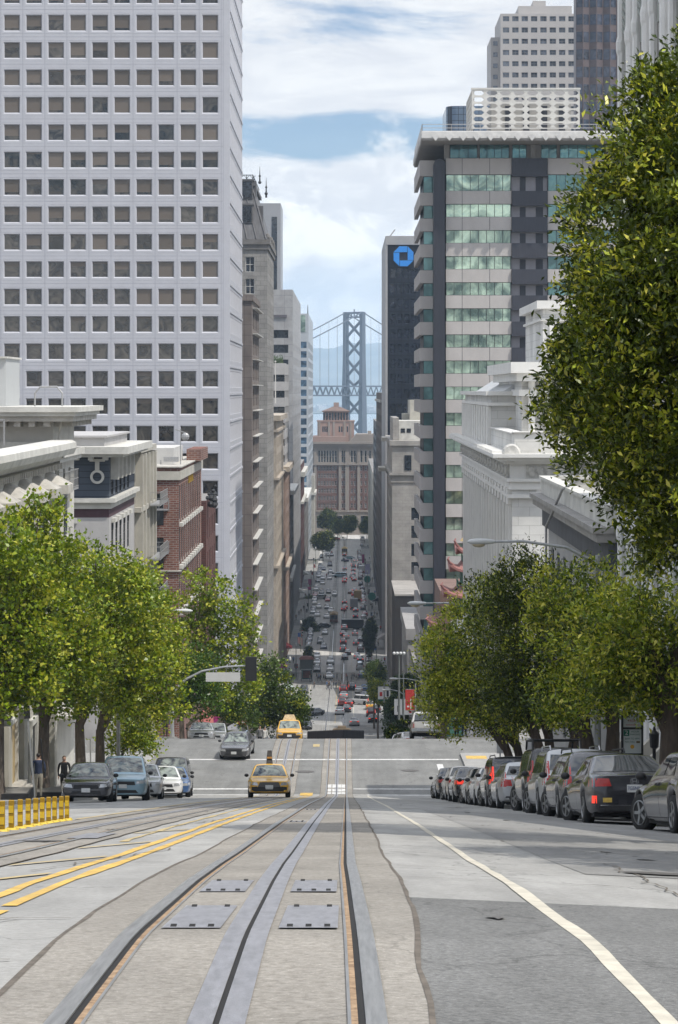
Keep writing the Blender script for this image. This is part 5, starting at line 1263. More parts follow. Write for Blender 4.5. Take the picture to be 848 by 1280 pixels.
# ---------------------------------------------------------------- near buildings on the right
def near_right():
    x0,d0,d1=XRc,91.5,122.0;zt=-5.35
    t=block('apartment_building','low grey building with a dark cornice and pale parapet behind the right hand trees','building',1,x0,34,d0,d1,zt,mat('grey_render',(.33,.33,.33),.8,.12,.5),
              street=[(9,3.3,1.3,2.0,.8,2.0,None,1,1)],frame=M_frd,split=True,depth=.15)
    c=MB();c.box(x0-.9,34,d0-.2,d1+.9,zt-.1,zt+.12);c.box(x0-.75,34,d0-.1,d1+.7,zt-.45,zt-.102);c.build('cornice',mat('cornice_lead',(.26,.25,.235),.7,.2,1),t)
    f=MB();f.box(x0-.3,34,d0-.05,d1+.3,zt-1.5,zt-.46);f.build('frieze',mat('frieze_dark',(.07,.075,.085),.7,.2,1),t)
    p=MB();p.box(x0-.35,x0+.1,d0,d1+.4,zt+.122,zt+.85);p.box(x0+.1,34,d1-.1,d1+.4,zt+.122,zt+.85);p.box(x0-.45,x0+.2,d0-.1,d1+.5,zt+.85,zt+1.0);p.box(x0+.2,34,d1-.2,d1+.5,zt+.85,zt+1.0);p.build('parapet',M_trim,t)
    l=MB();l.tube([(x0-.95,112,zt-5),(x0-.95,112,zt-1),(x0-.55,108,zt+.9),(x0+.2,107,zt+1.4)],.06,6);l.build('drainpipe',M_irong,t)
    s=MB()
    for k in range(9):s.box(x0-.02-.0,x0+.2,0,0,0,0)if False else None
near_right()
def ornate():
    x0,d0,d1=XRc,48.0,91.0;zt,zb=27.0,zg(91)-1
    M=mat('ornate_white',(.72,.715,.70),.75,.1,.7);Mg=mat('ornate_grey_green',(.30,.32,.295),.75,.15,1)
    t=thing('apartment_building','tall ornate white apartment building with leaf carved panels at the upper right corner','building',(18,d0,zg(d0)))
    U2,N2,rs=AX['right'];mb=MB();ops=[]
    yc=[d0+2.2+4.6*k for k in range(9)];tops=[13.2-6.2*k for k in range(6)]
    tops=[z_ for z_ in(18.0,12.05,6.1,.15,-5.8)]
    for y in yc:
        for z_ in tops:ops.append((y-1.1,y+1.1,z_-3.4,z_))
    facade(mb,(x0,0,0),U2,N2,d0,d1,zb,zt,ops,0,.28)
    mb.face([(x0,d0,zb),(34,d0,zb),(34,d0,zt),(x0,d0,zt)]);mb.face([(x0,d1,zb),(x0,d1,zt),(34,d1,zt),(34,d1,zb)]);mb.face([(x0,d0,zt),(34,d0,zt),(34,d1,zt),(x0,d1,zt)])
    mb.build('wall',M,t)
    put_windows(t,centres((x0,0,0),U2,N2,rs,ops,.2),'grid',M_frw,M_gl,True)
    for y in yc:
        for s in(-1.3,1.3):
            p=MB();p.tube([(x0-.16,y+s,zb),(x0-.16,y+s,zt)],.15,8);po=p.build('shaft',M,t)
            for z_ in tops:
                q=MB();q.sphere((x0-.20,y+s,z_+.6),.17,.17,.5,8,5);q.build('carved_bracket',M,po)
        for z_ in tops:
            p=MB();p.box(x0-.06,x0-.004,y-1.12,y+1.12,z_+.04,z_+2.5)
            po=p.build('carved_panel',Mg,t)
            lf=MB()
            for k in range(6):
                zz=z_+.75+k*.3
                for s in(-1,1):lf.bar((x0-.1,y,zz),(x0-.14,y+s*.85,zz+.45),.12,.1)
            lf.bar((x0-.11,y,z_+.5),(x0-.11,y,z_+2.5),.12);lf.build('carved_leaves',Mg,po)
ornate()
def steps_house():
    x0=XRc;t=thing('apartment_building','pale stuccoed apartment house with stairs glimpsed behind the parked cars under the trees','building',(20,20,zg(20)))
    M=mat('stucco_pale',(.36,.345,.32),.8,.12,.6)
    w=MB();w.box(x0-.02,34,10,47.8,-14,5);w.build('wall',M,t)
    for y in(22,27,32,37,42):
        for z_ in(-4.5,-1.2,2.1):p=MB();p.box(x0-.05,x0-.025,y-.7,y+.7,z_-1,z_+1);p.build('window',M_gl,t)
steps_house()
for k,y in enumerate((57.0,66.5,76.0,85.0)):
    st=thing('entrance_stairs',['stone entrance stairs with solid side walls behind the grey coupe','stone entrance stairs with solid side walls behind the parking sign','stone entrance stairs with solid side walls behind the estate car','stone entrance stairs with solid side walls behind the black jeep'][k],'stairs',(XRc-.7,y,zg(y)),'stone entrance stairs along the right sidewalk')
    z0=zg(y+1.2);q=MB()
    for j in range(7):q.box(XRc-1.5+.2*j,XRc-.05,y-.9,y+.9,z0-.4,z0+.13+.17*(j+1)+.001*j)
    q.build('step_flight',M_walk,st)
    for s in(-1.1,1.1):q=MB();q.extrude_y([(XRc-1.7,z0-.5),(XRc-.05,z0-.5),(XRc-.05,z0+2.3),(XRc-.3,z0+2.3),(XRc-1.7,z0+.9)],y+s-.15,y+s+.15);q.build('side_wall',M_crm,st)

# ---------------------------------------------------------------- brick building that closes the street
def end_building():
    D0=1165.0;z=lambda y:Z_(y,D0);xl,xc,xr=X_(383,D0),X_(435,D0),X_(475,D0);zb=-73
    M=brick_mat('warehouse_brick',(.175,.10,.085),(.15,.085,.072),(.18,.14,.125),3,1.0,.08,.85,.1);S_=mat('warehouse_stone',(.27,.235,.205),.8,.12,.1);P_=mat('warehouse_terracotta',(.31,.215,.18),.8,.1,.1)
    t=thing('brick_building','brick and stone office block with a roof tower closing the far end of the street','building',(0,D0,-70.2))
    U,N,rw=AX['west'];mb=MB();ops=[];hi=[]
    xs=[X_(399.2+3.45*k,D0)for k in range(7)]+[X_(428.3,D0),X_(431.4,D0)];xs2=[X_(440,D0),X_(443.7,D0),X_(452,D0),X_(457.3,D0),X_(462.8,D0),X_(468,D0)]
    rows=[585.5,594.7,604,613.3,622.7,632]
    for x in xs+xs2:
        for r in rows:ops.append((x-.42,x+.42,z(r)-1.1,z(r)+1.1))
    for x in xs+xs2:hi.append((x-.5,x+.5,z(578),z(563)))
    facade(mb,(0,D0,0),U,N,xl,xc+0,z(581),z(579)+10,[o for o in hi if o[0]<xc],1,.5)
    facade(mb,(0,D0+.0,0),U,N,xc,xr,z(581),z(579)+10,[o for o in hi if o[0]>xc],1,.5)
    facade(mb,(0,D0,0),U,N,xl,xr,z(638),z(581),ops,0,.3)
    arch=[(X_(c,D0)-1.5,X_(c,D0)+1.5,z(660),z(645))for c in(400,408,416,424,442,455,464)]
    facade(mb,(0,D0,0),U,N,xl,xr,zb,z(638),arch,1,.8)
    zt=z(553);mb.face([(xl,D0,zt),(xr,D0,zt),(xr,D0+50,zt),(xl,D0+50,zt)],2);mb.face([(xl,D0,zb),(xl,D0,zt),(xl,D0+50,zt),(xl,D0+50,zb)]);mb.face([(xr,D0,zb),(xr,D0+50,zb),(xr,D0+50,zt),(xr,D0,zt)])
    mb.face([(xl,D0+.01,z(579)+10),(xr,D0+.01,z(579)+10),(xr,D0+.01,zt),(xl,D0+.01,zt)],1)
    mb.build('wall',[M,S_,MATS['roof_gravel']],t)
    G=M_gl
    put_windows(t,centres((0,D0,0),U,N,rw,ops,.25),'sash',M_frw,glass_mat('warehouse_glass',(.10,.10,.10),.15,.1,.8,.2,.5,.5,.6,.5),False,90)
    put_windows(t,centres((0,D0,0),U,N,rw,hi,.4),'sash',M_frw,G,False,100);put_windows(t,centres((0,D0,0),U,N,rw,arch,.6),'bare',M_frd,G)
    for x in(X_(434.6,D0),X_(448.3,D0),X_(425,D0),X_(394,D0)):p=MB();p.box(x-(1.1 if abs(x-X_(434.6,D0))<.1 else .55),x+.8,D0-.6,D0-.01,z(640),z(557));p.build('pier',S_,t)
    c=MB();c.box(xl,xr,D0-1.2,D0-.01,z(558),z(555));c.box(xl,xr,D0-1.9,D0-.01,z(555)+.003,z(553)+.3);c.box(xl,xr,D0-.9,D0-.012,z(581.5),z(579.2));c.box(xl,xr,D0-.5,D0-.011,z(640),z(637.6));c.build('cornice',S_,t)
    b=MB();b.box(X_(391,D0),X_(433,D0),D0+8,D0+40,zt,z(546));b.build('roof_storey',P_,t)
    b=MB();b.prism([(X_(436,D0),D0+4),(xr,D0+4),(xr,D0+30),(X_(436,D0),D0+30)],zt,z(543),0,[(X_(446,D0),D0+4),(xr,D0+4),(xr,D0+30),(X_(446,D0),D0+30)]);b.build('roof_gable',S_,t)
    v=MB();v.box(X_(460,D0),X_(464.6,D0),D0+10,D0+13,z(545),z(539));v.build('chimney',S_,t)
    d=D0+14
    a=MB();a.box(X_(397,d),X_(443,d),d,d+16,zt,Z_(527,d));a.box(X_(396.3,d),X_(443.7,d),d-.3,d+16.3,Z_(527,d),Z_(525.6,d));ao=a.build('tower_base',P_,t)
    for x in(399.5,411.5,417.6,431,438.5):p=MB();p.box(X_(x,d)-.45,X_(x,d)+.45,d-.3,d-.01,zt,Z_(527,d));p.build('pilaster',S_,ao)
    for x in(404,406.5,409,424.5,427.5,434.5):p=MB();p.box(X_(x,d)-.33,X_(x,d)+.33,d-.05,d-.004,Z_(540,d),Z_(533,d));p.build('window',G,ao)
    a=MB();a.box(X_(404,d),X_(436,d),d+3,d+14,Z_(525.6,d),Z_(515,d));to=a.build('tower_top',P_,t)
    for k in range(9):p=MB();xx=X_(405.3+k*3.6,d);p.box(xx-.42,xx+.42,d+2.85,d+2.99,Z_(525,d),Z_(516,d));p.build('window',G,to)
    cc=MB();cc.box(X_(402.5,d),X_(437.5,d),d+2,d+15,Z_(515,d),Z_(513.6,d));cc.prism([(X_(403,d),d+2.5),(X_(437,d),d+2.5),(X_(437,d),d+14.5),(X_(403,d),d+14.5)],Z_(513.6,d),Z_(508.5,d),0,[(X_(416,d),d+6),(X_(425,d),d+6),(X_(425,d),d+11),(X_(416,d),d+11)]);cc.build('hip_roof',mat('brown_tiles',(.16,.11,.09),.8,.2,.4),to)
    ch=MB();ch.box(X_(417.2,d),X_(423.8,d),d+7,d+10,Z_(509,d),Z_(503.2,d));ch.build('cupola',P_,to)
end_building()

# ---------------------------------------------------------------- suspension bridge over the bay
def bridge():
    D=2570.0;th=R(53);u=Vector((math.cos(th),math.sin(th),0));n=Vector((-math.sin(th),math.cos(th),0))   # along and across the bridge
    c0=Vector((X_(443,D),D,0));hw=8.9/math.sin(th)
    z=lambda y:Z_(y,D)
    M=mat('bridge_silver',(.09,.105,.13),.5,.08,.02,metal=.1)
    t=thing('suspension_bridge','silver suspension bridge with a cross braced tower standing in the bay','bridge',(c0.x,D,-75))
    zt,zb,zd0,zd1=z(390),-75,z(495),z(482)
    B=Matrix((u,n,Zv)).transposed()
    legs=[]
    tw=MB()
    for s in(-1,1):
        a=c0-n*s*hw;legs.append(a)
        pts=[(zt,2.5),(z(445),2.7),(z(482),3.3),(zb,4.3)]
        for(za,wa),(zc,wc)in zip(pts,pts[1:]):
            i=len(tw.v)
            for zz,ww in((zc,wc),(za,wa)):
                for sx,sy in((-1,-1),(1,-1),(1,1),(-1,1)):tw.v.append(tuple(a+u*sx*ww*1.1+n*sy*ww*.72+Zv*zz))
            for q in range(4):r_=(q+1)%4;tw.f.append((i+q,i+r_,i+4+r_,i+4+q));tw.m.append(0)
        tw.face([tuple(a+u*sx*2.75+n*sy*1.8+Zv*zt)for sx,sy in((-1,-1),(1,-1),(1,1),(-1,1))])
    tw.build('tower_legs',M,t)
    br=MB();A,C=legs
    lv=[399,422.9,447.5,472.3,497,521.5,546]
    for a,b in zip(lv,lv[1:]):
        if a==472.3:
            br.bar(A+Zv*z(a),(A+C)/2+Zv*z(482),2.2,2.2);br.bar(C+Zv*z(a),(A+C)/2+Zv*z(482),2.2,2.2);continue
        br.bar(A+Zv*z(a),C+Zv*z(b),2.2,2.2);br.bar(C+Zv*z(a),A+Zv*z(b),2.2,2.2)
    bo=br.build('cross_bracing',M,t)
    tp=MB();tp.bar(A+Zv*(zt-1.0),C+Zv*(zt-1.0),2.5,2.2);tp.bar(A+Zv*(zt-5.6),C+Zv*(zt-5.6),2.5,1.6)
    for k in range(1,6):p=A.lerp(C,k/6);tp.bar(p+Zv*(zt-5),p+Zv*(zt-1),1.3,1.3)
    m0=(A+C)/2;tp.bar(m0+Zv*zt,m0+Zv*(zt+3.2),1.2,1.2);tp.build('top_strut',M,t)
    Lr=330
    for s,leg in((0,A),(1,C)):                       # cables with their hangers
        off=leg-c0
        for sg in(-1,1):
            pts=[];f=lambda d:zt-.2-.365*d+.000262*d*d
            for k in range(25):d=Lr*k/24;pts.append(leg+u*sg*d+Zv*f(d))
            cb=MB();cb.tube(pts,.62,6);co=cb.build('cable',M,t)
            hg=MB()
            for k in range(1,22):d=15*k;hg.bar(leg+u*sg*d+Zv*f(d),leg+u*sg*d+Zv*(zd1-.5),.26)
            hg.build('hangers',mat('hanger_steel',(.22,.24,.27),.5,.05,.02),co)['kind']='stuff'
    dk=MB();e=340
    for zz,hh in((zd1,1.5),(zd0+1.4,1.5)):
        a,b=c0-u*e,c0+u*e;dk.obox(c0+Zv*(zz-hh/2),e,hw*1.02,hh/2,B)
    dk.build('deck',M,t)
    tr=MB()
    for s in(-1,1):
        for k in range(-34,34):
            p=c0+n*s*hw+u*(k*10);q=p+u*5;r_=p+u*10
            tr.bar(p+Zv*(zd0+1),q+Zv*(zd1-1),.8,.8);tr.bar(q+Zv*(zd1-1),r_+Zv*(zd0+1),.8,.8)
    tr.build('deck_truss',M,t)
    pr=MB();pr.obox(c0+Zv*-70,9,hw+8,7,B);pr.build('pier',mat('pier_concrete',(.3,.3,.29),.8,.1,.05),t)
bridge()
# ---------------------------------------------------------------- trees
def leaf_mat(name,gloss=.35,trans=.35):
    m=bpy.data.materials.new(name);m.use_nodes=True;MATS[name]=m
    nt=m.node_tree;N=nt.nodes;L=nt.links;b=N['Principled BSDF'];out=N['Material Output']
    at=N.new('ShaderNodeAttribute');at.attribute_name='tint'
    L.new(at.outputs['Color'],b.inputs['Base Color']);b.inputs['Roughness'].default_value=gloss;b.inputs['Specular IOR Level'].default_value=.3
    tr=N.new('ShaderNodeBsdfTranslucent');vm=N.new('ShaderNodeVectorMath');vm.operation='MULTIPLY';vm.inputs[1].default_value=(1.25,1.25,.5);L.new(at.outputs['Color'],vm.inputs[0]);L.new(vm.outputs[0],tr.inputs[0])
    mx=N.new('ShaderNodeMixShader');mx.inputs[0].default_value=trans;L.new(b.outputs[0],mx.inputs[1]);L.new(tr.outputs[0],mx.inputs[2]);L.new(mx.outputs[0],out.inputs['Surface'])
    return m
M_leaf_f=leaf_mat('ficus_leaves',.30,.20);M_leaf_p=leaf_mat('plane_leaves',.36,.24)
M_bark=mat('grey_bark',(.13,.105,.085),.9,.35,6,bump=.9,bscale=14,stretch=(1,1,.35));M_bark2=mat('dark_bark',(.085,.065,.05),.9,.35,6,bump=.9,bscale=14,stretch=(1,1,.35))

def leaves(name,twigs,dirs,tips,per,spread,size,asp,cols,young,yfrac,g,mtl,parent,bend=.25,hang=.0):
    """twigs: n x 3 points with outward directions; each carries a spray of leaves. cols: palette (n x 3); young: colour of new growth at the tips of some sprays"""
    n=len(twigs);k=per
    base=np.repeat(twigs,k,0);out=np.repeat(dirs,k,0)
    jit=g.normal(0,1,(n*k,3));pos=base+jit*spread*np.array([1,1,.8])
    d=out*.75+g.normal(0,.75,(n*k,3))+np.array([0,0,.25-hang]);d/=np.linalg.norm(d,axis=1,keepdims=True)+1e-9
    w=np.cross(d,g.normal(0,1,(n*k,3))+np.array([0,0,1.2]));w/=np.linalg.norm(w,axis=1,keepdims=True)+1e-9
    nn=np.cross(w,d)
    s=size*g.uniform(.6,1.3,(n*k,1));a=s*asp
    tip=pos+d*s;mid=pos+d*s*.45
    v=np.stack([pos,mid+w*a*.5+nn*s*bend*.4,tip-nn*s*bend*.3,mid-w*a*.5+nn*s*bend*.4],1).reshape(-1,3).astype(np.float32)
    m=n*k
    me=bpy.data.meshes.new(name);me.vertices.add(m*4);me.vertices.foreach_set('co',v.ravel());me.loops.add(m*4);me.loops.foreach_set('vertex_index',np.arange(m*4,dtype=np.int32))
    me.polygons.add(m);me.polygons.foreach_set('loop_start',np.arange(0,m*4,4,dtype=np.int32));me.polygons.foreach_set('loop_total',np.full(m,4,np.int32))
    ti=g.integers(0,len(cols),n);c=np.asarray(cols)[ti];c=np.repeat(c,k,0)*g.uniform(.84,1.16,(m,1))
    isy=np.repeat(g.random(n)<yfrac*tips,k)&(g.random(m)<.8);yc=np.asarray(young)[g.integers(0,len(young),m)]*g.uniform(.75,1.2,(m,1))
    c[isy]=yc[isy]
    col=np.ones((m,4,4),np.float32);col[:,:,:3]=c[:,None,:]
    at=me.color_attributes.new('tint','FLOAT_COLOR','CORNER');at.data.foreach_set('color',col.ravel())
    me.materials.append(mtl);me.update();me.validate()
    o=bpy.data.objects.new(name,me);COL.objects.link(o)
    if parent:o.parent=parent
    return o
def crown_points(blobs,dens,g,inner=.3,lump=.16):
    """twig points: every lobe (centre, (rx, ry, rz)) is covered with boughs; each bough is a clump of sprays, thick on its outer and upper side, with gaps between"""
    P,Dn,T=[],[],[]
    for c,r in blobs:
        c=np.array(c,float);r=np.array(r,float);rm=(r[0]*r[1]*r[2])**(1/3)
        area=4*math.pi*((r[0]*r[1])**1.6/3+(r[0]*r[2])**1.6/3+(r[1]*r[2])**1.6/3)**(1/1.6)
        n=max(24,int(area*dens));nb=int(np.clip(area/(1.15*(.42+.16*rm)**2),7,70))
        d=g.normal(0,1,(nb,3));d/=np.linalg.norm(d,axis=1,keepdims=True)
        bc=c+d*r*(g.uniform(.66,.90,(nb,1))+lump*.5*g.normal(0,1,(nb,1)));br=(.30+.12*rm)*g.uniform(.7,1.35 if lump>.12 else 1.05,nb)
        k=g.integers(0,nb,n);u=g.normal(0,1,(n,3))+d[k]*.9+np.array([0,0,.45]);u/=np.linalg.norm(u,axis=1,keepdims=True)
        P.append(bc[k]+u*br[k,None]*g.uniform(.55,1.05,(n,1))*np.array([1.15,1.15,.8]));Dn.append(u)
        m=int(n*inner*.6);q=g.normal(0,1,(m,3));q/=np.linalg.norm(q,axis=1,keepdims=True)
        P.append(c+q*r*g.uniform(.2,.72,(m,1)));Dn.append(q);T+=[np.ones(n),np.zeros(m)]
    return np.concatenate(P),np.concatenate(Dn),np.concatenate(T)
def tree(name,label,loc,blobs,kind,g,dens,per,spread,size,asp,yfrac=.2,trunks=None,rt=.2,group=None,lump=.16,inner=.3,cols=None,young=None,hang=0):
    """blobs in world space; trunk limbs run from the foot to the lobes"""
    t=thing(name,label,'tree',loc,group);L0=np.array(loc)
    P,Dn,tips=crown_points([(np.array(c)-L0,r)for c,r in blobs],dens,g,inner,lump)
    if kind=='ficus':
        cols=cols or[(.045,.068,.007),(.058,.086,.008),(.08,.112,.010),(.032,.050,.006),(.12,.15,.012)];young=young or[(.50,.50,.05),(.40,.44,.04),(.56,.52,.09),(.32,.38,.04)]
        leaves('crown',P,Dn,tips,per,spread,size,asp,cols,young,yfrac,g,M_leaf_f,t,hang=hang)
    else:
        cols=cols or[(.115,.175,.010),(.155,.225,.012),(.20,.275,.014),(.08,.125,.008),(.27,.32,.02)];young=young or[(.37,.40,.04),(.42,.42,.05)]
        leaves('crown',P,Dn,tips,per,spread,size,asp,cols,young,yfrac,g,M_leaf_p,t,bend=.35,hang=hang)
    tr=MB();bs=sorted(blobs,key=lambda b:-b[1][0]*b[1][2])
    foot=Vector((0,0,-.3));zlow=min(c[2]-r[2]*.75 for c,r in blobs)-loc[2]
    fk=max(1.1,zlow*.85);rr=random.Random(int(abs(loc[0]*100+loc[1]*10)))
    stems=trunks or[(0,0)]
    for k,(lx,ly)in enumerate(stems):
        fork=Vector((lx,ly,fk));q=foot+Vector((lx*.15,ly*.15,0))
        m1=q.lerp(fork,.35)+Vector((rr.uniform(-.1,.1),rr.uniform(-.1,.1),0));rk=rt/math.sqrt(len(stems))*(1.15 if len(stems)>1 else 1)
        tr.tube([q,q+Vector((0,0,.35)),m1,fork],[rk*1.55,rk*1.12,rk,rk*.8],9)
        for j,(c,r)in enumerate(bs):
            if len(stems)>1 and j%len(stems)!=k:continue
            tip=Vector(c)-Vector(loc)+Vector((0,0,r[2]*.35));md=fork.lerp(tip,.5)+Vector((rr.uniform(-.3,.3),rr.uniform(-.3,.3),rr.uniform(-.1,.5)))
            tr.tube([fork-Vector((0,0,.15)),fork.lerp(md,.5)+Vector((0,0,.12)),md,tip],[rk*.75,rk*.55,rk*.38,rk*.1],7)
            for b_ in range(3):
                e=md+Vector((rr.uniform(-1,1)*r[0]*.8,rr.uniform(-1,1)*r[1]*.8,rr.uniform(0,.9)*r[2]));tr.tube([md,md.lerp(e,.5)+Vector((0,0,.15)),e],[rk*.33,rk*.2,rk*.05],5)
    o=tr.build('trunk',M_bark if kind!='ficus' else M_bark2,t,local=True)
    return t
def blob(x,y,d,rx,rz,ry=None,dd=0.0):
    """a lobe centred where photo column x, row y lies at distance d + dd; radii in photo pixels (rx, rz) at that distance"""
    D=d+dd;c=PX(x,y,D);return((c.x,c.y,c.z),(rx*D/F,(ry if ry is not None else rx)*D/F,rz*D/F))

G1=np.random.default_rng(101)
# the big glossy tree beside the camera, on the right
d=30.0
bl=[blob(860,190,d,95,110,160),blob(800,330,d,95,115,160,1),blob(845,300,d,120,150,190,-.6),blob(770,440,d,80,90,150,.5),blob(830,480,d,120,140,190),blob(735,500,d,52,70,120,.8),blob(768,550,d,60,55,120,0),blob(880,620,d,100,120,180),blob(900,420,d,190,290,300,1.2),blob(822,640,d,46,60,110,.5),blob(830,120,d,30,42,70,.4),blob(905,150,d,80,130,140,.8)]
tree('ficus_tree','ficus just outside the right edge, beside the camera, throwing its shade on the road',(9.0,20.5,zg(20.5)),[((9.0,20.5,.6),(4.0,4.2,2.3)),((8.2,22.5,1.2),(3.6,3.4,2.2)),((9.2,18,.2),(3.4,3.4,2.0))],'ficus',np.random.default_rng(77),10,11,.2,.2,.45,.2,None,.25)
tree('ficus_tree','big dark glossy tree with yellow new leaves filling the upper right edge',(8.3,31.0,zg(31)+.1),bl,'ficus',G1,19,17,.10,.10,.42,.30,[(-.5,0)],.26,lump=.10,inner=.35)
# the row of clipped ficus along the right sidewalk
rowf='ficus trees along the right sidewalk'
def ficus(label,d,x,blobs,y,dens=9.0,seed=1,stems=((-.5,.2),(.4,-.3),(-1.0,-.4)),cols=None):
    return tree('ficus_tree',label,(x,d,zc(d,x)+.13),blobs,'ficus',np.random.default_rng(seed),dens,13,.17,.15,.42,y,stems,.30,group=rowf,lump=.10,inner=.35,cols=cols)
yc=[(.09,.14,.010),(.12,.18,.012),(.17,.23,.014),(.06,.095,.008),(.24,.29,.02)]
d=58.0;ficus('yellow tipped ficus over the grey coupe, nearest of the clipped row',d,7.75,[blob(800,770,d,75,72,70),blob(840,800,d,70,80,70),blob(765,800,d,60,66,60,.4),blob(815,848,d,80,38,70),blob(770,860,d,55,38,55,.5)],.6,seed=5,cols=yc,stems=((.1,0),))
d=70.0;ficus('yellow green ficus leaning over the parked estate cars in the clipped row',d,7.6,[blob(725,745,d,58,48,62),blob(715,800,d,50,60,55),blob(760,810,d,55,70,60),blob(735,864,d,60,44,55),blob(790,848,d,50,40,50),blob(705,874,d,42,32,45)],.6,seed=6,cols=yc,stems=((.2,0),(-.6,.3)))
d=84.0;ficus('dark green ficus, tallest in the middle of the clipped row',d,7.6,[blob(680,735,d,62,52,62),blob(640,790,d,55,62,60),blob(690,800,d,60,66,60),blob(650,850,d,50,50,55),blob(695,872,d,48,38,50),blob(645,874,d,46,34,50),blob(620,745,d,34,30,40)],.10,seed=7)
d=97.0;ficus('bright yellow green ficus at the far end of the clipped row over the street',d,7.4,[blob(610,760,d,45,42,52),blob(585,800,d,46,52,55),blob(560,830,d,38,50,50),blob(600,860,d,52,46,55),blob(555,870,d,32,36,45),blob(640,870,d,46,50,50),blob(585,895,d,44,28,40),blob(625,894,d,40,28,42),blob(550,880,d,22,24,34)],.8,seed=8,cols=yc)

# plane trees along the left sidewalk
rowp='plane trees along the left sidewalk'
def plane(label,d,x,blobs,seed,y=.3,dens=6.5,rt=.27,size=.19,group=rowp,stems=((.0,.0),),inner=.3,lump=.2,cols=None,per=11):
    return tree('plane_tree',label,(x,d,zc(d,x)+.13),blobs,'plane',np.random.default_rng(seed),dens,per,.24,size,.75,y,stems,rt,group=group,lump=lump,inner=inner,cols=cols)
d=88.0;plane('broad leafy plane tree cut by the left edge of the photo',d,-12.75,[blob(10,700,d,50,52,60),blob(-20,760,d,70,80,70),blob(25,790,d,58,60,60),blob(-5,850,d,60,40,60),blob(40,850,d,42,34,50)],21)
d=101.0;plane('tall plane tree with a thick leaning trunk behind the yellow posts',d,-12.7,[blob(47,660,d,30,34,40),blob(55,715,d,56,46,60),blob(75,770,d,62,56,65),blob(45,810,d,52,50,60),blob(95,825,d,50,48,55),blob(75,865,d,50,26,50)],22)
d=113.0;plane('bright plane tree behind the grey sedan at the left kerb',d,-12.55,[blob(120,715,d,40,40,50),blob(140,765,d,52,50,60),blob(115,810,d,50,48,55),blob(160,820,d,48,52,55),blob(130,865,d,48,30,50)],23)
d=122.0;plane('yellow green plane tree reaching out over the blue minivan',d,-12.5,[blob(165,735,d,34,36,45),blob(180,785,d,42,46,50),blob(200,835,d,30,44,45),blob(165,860,d,44,40,50),blob(190,880,d,32,24,40)],24,y=.4)
d=127.0;plane('small bushy young plane tree above the silver cars at the corner',d,-11.9,[blob(163,905,d,26,24,30),blob(150,925,d,22,18,26),blob(180,925,d,17,20,26)],25,rt=.10,size=.17,dens=8)
gN='trees beyond the cross street on the left'
d=178.0;plane('thin open plane tree rising in front of the brick building',d,-12.2,[blob(255,740,d,30,26,36),blob(285,770,d,34,34,40),blob(240,785,d,24,30,36),blob(270,820,d,36,30,40),blob(310,805,d,18,26,26),blob(290,860,d,36,30,40),blob(255,855,d,22,24,30)],26,y=.25,dens=1.9,size=.27,group=gN,inner=.5,lump=.32,rt=.2)
d=165.0;plane('dense dark green tree by the pedestrian at the far left corner',d,-11.9,[blob(245,835,d,22,30,30),blob(255,870,d,20,28,30),blob(230,870,d,18,24,28)],27,y=.08,group=gN,cols=[(.055,.11,.015),(.075,.14,.018),(.045,.085,.012)],rt=.14)
d=200.0;plane('round dark tree over the flags and the taxi at the crest',d,-11.3,[blob(335,850,d,26,26,34),blob(355,880,d,30,28,36),blob(330,890,d,34,26,36),blob(372,890,d,14,18,20)],28,y=.12,group=gN,cols=[(.06,.10,.016),(.085,.13,.02),(.045,.075,.014)],dens=5,size=.22)
d=185.0;plane('low dark tree filling the gap behind the parked silver saloon',d,-12.2,[blob(300,885,d,22,18,30),blob(280,880,d,16,22,26)],29,y=.1,group=gN,cols=[(.05,.09,.014),(.07,.115,.018)],rt=.14)

# smaller street trees down the hill
gF='street trees down the hill'
def far_tree(label,x,y,rx,rz,d,seed,cols=None,y_=.15,dens=None,size=None,sub=3):
    g=np.random.default_rng(seed);D=d;bl=[blob(x,y,D,rx*.7,rz*.8)]
    for k in range(sub):bl.append(blob(x+g.uniform(-.5,.5)*rx,y+g.uniform(-.45,.5)*rz,D,rx*.55,rz*.55,None,g.uniform(-1,1)))
    zf=zg(D)+.13;c=PX(x,y,D);r=rx*D/F
    return tree('street_tree',label,(c.x,D,zf),bl,'plane',g,dens or 26/r**1.2,10,r*.11,size or max(.25,r*.11),.7,y_,None,.16,group=gF,lump=.22,cols=cols)
dk=[(.035,.065,.014),(.05,.085,.018),(.028,.05,.012)];md=[(.06,.10,.018),(.08,.13,.022),(.05,.085,.015)];lt=[(.10,.16,.02),(.13,.19,.025),(.08,.13,.02)]
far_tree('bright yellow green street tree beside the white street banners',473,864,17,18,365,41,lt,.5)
far_tree('green street tree behind the bright one, right of the traffic',468,842,16,16,420,42,md)
far_tree('dark street tree under the white banners on the right',494,893,18,26,318,43,dk,.05)
far_tree('dark street tree beside the tall camera pole',508,862,16,22,325,44,dk,.05)
far_tree('dark shrubby tree behind the silver pickup',497,917,16,14,190,45,dk,.1)
far_tree('dark slim street tree on the right sidewalk by the crossing truck',461,795,9,24,600,46,dk,.03)
far_tree('dark round street tree on the left sidewalk by the parked black car',388,785,13,16,690,47,dk,.05)
far_tree('small green street tree among the magenta banners',387,752,9,9,800,48,md,.1)
far_tree('small dark street tree beside the queue of parked cars on the left',386,818,6,13,600,49,dk,.05)
far_tree('big round dark tree near the far end of the street on the left',403.5,676,14,14,985,50,[(.03,.05,.014),(.045,.065,.018),(.06,.08,.02)],.1)
far_tree('green tree at the far end before the brick office block, centre',434,655,12,13,1128,51,md)
far_tree('green tree at the far end left of the centre one',411,650,12,14,1130,52,dk)
far_tree('pale green tree at the far end right side',459,657,9,13,1125,53,md)
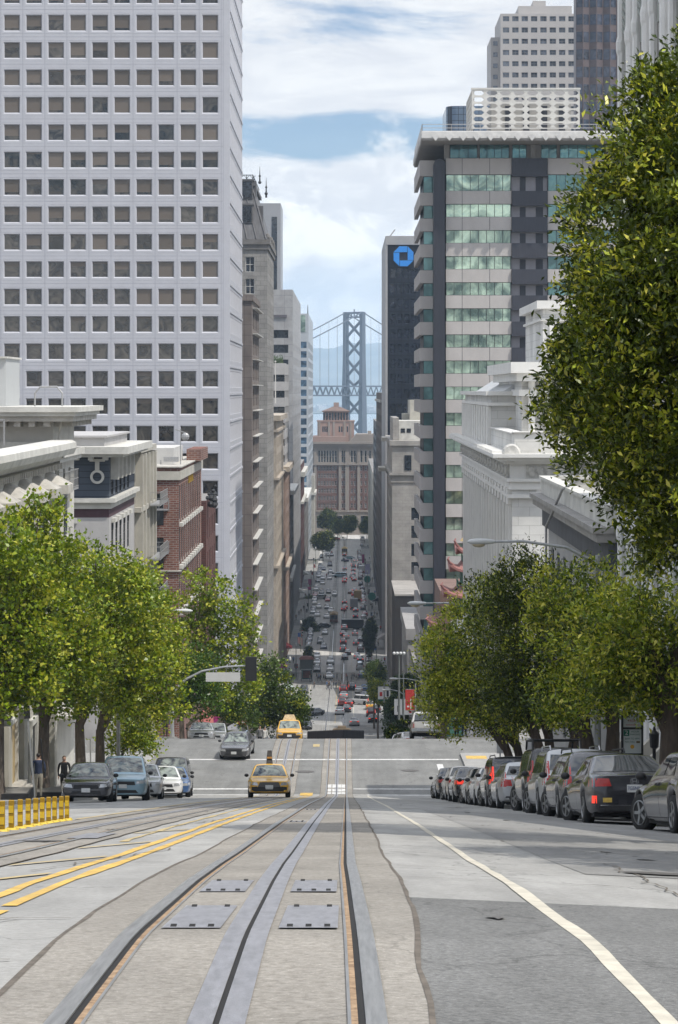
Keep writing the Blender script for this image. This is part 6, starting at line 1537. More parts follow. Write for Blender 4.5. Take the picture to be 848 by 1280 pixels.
far_tree('dark tree low at the far end behind the lamp posts',422,660,8,10,1120,54,dk)
# ---------------------------------------------------------------- vehicles
M_tyre=mat('tyre_rubber',(.018,.018,.018),.85,.2,10);M_rim=mat('alloy_rim',(.26,.265,.27),.35,.1,8,metal=.85);M_cglass=glass_mat('car_glass',(.025,.03,.032),.03,0,.9,.05,.5,.5,.3,1.5)
M_cglass2=glass_mat('car_glass_painted_reflection',(.03,.035,.035),.04,0,1.0,.1,1.2,.8,.3,1.8,col2=(.10,.115,.10))  # paler mottle painted in for what the windscreens reflect
M_black=mat('black_plastic',(.02,.02,.021),.55,.2,6);M_under=mat('underbody',(.012,.012,.012),.9,.2,4)
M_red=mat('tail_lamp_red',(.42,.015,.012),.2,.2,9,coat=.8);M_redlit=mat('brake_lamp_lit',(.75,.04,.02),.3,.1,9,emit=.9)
M_lamp=mat('headlamp_clear',(.50,.51,.52),.12,.25,14,metal=.4,coat=.9);M_lamplit=mat('headlamp_lit',(1.0,.88,.62),.3,.05,9,emit=2.2);M_amber=mat('amber_lamp',(.60,.22,.02),.3,.1,9,coat=.6)
M_plt=mat('number_plate',(.55,.56,.55),.5,.1,20);M_txt=mat('plate_letters',(.03,.05,.14),.6,.1,9);M_chr=mat('chrome',(.62,.62,.63),.15,.05,5,metal=1.0)
PAINTS=dict(charcoal=paint('charcoal',(.032,.032,.038),.35,.2,1.0),grey=paint('grey',(.085,.085,.09),.4,.2,1.0),silver=paint('silver',(.42,.43,.44),.55,.32),white=paint('white',(.66,.66,.65),0),black=paint('black',(.012,.012,.014),.1,.15,1.0),blue=paint('blue',(.05,.11,.25),.3),
              paleblue=paint('paleblue',(.20,.31,.37),.45),red=paint('red',(.36,.03,.025),.1),maroon=paint('maroon',(.12,.02,.022),.2),yellow=paint('yellow',(.66,.36,.025),0),gold=paint('gold',(.36,.33,.27),.5),champagne=paint('champagne',(.50,.48,.44),.5,.3),navy=paint('navy',(.02,.03,.07),.3),green=paint('green',(.03,.10,.06),.2),brown=paint('brown',(.16,.10,.06),.2))
CAR={   # length, width, height, clearance, hood z, deck z, belt z, windscreen base, windscreen top, rear top, rear base (fractions of the length from the nose), wheel radius, front and rear axle fractions
 'sedan':dict(L=4.75,W=1.82,H=1.45,c=.19,hz=.86,dz=1.00,bz=.93,a=(.27,.42,.70,.86),r=.325,ax=(.19,.79)),
 'coupe':dict(L=4.85,W=1.86,H=1.42,c=.18,hz=.84,dz=1.01,bz=.94,a=(.28,.44,.68,.88),r=.335,ax=(.19,.79)),
 'wagon':dict(L=4.75,W=1.84,H=1.56,c=.21,hz=.92,dz=1.02,bz=.98,a=(.25,.38,.90,.985),r=.335,ax=(.19,.78)),
 'suv':dict(L=4.60,W=1.86,H=1.74,c=.24,hz=1.02,dz=1.08,bz=1.08,a=(.24,.36,.91,.985),r=.365,ax=(.18,.79)),
 'jeep':dict(L=4.50,W=1.84,H=1.80,c=.28,hz=1.08,dz=1.12,bz=1.12,a=(.30,.37,.95,.99),r=.385,ax=(.17,.80)),
 'minivan':dict(L=5.05,W=1.96,H=1.76,c=.20,hz=1.02,dz=1.05,bz=1.04,a=(.17,.34,.92,.985),r=.345,ax=(.19,.80)),
 'van':dict(L=5.10,W=1.98,H=1.98,c=.26,hz=1.12,dz=1.12,bz=1.14,a=(.14,.25,.95,.99),r=.365,ax=(.17,.79)),
 'pickup':dict(L=5.40,W=1.96,H=1.86,c=.32,hz=1.14,dz=1.12,bz=1.16,a=(.26,.36,.56,.60),r=.40,ax=(.17,.77)),
 'hatch':dict(L=4.25,W=1.76,H=1.50,c=.19,hz=.92,dz=1.00,bz=.96,a=(.23,.38,.86,.97),r=.32,ax=(.19,.80)),
}
def car_body(p,lev=2):
    """one closed skin: stations along the length, half profiles with lifted wheel arches, cabin grown on top; smoothed"""
    L,W,H=p['L'],p['W'],p['H'];hw=W/2;a0,a1,c1,c0=p['a'];Y=lambda f:L/2-f*L
    wf,wr=p['ax'];rr=(p['r']+.055)/L
    st=sorted({0,.012,.045,.10}|{.955,.985,1.0}|{(wf+wr)/2,(wf+wr)/2-.12,(wf+wr)/2+.12}|{w+k*rr for w in(wf,wr)for k in(-1.12,-1.0,-.86,-.5,0,.5,.86,1.0,1.12)}|{a0,a1,c1,min(c0,.975)})
    st=[s for i,s in enumerate(st)if i==0 or s-st[i-1]>.004]
    bm=bmesh.new();rows=[];pick='bed' in p
    for f in st:
        e=max(0,(abs(f-.5)-.36)/.14);wv=hw*(1-.16*e**2.2)
        zb=p['c']+(.10*max(0,(f-.93)/.07)if f>.93 else 0.04*max(0,(.06-f)/.06))
        if f<a0:zt=p['hz']-(p['hz']-p['hz']*.80)*max(0,(1-f/a0))**2.2
        elif f>c0:zt=p['dz']-.04*max(0,(f-.94)/.06)
        else:zt=p['hz']+(p['dz']-p['hz'])*(f-a0)/(c0-a0)
        zl=zb
        for w in(wf,wr):
            q=(f-w)*L;R_=p['r']+.055
            if abs(q)<R_*1.0:zl=max(zl,p['r']+math.sqrt(max(0,R_*R_-q*q)))
        belt=min(zt-.02,max(p['bz']-.05,zl+.05))if a0<f<c0 else zt-.07
        belt=max(belt,zl+.06)
        mid=zl+(belt-zl)*.5
        # greenhouse
        if a0<=f<=c0:
            if f<a1:k=(f-a0)/(a1-a0)
            elif f>c1:k=(c0-f)/max(1e-3,c0-c1)
            else:k=1
            k=max(0,min(1,k));zr=zt+(H-zt)*(k**.92);nr=1-.17*max(0,2*abs((f-(a1+c1)/2))/max(.01,c1-a1)-.6)if k==1 else 1
            wroof=wv*.90+(hw*(.69 if H<1.6 else .77)-wv*.90)*k
            zr2=zr-.05*k
        else:zr=zt+.015;wroof=wv*.80;zr2=zt
        row=[(0,zl),(wv*.80,zl),(wv*.955,zl+.02),(wv*.99,mid),(wv,mid+(belt-mid)*.55),(wv*.95,belt),(wv*.90,min(zt,zr2)-.005),((wv*.90+wroof)/2,(min(zt,zr2)+zr2)/2),(wroof,zr2),(wroof*.80,zr-.012 if a0<=f<=c0 else zr),(0,zr+(.02 if a0<=f<=c0 else .012))]
        rows.append([bm.verts.new((x,Y(f),z))for x,z in row])
    n=len(rows[0]);mir=[]
    for r in rows:mir.append([v if i in(0,n-1)else bm.verts.new((-v.co.x,v.co.y,v.co.z))for i,v in enumerate(r)])
    for A,B,s in((rows,rows,1),(mir,mir,-1)):
        for i in range(len(rows)-1):
            for j in range(n-1):
                q=[A[i][j],A[i+1][j],A[i+1][j+1],A[i][j+1]]
                bm.faces.new(q if s<0 else q[::-1])
    for r,m,s in((rows[0],mir[0],1),(rows[-1],mir[-1],-1)):
        for j in range(n-1):
            q=[r[j],r[j+1],m[j+1],m[j]];q=[v for k,v in enumerate(q)if v not in q[:k]]
            if len(q)>2:bm.faces.new(q[::-1]if s>0 else q)
    bmesh.ops.recalc_face_normals(bm,faces=bm.faces)
    me=bpy.data.meshes.new('body');bm.to_mesh(me);bm.free()
    o=bpy.data.objects.new('tmp_body',me);COL.objects.link(o);m=o.modifiers.new('s','SUBSURF');m.levels=lev;m.render_levels=lev
    out=bake(o);out.name='body';out.polygons.foreach_set('use_smooth',[True]*len(out.polygons));return out
class Skin:
    """lays patches on a body mesh by casting from outside"""
    def __init__(s,me):s.bv=BVHTree.FromPolygons([v.co.copy()for v in me.vertices],[tuple(p.vertices)for p in me.polygons])
    def patch(s,mb,quad,d,off=.006,n=8,m=4,mi=0):
        """quad: four outside points; d: cast direction"""
        d=Vector(d).normalized();q=[Vector(a)for a in quad];g=[]
        for i in range(n+1):
            row=[]
            for j in range(m+1):
                u,v=i/n,j/m;p=q[0].lerp(q[1],u).lerp(q[3].lerp(q[2],u),v)
                h=s.bv.ray_cast(p-d*3,d)
                if h[0]is None:h=s.bv.find_nearest(p)
                row.append(h[0]-d*off)
            g.append(row)
        i0=len(mb.v)
        for row in g:mb.v+=[tuple(a)for a in row]
        for i in range(n):
            for j in range(m):a=i0+i*(m+1)+j;mb.f.append((a,a+m+1,a+m+2,a+1));mb.m.append(mi)
WHEEL={}
def wheel_meshes(r,w=.21):
    k=(round(r,3),w)
    if k in WHEEL:return WHEEL[k]
    t=MB();t.lathe([(r*.66,-w/2+.01),(r*.93,-w/2),(r*.99,-w/2+.03),(r,0),(r*.99,w/2-.03),(r*.93,w/2),(r*.66,w/2-.01)],n=26,axis='x')
    q=MB();q.lathe([(r*.665,-w/2+.012),(r*.665,-w/2-.004),(r*.61,-w/2-.008),(r*.59,-w/2+.03)],n=22,axis='x',m=0)
    q.lathe([(r*.59,-w/2+.07),(r*.1,-w/2+.068)],n=16,axis='x',m=1)
    for k_ in range(5):
        a=k_*2*math.pi/5;q.obox((-w/2+.02,math.cos(a)*r*.32,math.sin(a)*r*.32),.016,r*.30,r*.085,Matrix.Rotation(a,3,'X'))
    q.lathe([(r*.16,-w/2+.04),(r*.15,-w/2-.006),(r*.05,-w/2-.01)],n=12,axis='x')
    WHEEL[k]=(t.mesh('wheel',M_tyre,smooth=True),q.mesh('rim',[M_rim,M_black]));return WHEEL[k]
def make_car(kind,lev=2,**kw):
    """meshes of one kind of car: name -> list of (mesh, location, rotation z) or nested"""
    p=dict(CAR[kind]);p.update(kw);L,W,H=p['L'],p['W'],p['H'];hw=W/2;a0,a1,c1,c0=p['a'];Y=lambda f:L/2-f*L
    body=car_body(p,lev);sk=Skin(body);P={}
    body.materials.append(PAINTS['grey'])
    zt=lambda f:p['hz']+(p['dz']-p['hz'])*(f-a0)/(c0-a0)
    def one(name,m_,fn):mb=MB();fn(mb);P.setdefault(name,[]).append(mb.mesh(name,m_,smooth=True))
    bx=hw*.80;tx=hw*(.60 if H<1.6 else .68)
    y0,y1=Y(a0+(a1-a0)*.10),Y(a0+(a1-a0)*.90);z0,z1=zt(a0)+.05,H-.05
    one('windscreen',M_cglass2,lambda mb:sk.patch(mb,[(-bx,y0,z0+3),(bx,y0,z0+3),(tx,y1,z1+3),(-tx,y1,z1+3)],(0,0,-1),.007,12,6))
    r0,r1=Y(c0-(c0-c1)*.12),Y(c0-(c0-c1)*.90)
    if(c0-c1)*L>.45:one('rear_window',M_cglass,lambda mb:sk.patch(mb,[(bx,r0,9),(-bx,r0,9),(-tx,r1,9),(tx,r1,9)],(0,0,-1),.007,12,6))
    else:one('rear_window',M_cglass,lambda mb:sk.patch(mb,[(bx*.93,-L,p['dz']+.09),(-bx*.93,-L,p['dz']+.09),(-tx*1.0,-L,H-.14),(tx*1.0,-L,H-.14)],(0,1,0),.008,12,6))
    zb_,ztop=p['bz']+.055,H-.12
    fa,fb,fc=a0+(a1-a0)*.42,a0+(c0-a0)*.47,(c1+(c0-c1)*.35)
    ft,fu=a1+.005,c1-.005
    for s in(-1,1):
        d=(-s,0,0);X=s*3
        for(b0,b1,t0,t1)in((fa,fb-.008,max(ft,fa),fb-.008),(fb+.008,fc,fb+.008,min(fu,fc))):
            one('side_window',M_cglass,lambda mb:sk.patch(mb,[(X,Y(b0),zb_),(X,Y(b1),zb_),(X,Y(t1),ztop),(X,Y(t0),ztop)],d,.007,8,5))
        ylo,yhi=p['c']+.12,p['bz']
        def seams(mb):
            for f in(a0+.035,fb,min(c0-.06,p['ax'][1]-.075)):
                sk.patch(mb,[(X,Y(f)+.005,ylo),(X,Y(f)-.005,ylo),(X,Y(f)-.005,yhi),(X,Y(f)+.005,yhi)],d,.003,1,8)
        one('door_seam',M_under,seams)
        def sill(mb):sk.patch(mb,[(X,Y(p['ax'][0]+.1),p['c']+.02),(X,Y(p['ax'][1]-.1),p['c']+.02),(X,Y(p['ax'][1]-.1),p['c']+.10),(X,Y(p['ax'][0]+.1),p['c']+.10)],d,.005,8,1)
        one('sill',M_black,sill)
        for f in(fb-.025,min(c0-.12,fb+.2)):one('door_handle',M_chr if kind in('suv','minivan')else M_black,lambda mb:sk.patch(mb,[(X,Y(f)+.09,p['bz']-.10),(X,Y(f)-.07,p['bz']-.10),(X,Y(f)-.07,p['bz']-.065),(X,Y(f)+.09,p['bz']-.065)],d,.014,2,1))
        hz=p['hz']*.80;tall=H>1.6
        one('headlight',M_lamp,lambda mb:sk.patch(mb,[(s*hw*.52,9,hz-.17),(s*hw*.93,9,hz-.13),(s*hw*.95,9,hz+.0),(s*hw*.56,9,hz-.045)],(0,-1,0),.008,8,4))
        if tall and kind!='pickup' or kind=='wagon':one('tail_light',M_red,lambda mb:sk.patch(mb,[(s*hw*.74,-9,p['dz']-.28),(s*hw*.93,-9,p['dz']-.28),(s*hw*.86,-9,min(H-.16,p['dz']+.32)),(s*hw*.74,-9,min(H-.16,p['dz']+.32))],(0,1,0),.009,4,8))
        elif kind=='pickup':one('tail_light',M_red,lambda mb:sk.patch(mb,[(s*hw*.80,-9,.68),(s*hw*.95,-9,.68),(s*hw*.95,-9,1.05),(s*hw*.80,-9,1.05)],(0,1,0),.009,3,6))
        else:one('tail_light',M_red,lambda mb:sk.patch(mb,[(s*hw*.50,-9,p['dz']-.24),(s*hw*.95,-9,p['dz']-.25),(s*hw*.93,-9,p['dz']-.08),(s*hw*.55,-9,p['dz']-.09)],(0,1,0),.009,8,4))
    one('grille',M_black,lambda mb:sk.patch(mb,[(-hw*.50,9,p['hz']*.80-.21),(hw*.50,9,p['hz']*.80-.21),(hw*.46,9,p['hz']*.80-.07),(-hw*.46,9,p['hz']*.80-.07)],(0,-1,0),.006,10,3))
    one('air_intake',M_black,lambda mb:sk.patch(mb,[(-hw*.62,9,p['c']+.10),(hw*.62,9,p['c']+.10),(hw*.52,9,p['c']+.22),(-hw*.52,9,p['c']+.22)],(0,-1,0),.006,10,3))
    one('rear_valance',M_black,lambda mb:sk.patch(mb,[(-hw*.80,-9,p['c']+.11),(hw*.80,-9,p['c']+.11),(hw*.76,-9,p['c']+.21),(-hw*.76,-9,p['c']+.21)],(0,1,0),.006,10,2))
    pl=MB();pl.box(-.155,.155,L/2-.04,L/2+.012,p['hz']*.80-.33,p['hz']*.80-.18);P['front_plate']=[pl.mesh('number_plate',M_plt)]
    zp=(p['dz']-.36)if H<1.6 else p['c']+.48
    pl=MB();pl.box(-.155,.155,-L/2-.012,-L/2+.04,zp,zp+.15);P['rear_plate']=[pl.mesh('number_plate',M_plt)]
    um=MB();um.box(-hw*.86,hw*.86,Y(.06),Y(.94),p['c']-.02,p['c']+.06);
    for w in p['ax']:um.box(-hw*.80,hw*.80,Y(w)-p['r']-.04,Y(w)+p['r']+.04,p['c'],p['r']*2+.0)
    P['underbody']=[um.mesh('underbody',M_under)]
    mm=MB();mm.sphere((0,0,0),.10,.065,.075,10,6);P['mirror']=[mm.mesh('mirror',M_black,smooth=True)]
    P['body']=[body];P['_p']=p;P['_sk']=sk;return P
KIT={}
def kit(kind,**kw):
    k=(kind,tuple(sorted(kw.items())))
    if k not in KIT:KIT[k]=make_car(kind,**kw)
    return KIT[k]
def place_matrix(d,heading):
    a=math.atan(slope(d));return(Matrix.Rotation(a,3,'X')@Matrix.Rotation(heading,3,'Z')).to_euler()
def near_car(kind,colour,label,cat,x,d,heading=0.0,name=None,group=None,steer=0.0,lit=None,trim=None,lower=None,**kw):
    """a car with all its parts; heading 0 drives away, pi towards the camera"""
    K=kit(kind,**kw);p=K['_p'];z=zc(d,x)+.008
    t=thing(name or 'parked_car',label,cat,(x,d,z),group);t.rotation_euler=place_matrix(d,heading)
    b=child('body',K['body'][0],t);b.material_slots[0].link='OBJECT';b.material_slots[0].material=PAINTS[colour]
    for nm in('windscreen','rear_window','side_window','headlight','tail_light','grille','air_intake','rear_valance','front_plate','rear_plate','underbody','sill','door_seam','door_handle'):
        for me in K[nm]:
            o=child(nm if 'plate' not in nm else 'number_plate',me,t)
            if nm in('headlight','tail_light')and lit and lit.get(nm):o.material_slots[0].link='OBJECT';o.material_slots[0].material=lit[nm]
    L,hw=p['L'],p['W']/2
    for s in(-1,1):
        m=child('mirror',K['mirror'][0],t);m.location=(s*(hw+.07),L/2-(p['a'][0]+.045)*L,p['bz']+.04);m.rotation_euler=(0,0,s*.15)
        for k,f in enumerate(p['ax']):
            tm,rm=wheel_meshes(p['r']);w=child('wheel',tm,t);w.location=(s*(hw-.115),L/2-f*L,p['r']);w.rotation_euler=(0,0,(0 if s<0 else math.pi)+(steer if k==0 else 0));child('rim',rm,w)
    return t,K
def add(t,mb,name,mats,smooth=False):o=mb.build(name,mats,t,local=True,smooth=smooth);return o
def rails(t,K,m=M_black,h=.05):
    p=K['_p'];
    for s in(-1,1):
        mb=MB();x=s*p['W']/2*.66;L=p['L'];y0,y1=L/2-(p['a'][1]+.04)*L,L/2-(p['a'][2]-.01)*L
        mb.tube([(x,y0,p['H']-.03),(x,y0-.12,p['H']+h),(x,y1+.12,p['H']+h),(x,y1,p['H']-.03)],.018,6);add(t,mb,'roof_rail',m)
def text(t,s,size,loc,rot,m,name='lettering',width=None):
    cu=bpy.data.curves.new(name,'FONT');cu.body=s;cu.size=size;cu.align_x='CENTER';cu.align_y='CENTER';cu.extrude=.002
    o=bpy.data.objects.new(name,cu);COL.objects.link(o);me=bake(o);me.materials.append(m)
    if width:
        xs_=[v.co.x for v in me.vertices];f=width/max(1e-6,max(xs_)-min(xs_))
        for v in me.vertices:v.co.x*=f
    o=bpy.data.objects.new(name,me);COL.objects.link(o);o.parent=t;o.location=loc;o.rotation_euler=rot;return o

gP='cars parked along the right kerb'
def right_x(d):return 4.78+.93
# the nearest car is cut by the right edge of the photo
t,K=near_car('coupe','charcoal','grey car cut by the right edge with its front wheel turned out','car',6.28,41.6,0.07,group=gP,steer=.35)
t,K=near_car('coupe','charcoal','dark grey coupe with wide red tail lights parked in front of the parking sign','car',5.72,50.4,0.03,group=gP,steer=.3)
p=K['_p'];L=p['L'];sk=K['_sk']
text(t,'7GSN01',.105,(0,-L/2-.0165,p['dz']-.285),(R(90),0,0),M_txt,width=.27)
q=MB();
for a in range(16):
    a0_,a1_=a*math.pi/8,(a+1)*math.pi/8;sq=lambda a_:(math.copysign(abs(math.cos(a_))**.6,math.cos(a_)),math.copysign(abs(math.sin(a_))**.6,math.sin(a_)))
    (xa,za),(xb,zb2)=sq(a0_),sq(a1_);q.bar((xa*.075,-L/2+.01,.865+za*.06),(xb*.075,-L/2+.01,.865+zb2*.06),.02,.012)
for s in(-1,1):q.bar((s*.032,-L/2+.01,.865-.045),(s*.043,-L/2+.01,.865+.045),.02,.014)
q.bar((-.036,-L/2+.01,.865),(.036,-L/2+.01,.865),.02,.014);add(t,q,'boot_emblem',M_chr)
q=MB();sk.patch(q,[(-.84,-9,.43),(-.76,-9,.43),(-.76,-9,.58),(-.84,-9,.58)],(0,1,0),.01,2,3);sk.patch(q,[(.76,-9,.43),(.84,-9,.43),(.84,-9,.58),(.76,-9,.58)],(0,1,0),.01,2,3);add(t,q,'reflector',M_redlit)  # reflectors given a red glow of their own, no lamp in them
q=MB();sk.patch(q,[(-.64,-9,.45),(-.46,-9,.45),(-.46,-9,.54),(-.64,-9,.54)],(0,1,0),.008,2,2);add(t,q,'bumper_sticker',mat('sticker_yellow',(.55,.38,.08),.6,.3,30))
q=MB();sk.patch(q,[(-.80,-9,.385),(.80,-9,.385),(.80,-9,.40),(-.80,-9,.40)],(0,1,0),.012,12,1);add(t,q,'bumper_trim',M_chr)
q=MB();sk.patch(q,[(-.50,-9,.60),(.50,-9,.60),(.50,-9,.606),(-.50,-9,.606)],(0,1,0),.004,10,1);add(t,q,'boot_seam',M_under)
t,K=near_car('wagon','grey','grey estate car with roof bars tucked between the dark coupe and the white estate','car',5.78,56.9,0.02,group=gP,steer=.25);rails(t,K)
t,K=near_car('wagon','silver','silver white estate car with tall red tail lights and dark bumpers','car',5.80,62.6,0.02,group=gP,steer=.25,W=1.90,H=1.68,dz=1.06,bz=1.03,r=.37,c=.25);rails(t,K,M_chr,.08)
q=MB();sk=K['_sk'];sk.patch(q,[(-.95,-9,.36),(.95,-9,.36),(.95,-9,.66),(-.95,-9,.66)],(0,1,0),.012,12,4);add(t,q,'bumper_cladding',mat('grey_cladding',(.10,.10,.105),.7,.15,6))
t,K=near_car('jeep','black','black boxy jeep with an overhead frame of roof bars','car',5.85,68.6,0.02,group=gP,steer=.25)
q=MB();p=K['_p']
for s in(-1,1):q.tube([(s*.66,.1,1.78),(s*.66,-.1,2.02),(s*.66,-1.9,2.02),(s*.70,-2.15,1.2)],.03,6)
for y in(-.2,-.9,-1.6):q.tube([(-.66,y,2.02),(.66,y,2.02)],.028,6)
add(t,q,'roof_frame',M_black)
q=MB();q.lathe([(.1,-2.28),(.36,-2.30),(.37,-2.42),(.30,-2.50),(.1,-2.50)],(.12,0,1.0),20,'y');add(t,q,'spare_wheel',M_tyre)
t,K=near_car('wagon','silver','silver hatchback estate with wide red lights and a clean flat rear','car',5.70,77.8,0.02,group=gP,H=1.50,dz=.99,L=4.6,steer=.2)
q=MB();sk=K['_sk']
for s in(-1,1):sk.patch(q,[(s*.50,-9,.74),(s*.90,-9,.72),(s*.87,-9,.95),(s*.54,-9,.93)],(0,1,0),.012,6,4)
add(t,q,'tail_light_panel',M_red)
t,K=near_car('suv','charcoal','dark sport utility car with a long black roof behind the silver hatchback','car',5.72,84.2,0.02,group=gP,lit={'tail_light':M_redlit},steer=.2);rails(t,K)
near_car('sedan','white','white saloon with a dark mirror in the middle of the right kerb row','car',5.62,90.2,0.02,group=gP,steer=.2)
near_car('sedan','champagne','pale gold saloon squeezed behind the white saloon on the right kerb','car',5.60,96.0,0.02,group=gP,steer=.2)
near_car('sedan','black','black saloon with glowing red tail lights near the end of the right kerb row','car',5.35,102.0,0.02,group=gP,lit={'tail_light':M_redlit})
near_car('hatch','champagne','pale hatchback second from the far end of the right kerb row','car',5.25,107.6,0.02,group=gP,steer=.2)
near_car('sedan','charcoal','charcoal saloon at the far end of the right kerb row','car',5.05,113.2,0.02,group=gP,steer=.2)
t,K=near_car('pickup','champagne','silver pickup truck seen from behind at the far right corner of the crossing','truck',X_(532,160),160.6,0.0,name='pickup_truck',W=2.0)
q=MB();sk=K['_sk'];sk.patch(q,[(-.75,-9,.66),(.75,-9,.66),(.75,-9,.672),(-.75,-9,.672)],(0,1,0),.006,8,1);sk.patch(q,[(-.78,-9,1.07),(.78,-9,1.07),(.78,-9,1.08),(-.78,-9,1.08)],(0,1,0),.006,8,1);add(t,q,'tailgate_seam',M_under)
q=MB();q.box(-.98,.98,-2.80,-2.62,.46,.64);add(t,q,'rear_bumper',M_chr)
q=MB();q.box(-.80,.80,-2.6,-.75,1.10,1.18);add(t,q,'load_bed',M_under)

# left side, facing us
gL='cars parked along the left kerb'
near_car('sedan','charcoal','dark grey saloon facing up the hill, first of the cars at the left kerb','car',X_(107,87),88.5,math.pi+.04,group=gL,W=1.84,steer=.15)
t,K=near_car('minivan','paleblue','pale blue minivan facing up the hill with trees mirrored in its windscreen','car',X_(153,95),96.0,math.pi+.06,group=gL,steer=.2);rails(t,K,M_chr,.04)
near_car('hatch','silver','silver hatchback mostly hidden behind the blue minivan','car',X_(178,103),103.4,math.pi+.05,group=gL)
near_car('sedan','white','white saloon facing up the hill beside the old van','car',X_(202,109),109.6,math.pi+.08,group=gL)
near_car('sedan','blue','blue and orange saloon squeezed between the white saloon and old van','car',X_(213,114.5),115.2,math.pi+.08,group=gL)
t,K=near_car('van','grey','old grey van with amber corner lamps, last at the left kerb before the crossing','van',X_(213,119.5),121.0,math.pi+.02,name='parked_van',group=gL,W=1.95,H=1.95,L=4.7)
q=MB();sk=K['_sk']
for s in(-1,1):sk.patch(q,[(s*.80,9,.68),(s*.97,9,.68),(s*.97,9,.84),(s*.80,9,.84)],(0,-1,0),.012,3,3)
add(t,q,'amber_lamp',M_amber)
near_car('sedan','grey','grey blue saloon driving up over the crossing towards the camera','car',X_(296.5,141),141.5,math.pi-.05,name='moving_car',W=1.78,L=4.5)
t,K=near_car('sedan','silver','silver saloon with a chrome grille parked beyond the crossing on the left','car',X_(251,166),167.0,math.pi+.05,group='cars parked beyond the crossing',W=1.9)
near_car('suv','silver','silver wagon parked just behind the chrome grilled saloon','car',X_(268,173),175.0,math.pi,group='cars parked beyond the crossing')
# taxis
def roof_sign(t,x,y,z,w,d_,h,m,name='taxi_roof_sign',poly=None):
    q=MB();q.prism([(x-w/2,y-d_/2),(x+w/2,y-d_/2),(x+w/2,y+d_/2),(x-w/2,y+d_/2)],z,z+h,0,[(x-w*.32,y-d_*.4),(x+w*.32,y-d_*.4),(x+w*.32,y+d_*.4),(x-w*.32,y+d_*.4)]);return add(t,q,name,m)
lit={'headlight':M_lamplit}
t,K=near_car('sedan','yellow','yellow taxi with lit headlights and a dark roof sign driving up the near block','taxi',X_(335.5,105),106.5,math.pi+.03,name='taxi',L=4.85,W=1.87,H=1.48)
p=K['_p'];sk=K['_sk']
roof_sign(t,0,-.15,1.44,.30,.85,.62,mat('roof_advert',(.05,.045,.04),.5,.5,6))
q=MB();q.box(-.11,.11,.275,.29,1.70,1.78);add(t,q,'sign_stripe',mat('advert_stripe',(.45,.22,.05),.5,.3,8))
q=MB();sk.patch(q,[(-.92,9,.20),(.92,9,.20),(.92,9,.46),(-.92,9,.46)],(0,-1,0),.009,12,4);add(t,q,'bumper',M_black)
q=MB();sk.patch(q,[(-.50,9,.46),(.50,9,.46),(.40,9,.66),(-.40,9,.66)],(0,-1,0),.012,10,4);add(t,q,'front_grille',mat('grille_mesh',(.10,.10,.10),.4,.6,60,metal=.5))
for s in(-1,1):q=MB();q.sphere((s*.66,2.30,.64),.085,.05,.07,10,6);add(t,q,'lit_headlamp',M_lamplit,True)
q=MB();q.box(-.17,.17,2.44,2.46,.40,.54);add(t,q,'number_plate',M_plt)
t,K=near_car('suv','yellow','yellow taxi with a pyramid roof sign and black bumper coming over the crest','taxi',X_(361,168),170.5,math.pi+.02,name='taxi',W=1.9)
roof_sign(t,0,-.1,1.72,1.0,.7,.42,mat('pale_roof_advert',(.52,.42,.26),.6,.3,6));p=K['_p'];sk=K['_sk']
q=MB();sk.patch(q,[(-.95,9,.26),(.95,9,.26),(.95,9,.60),(-.95,9,.60)],(0,-1,0),.01,12,4);add(t,q,'bumper',M_black)
for s in(-1,1):q=MB();q.sphere((s*.66,2.18,.56),.08,.05,.06,8,5);add(t,q,'fog_lamp',M_lamp if s<0 else M_lamplit,True)
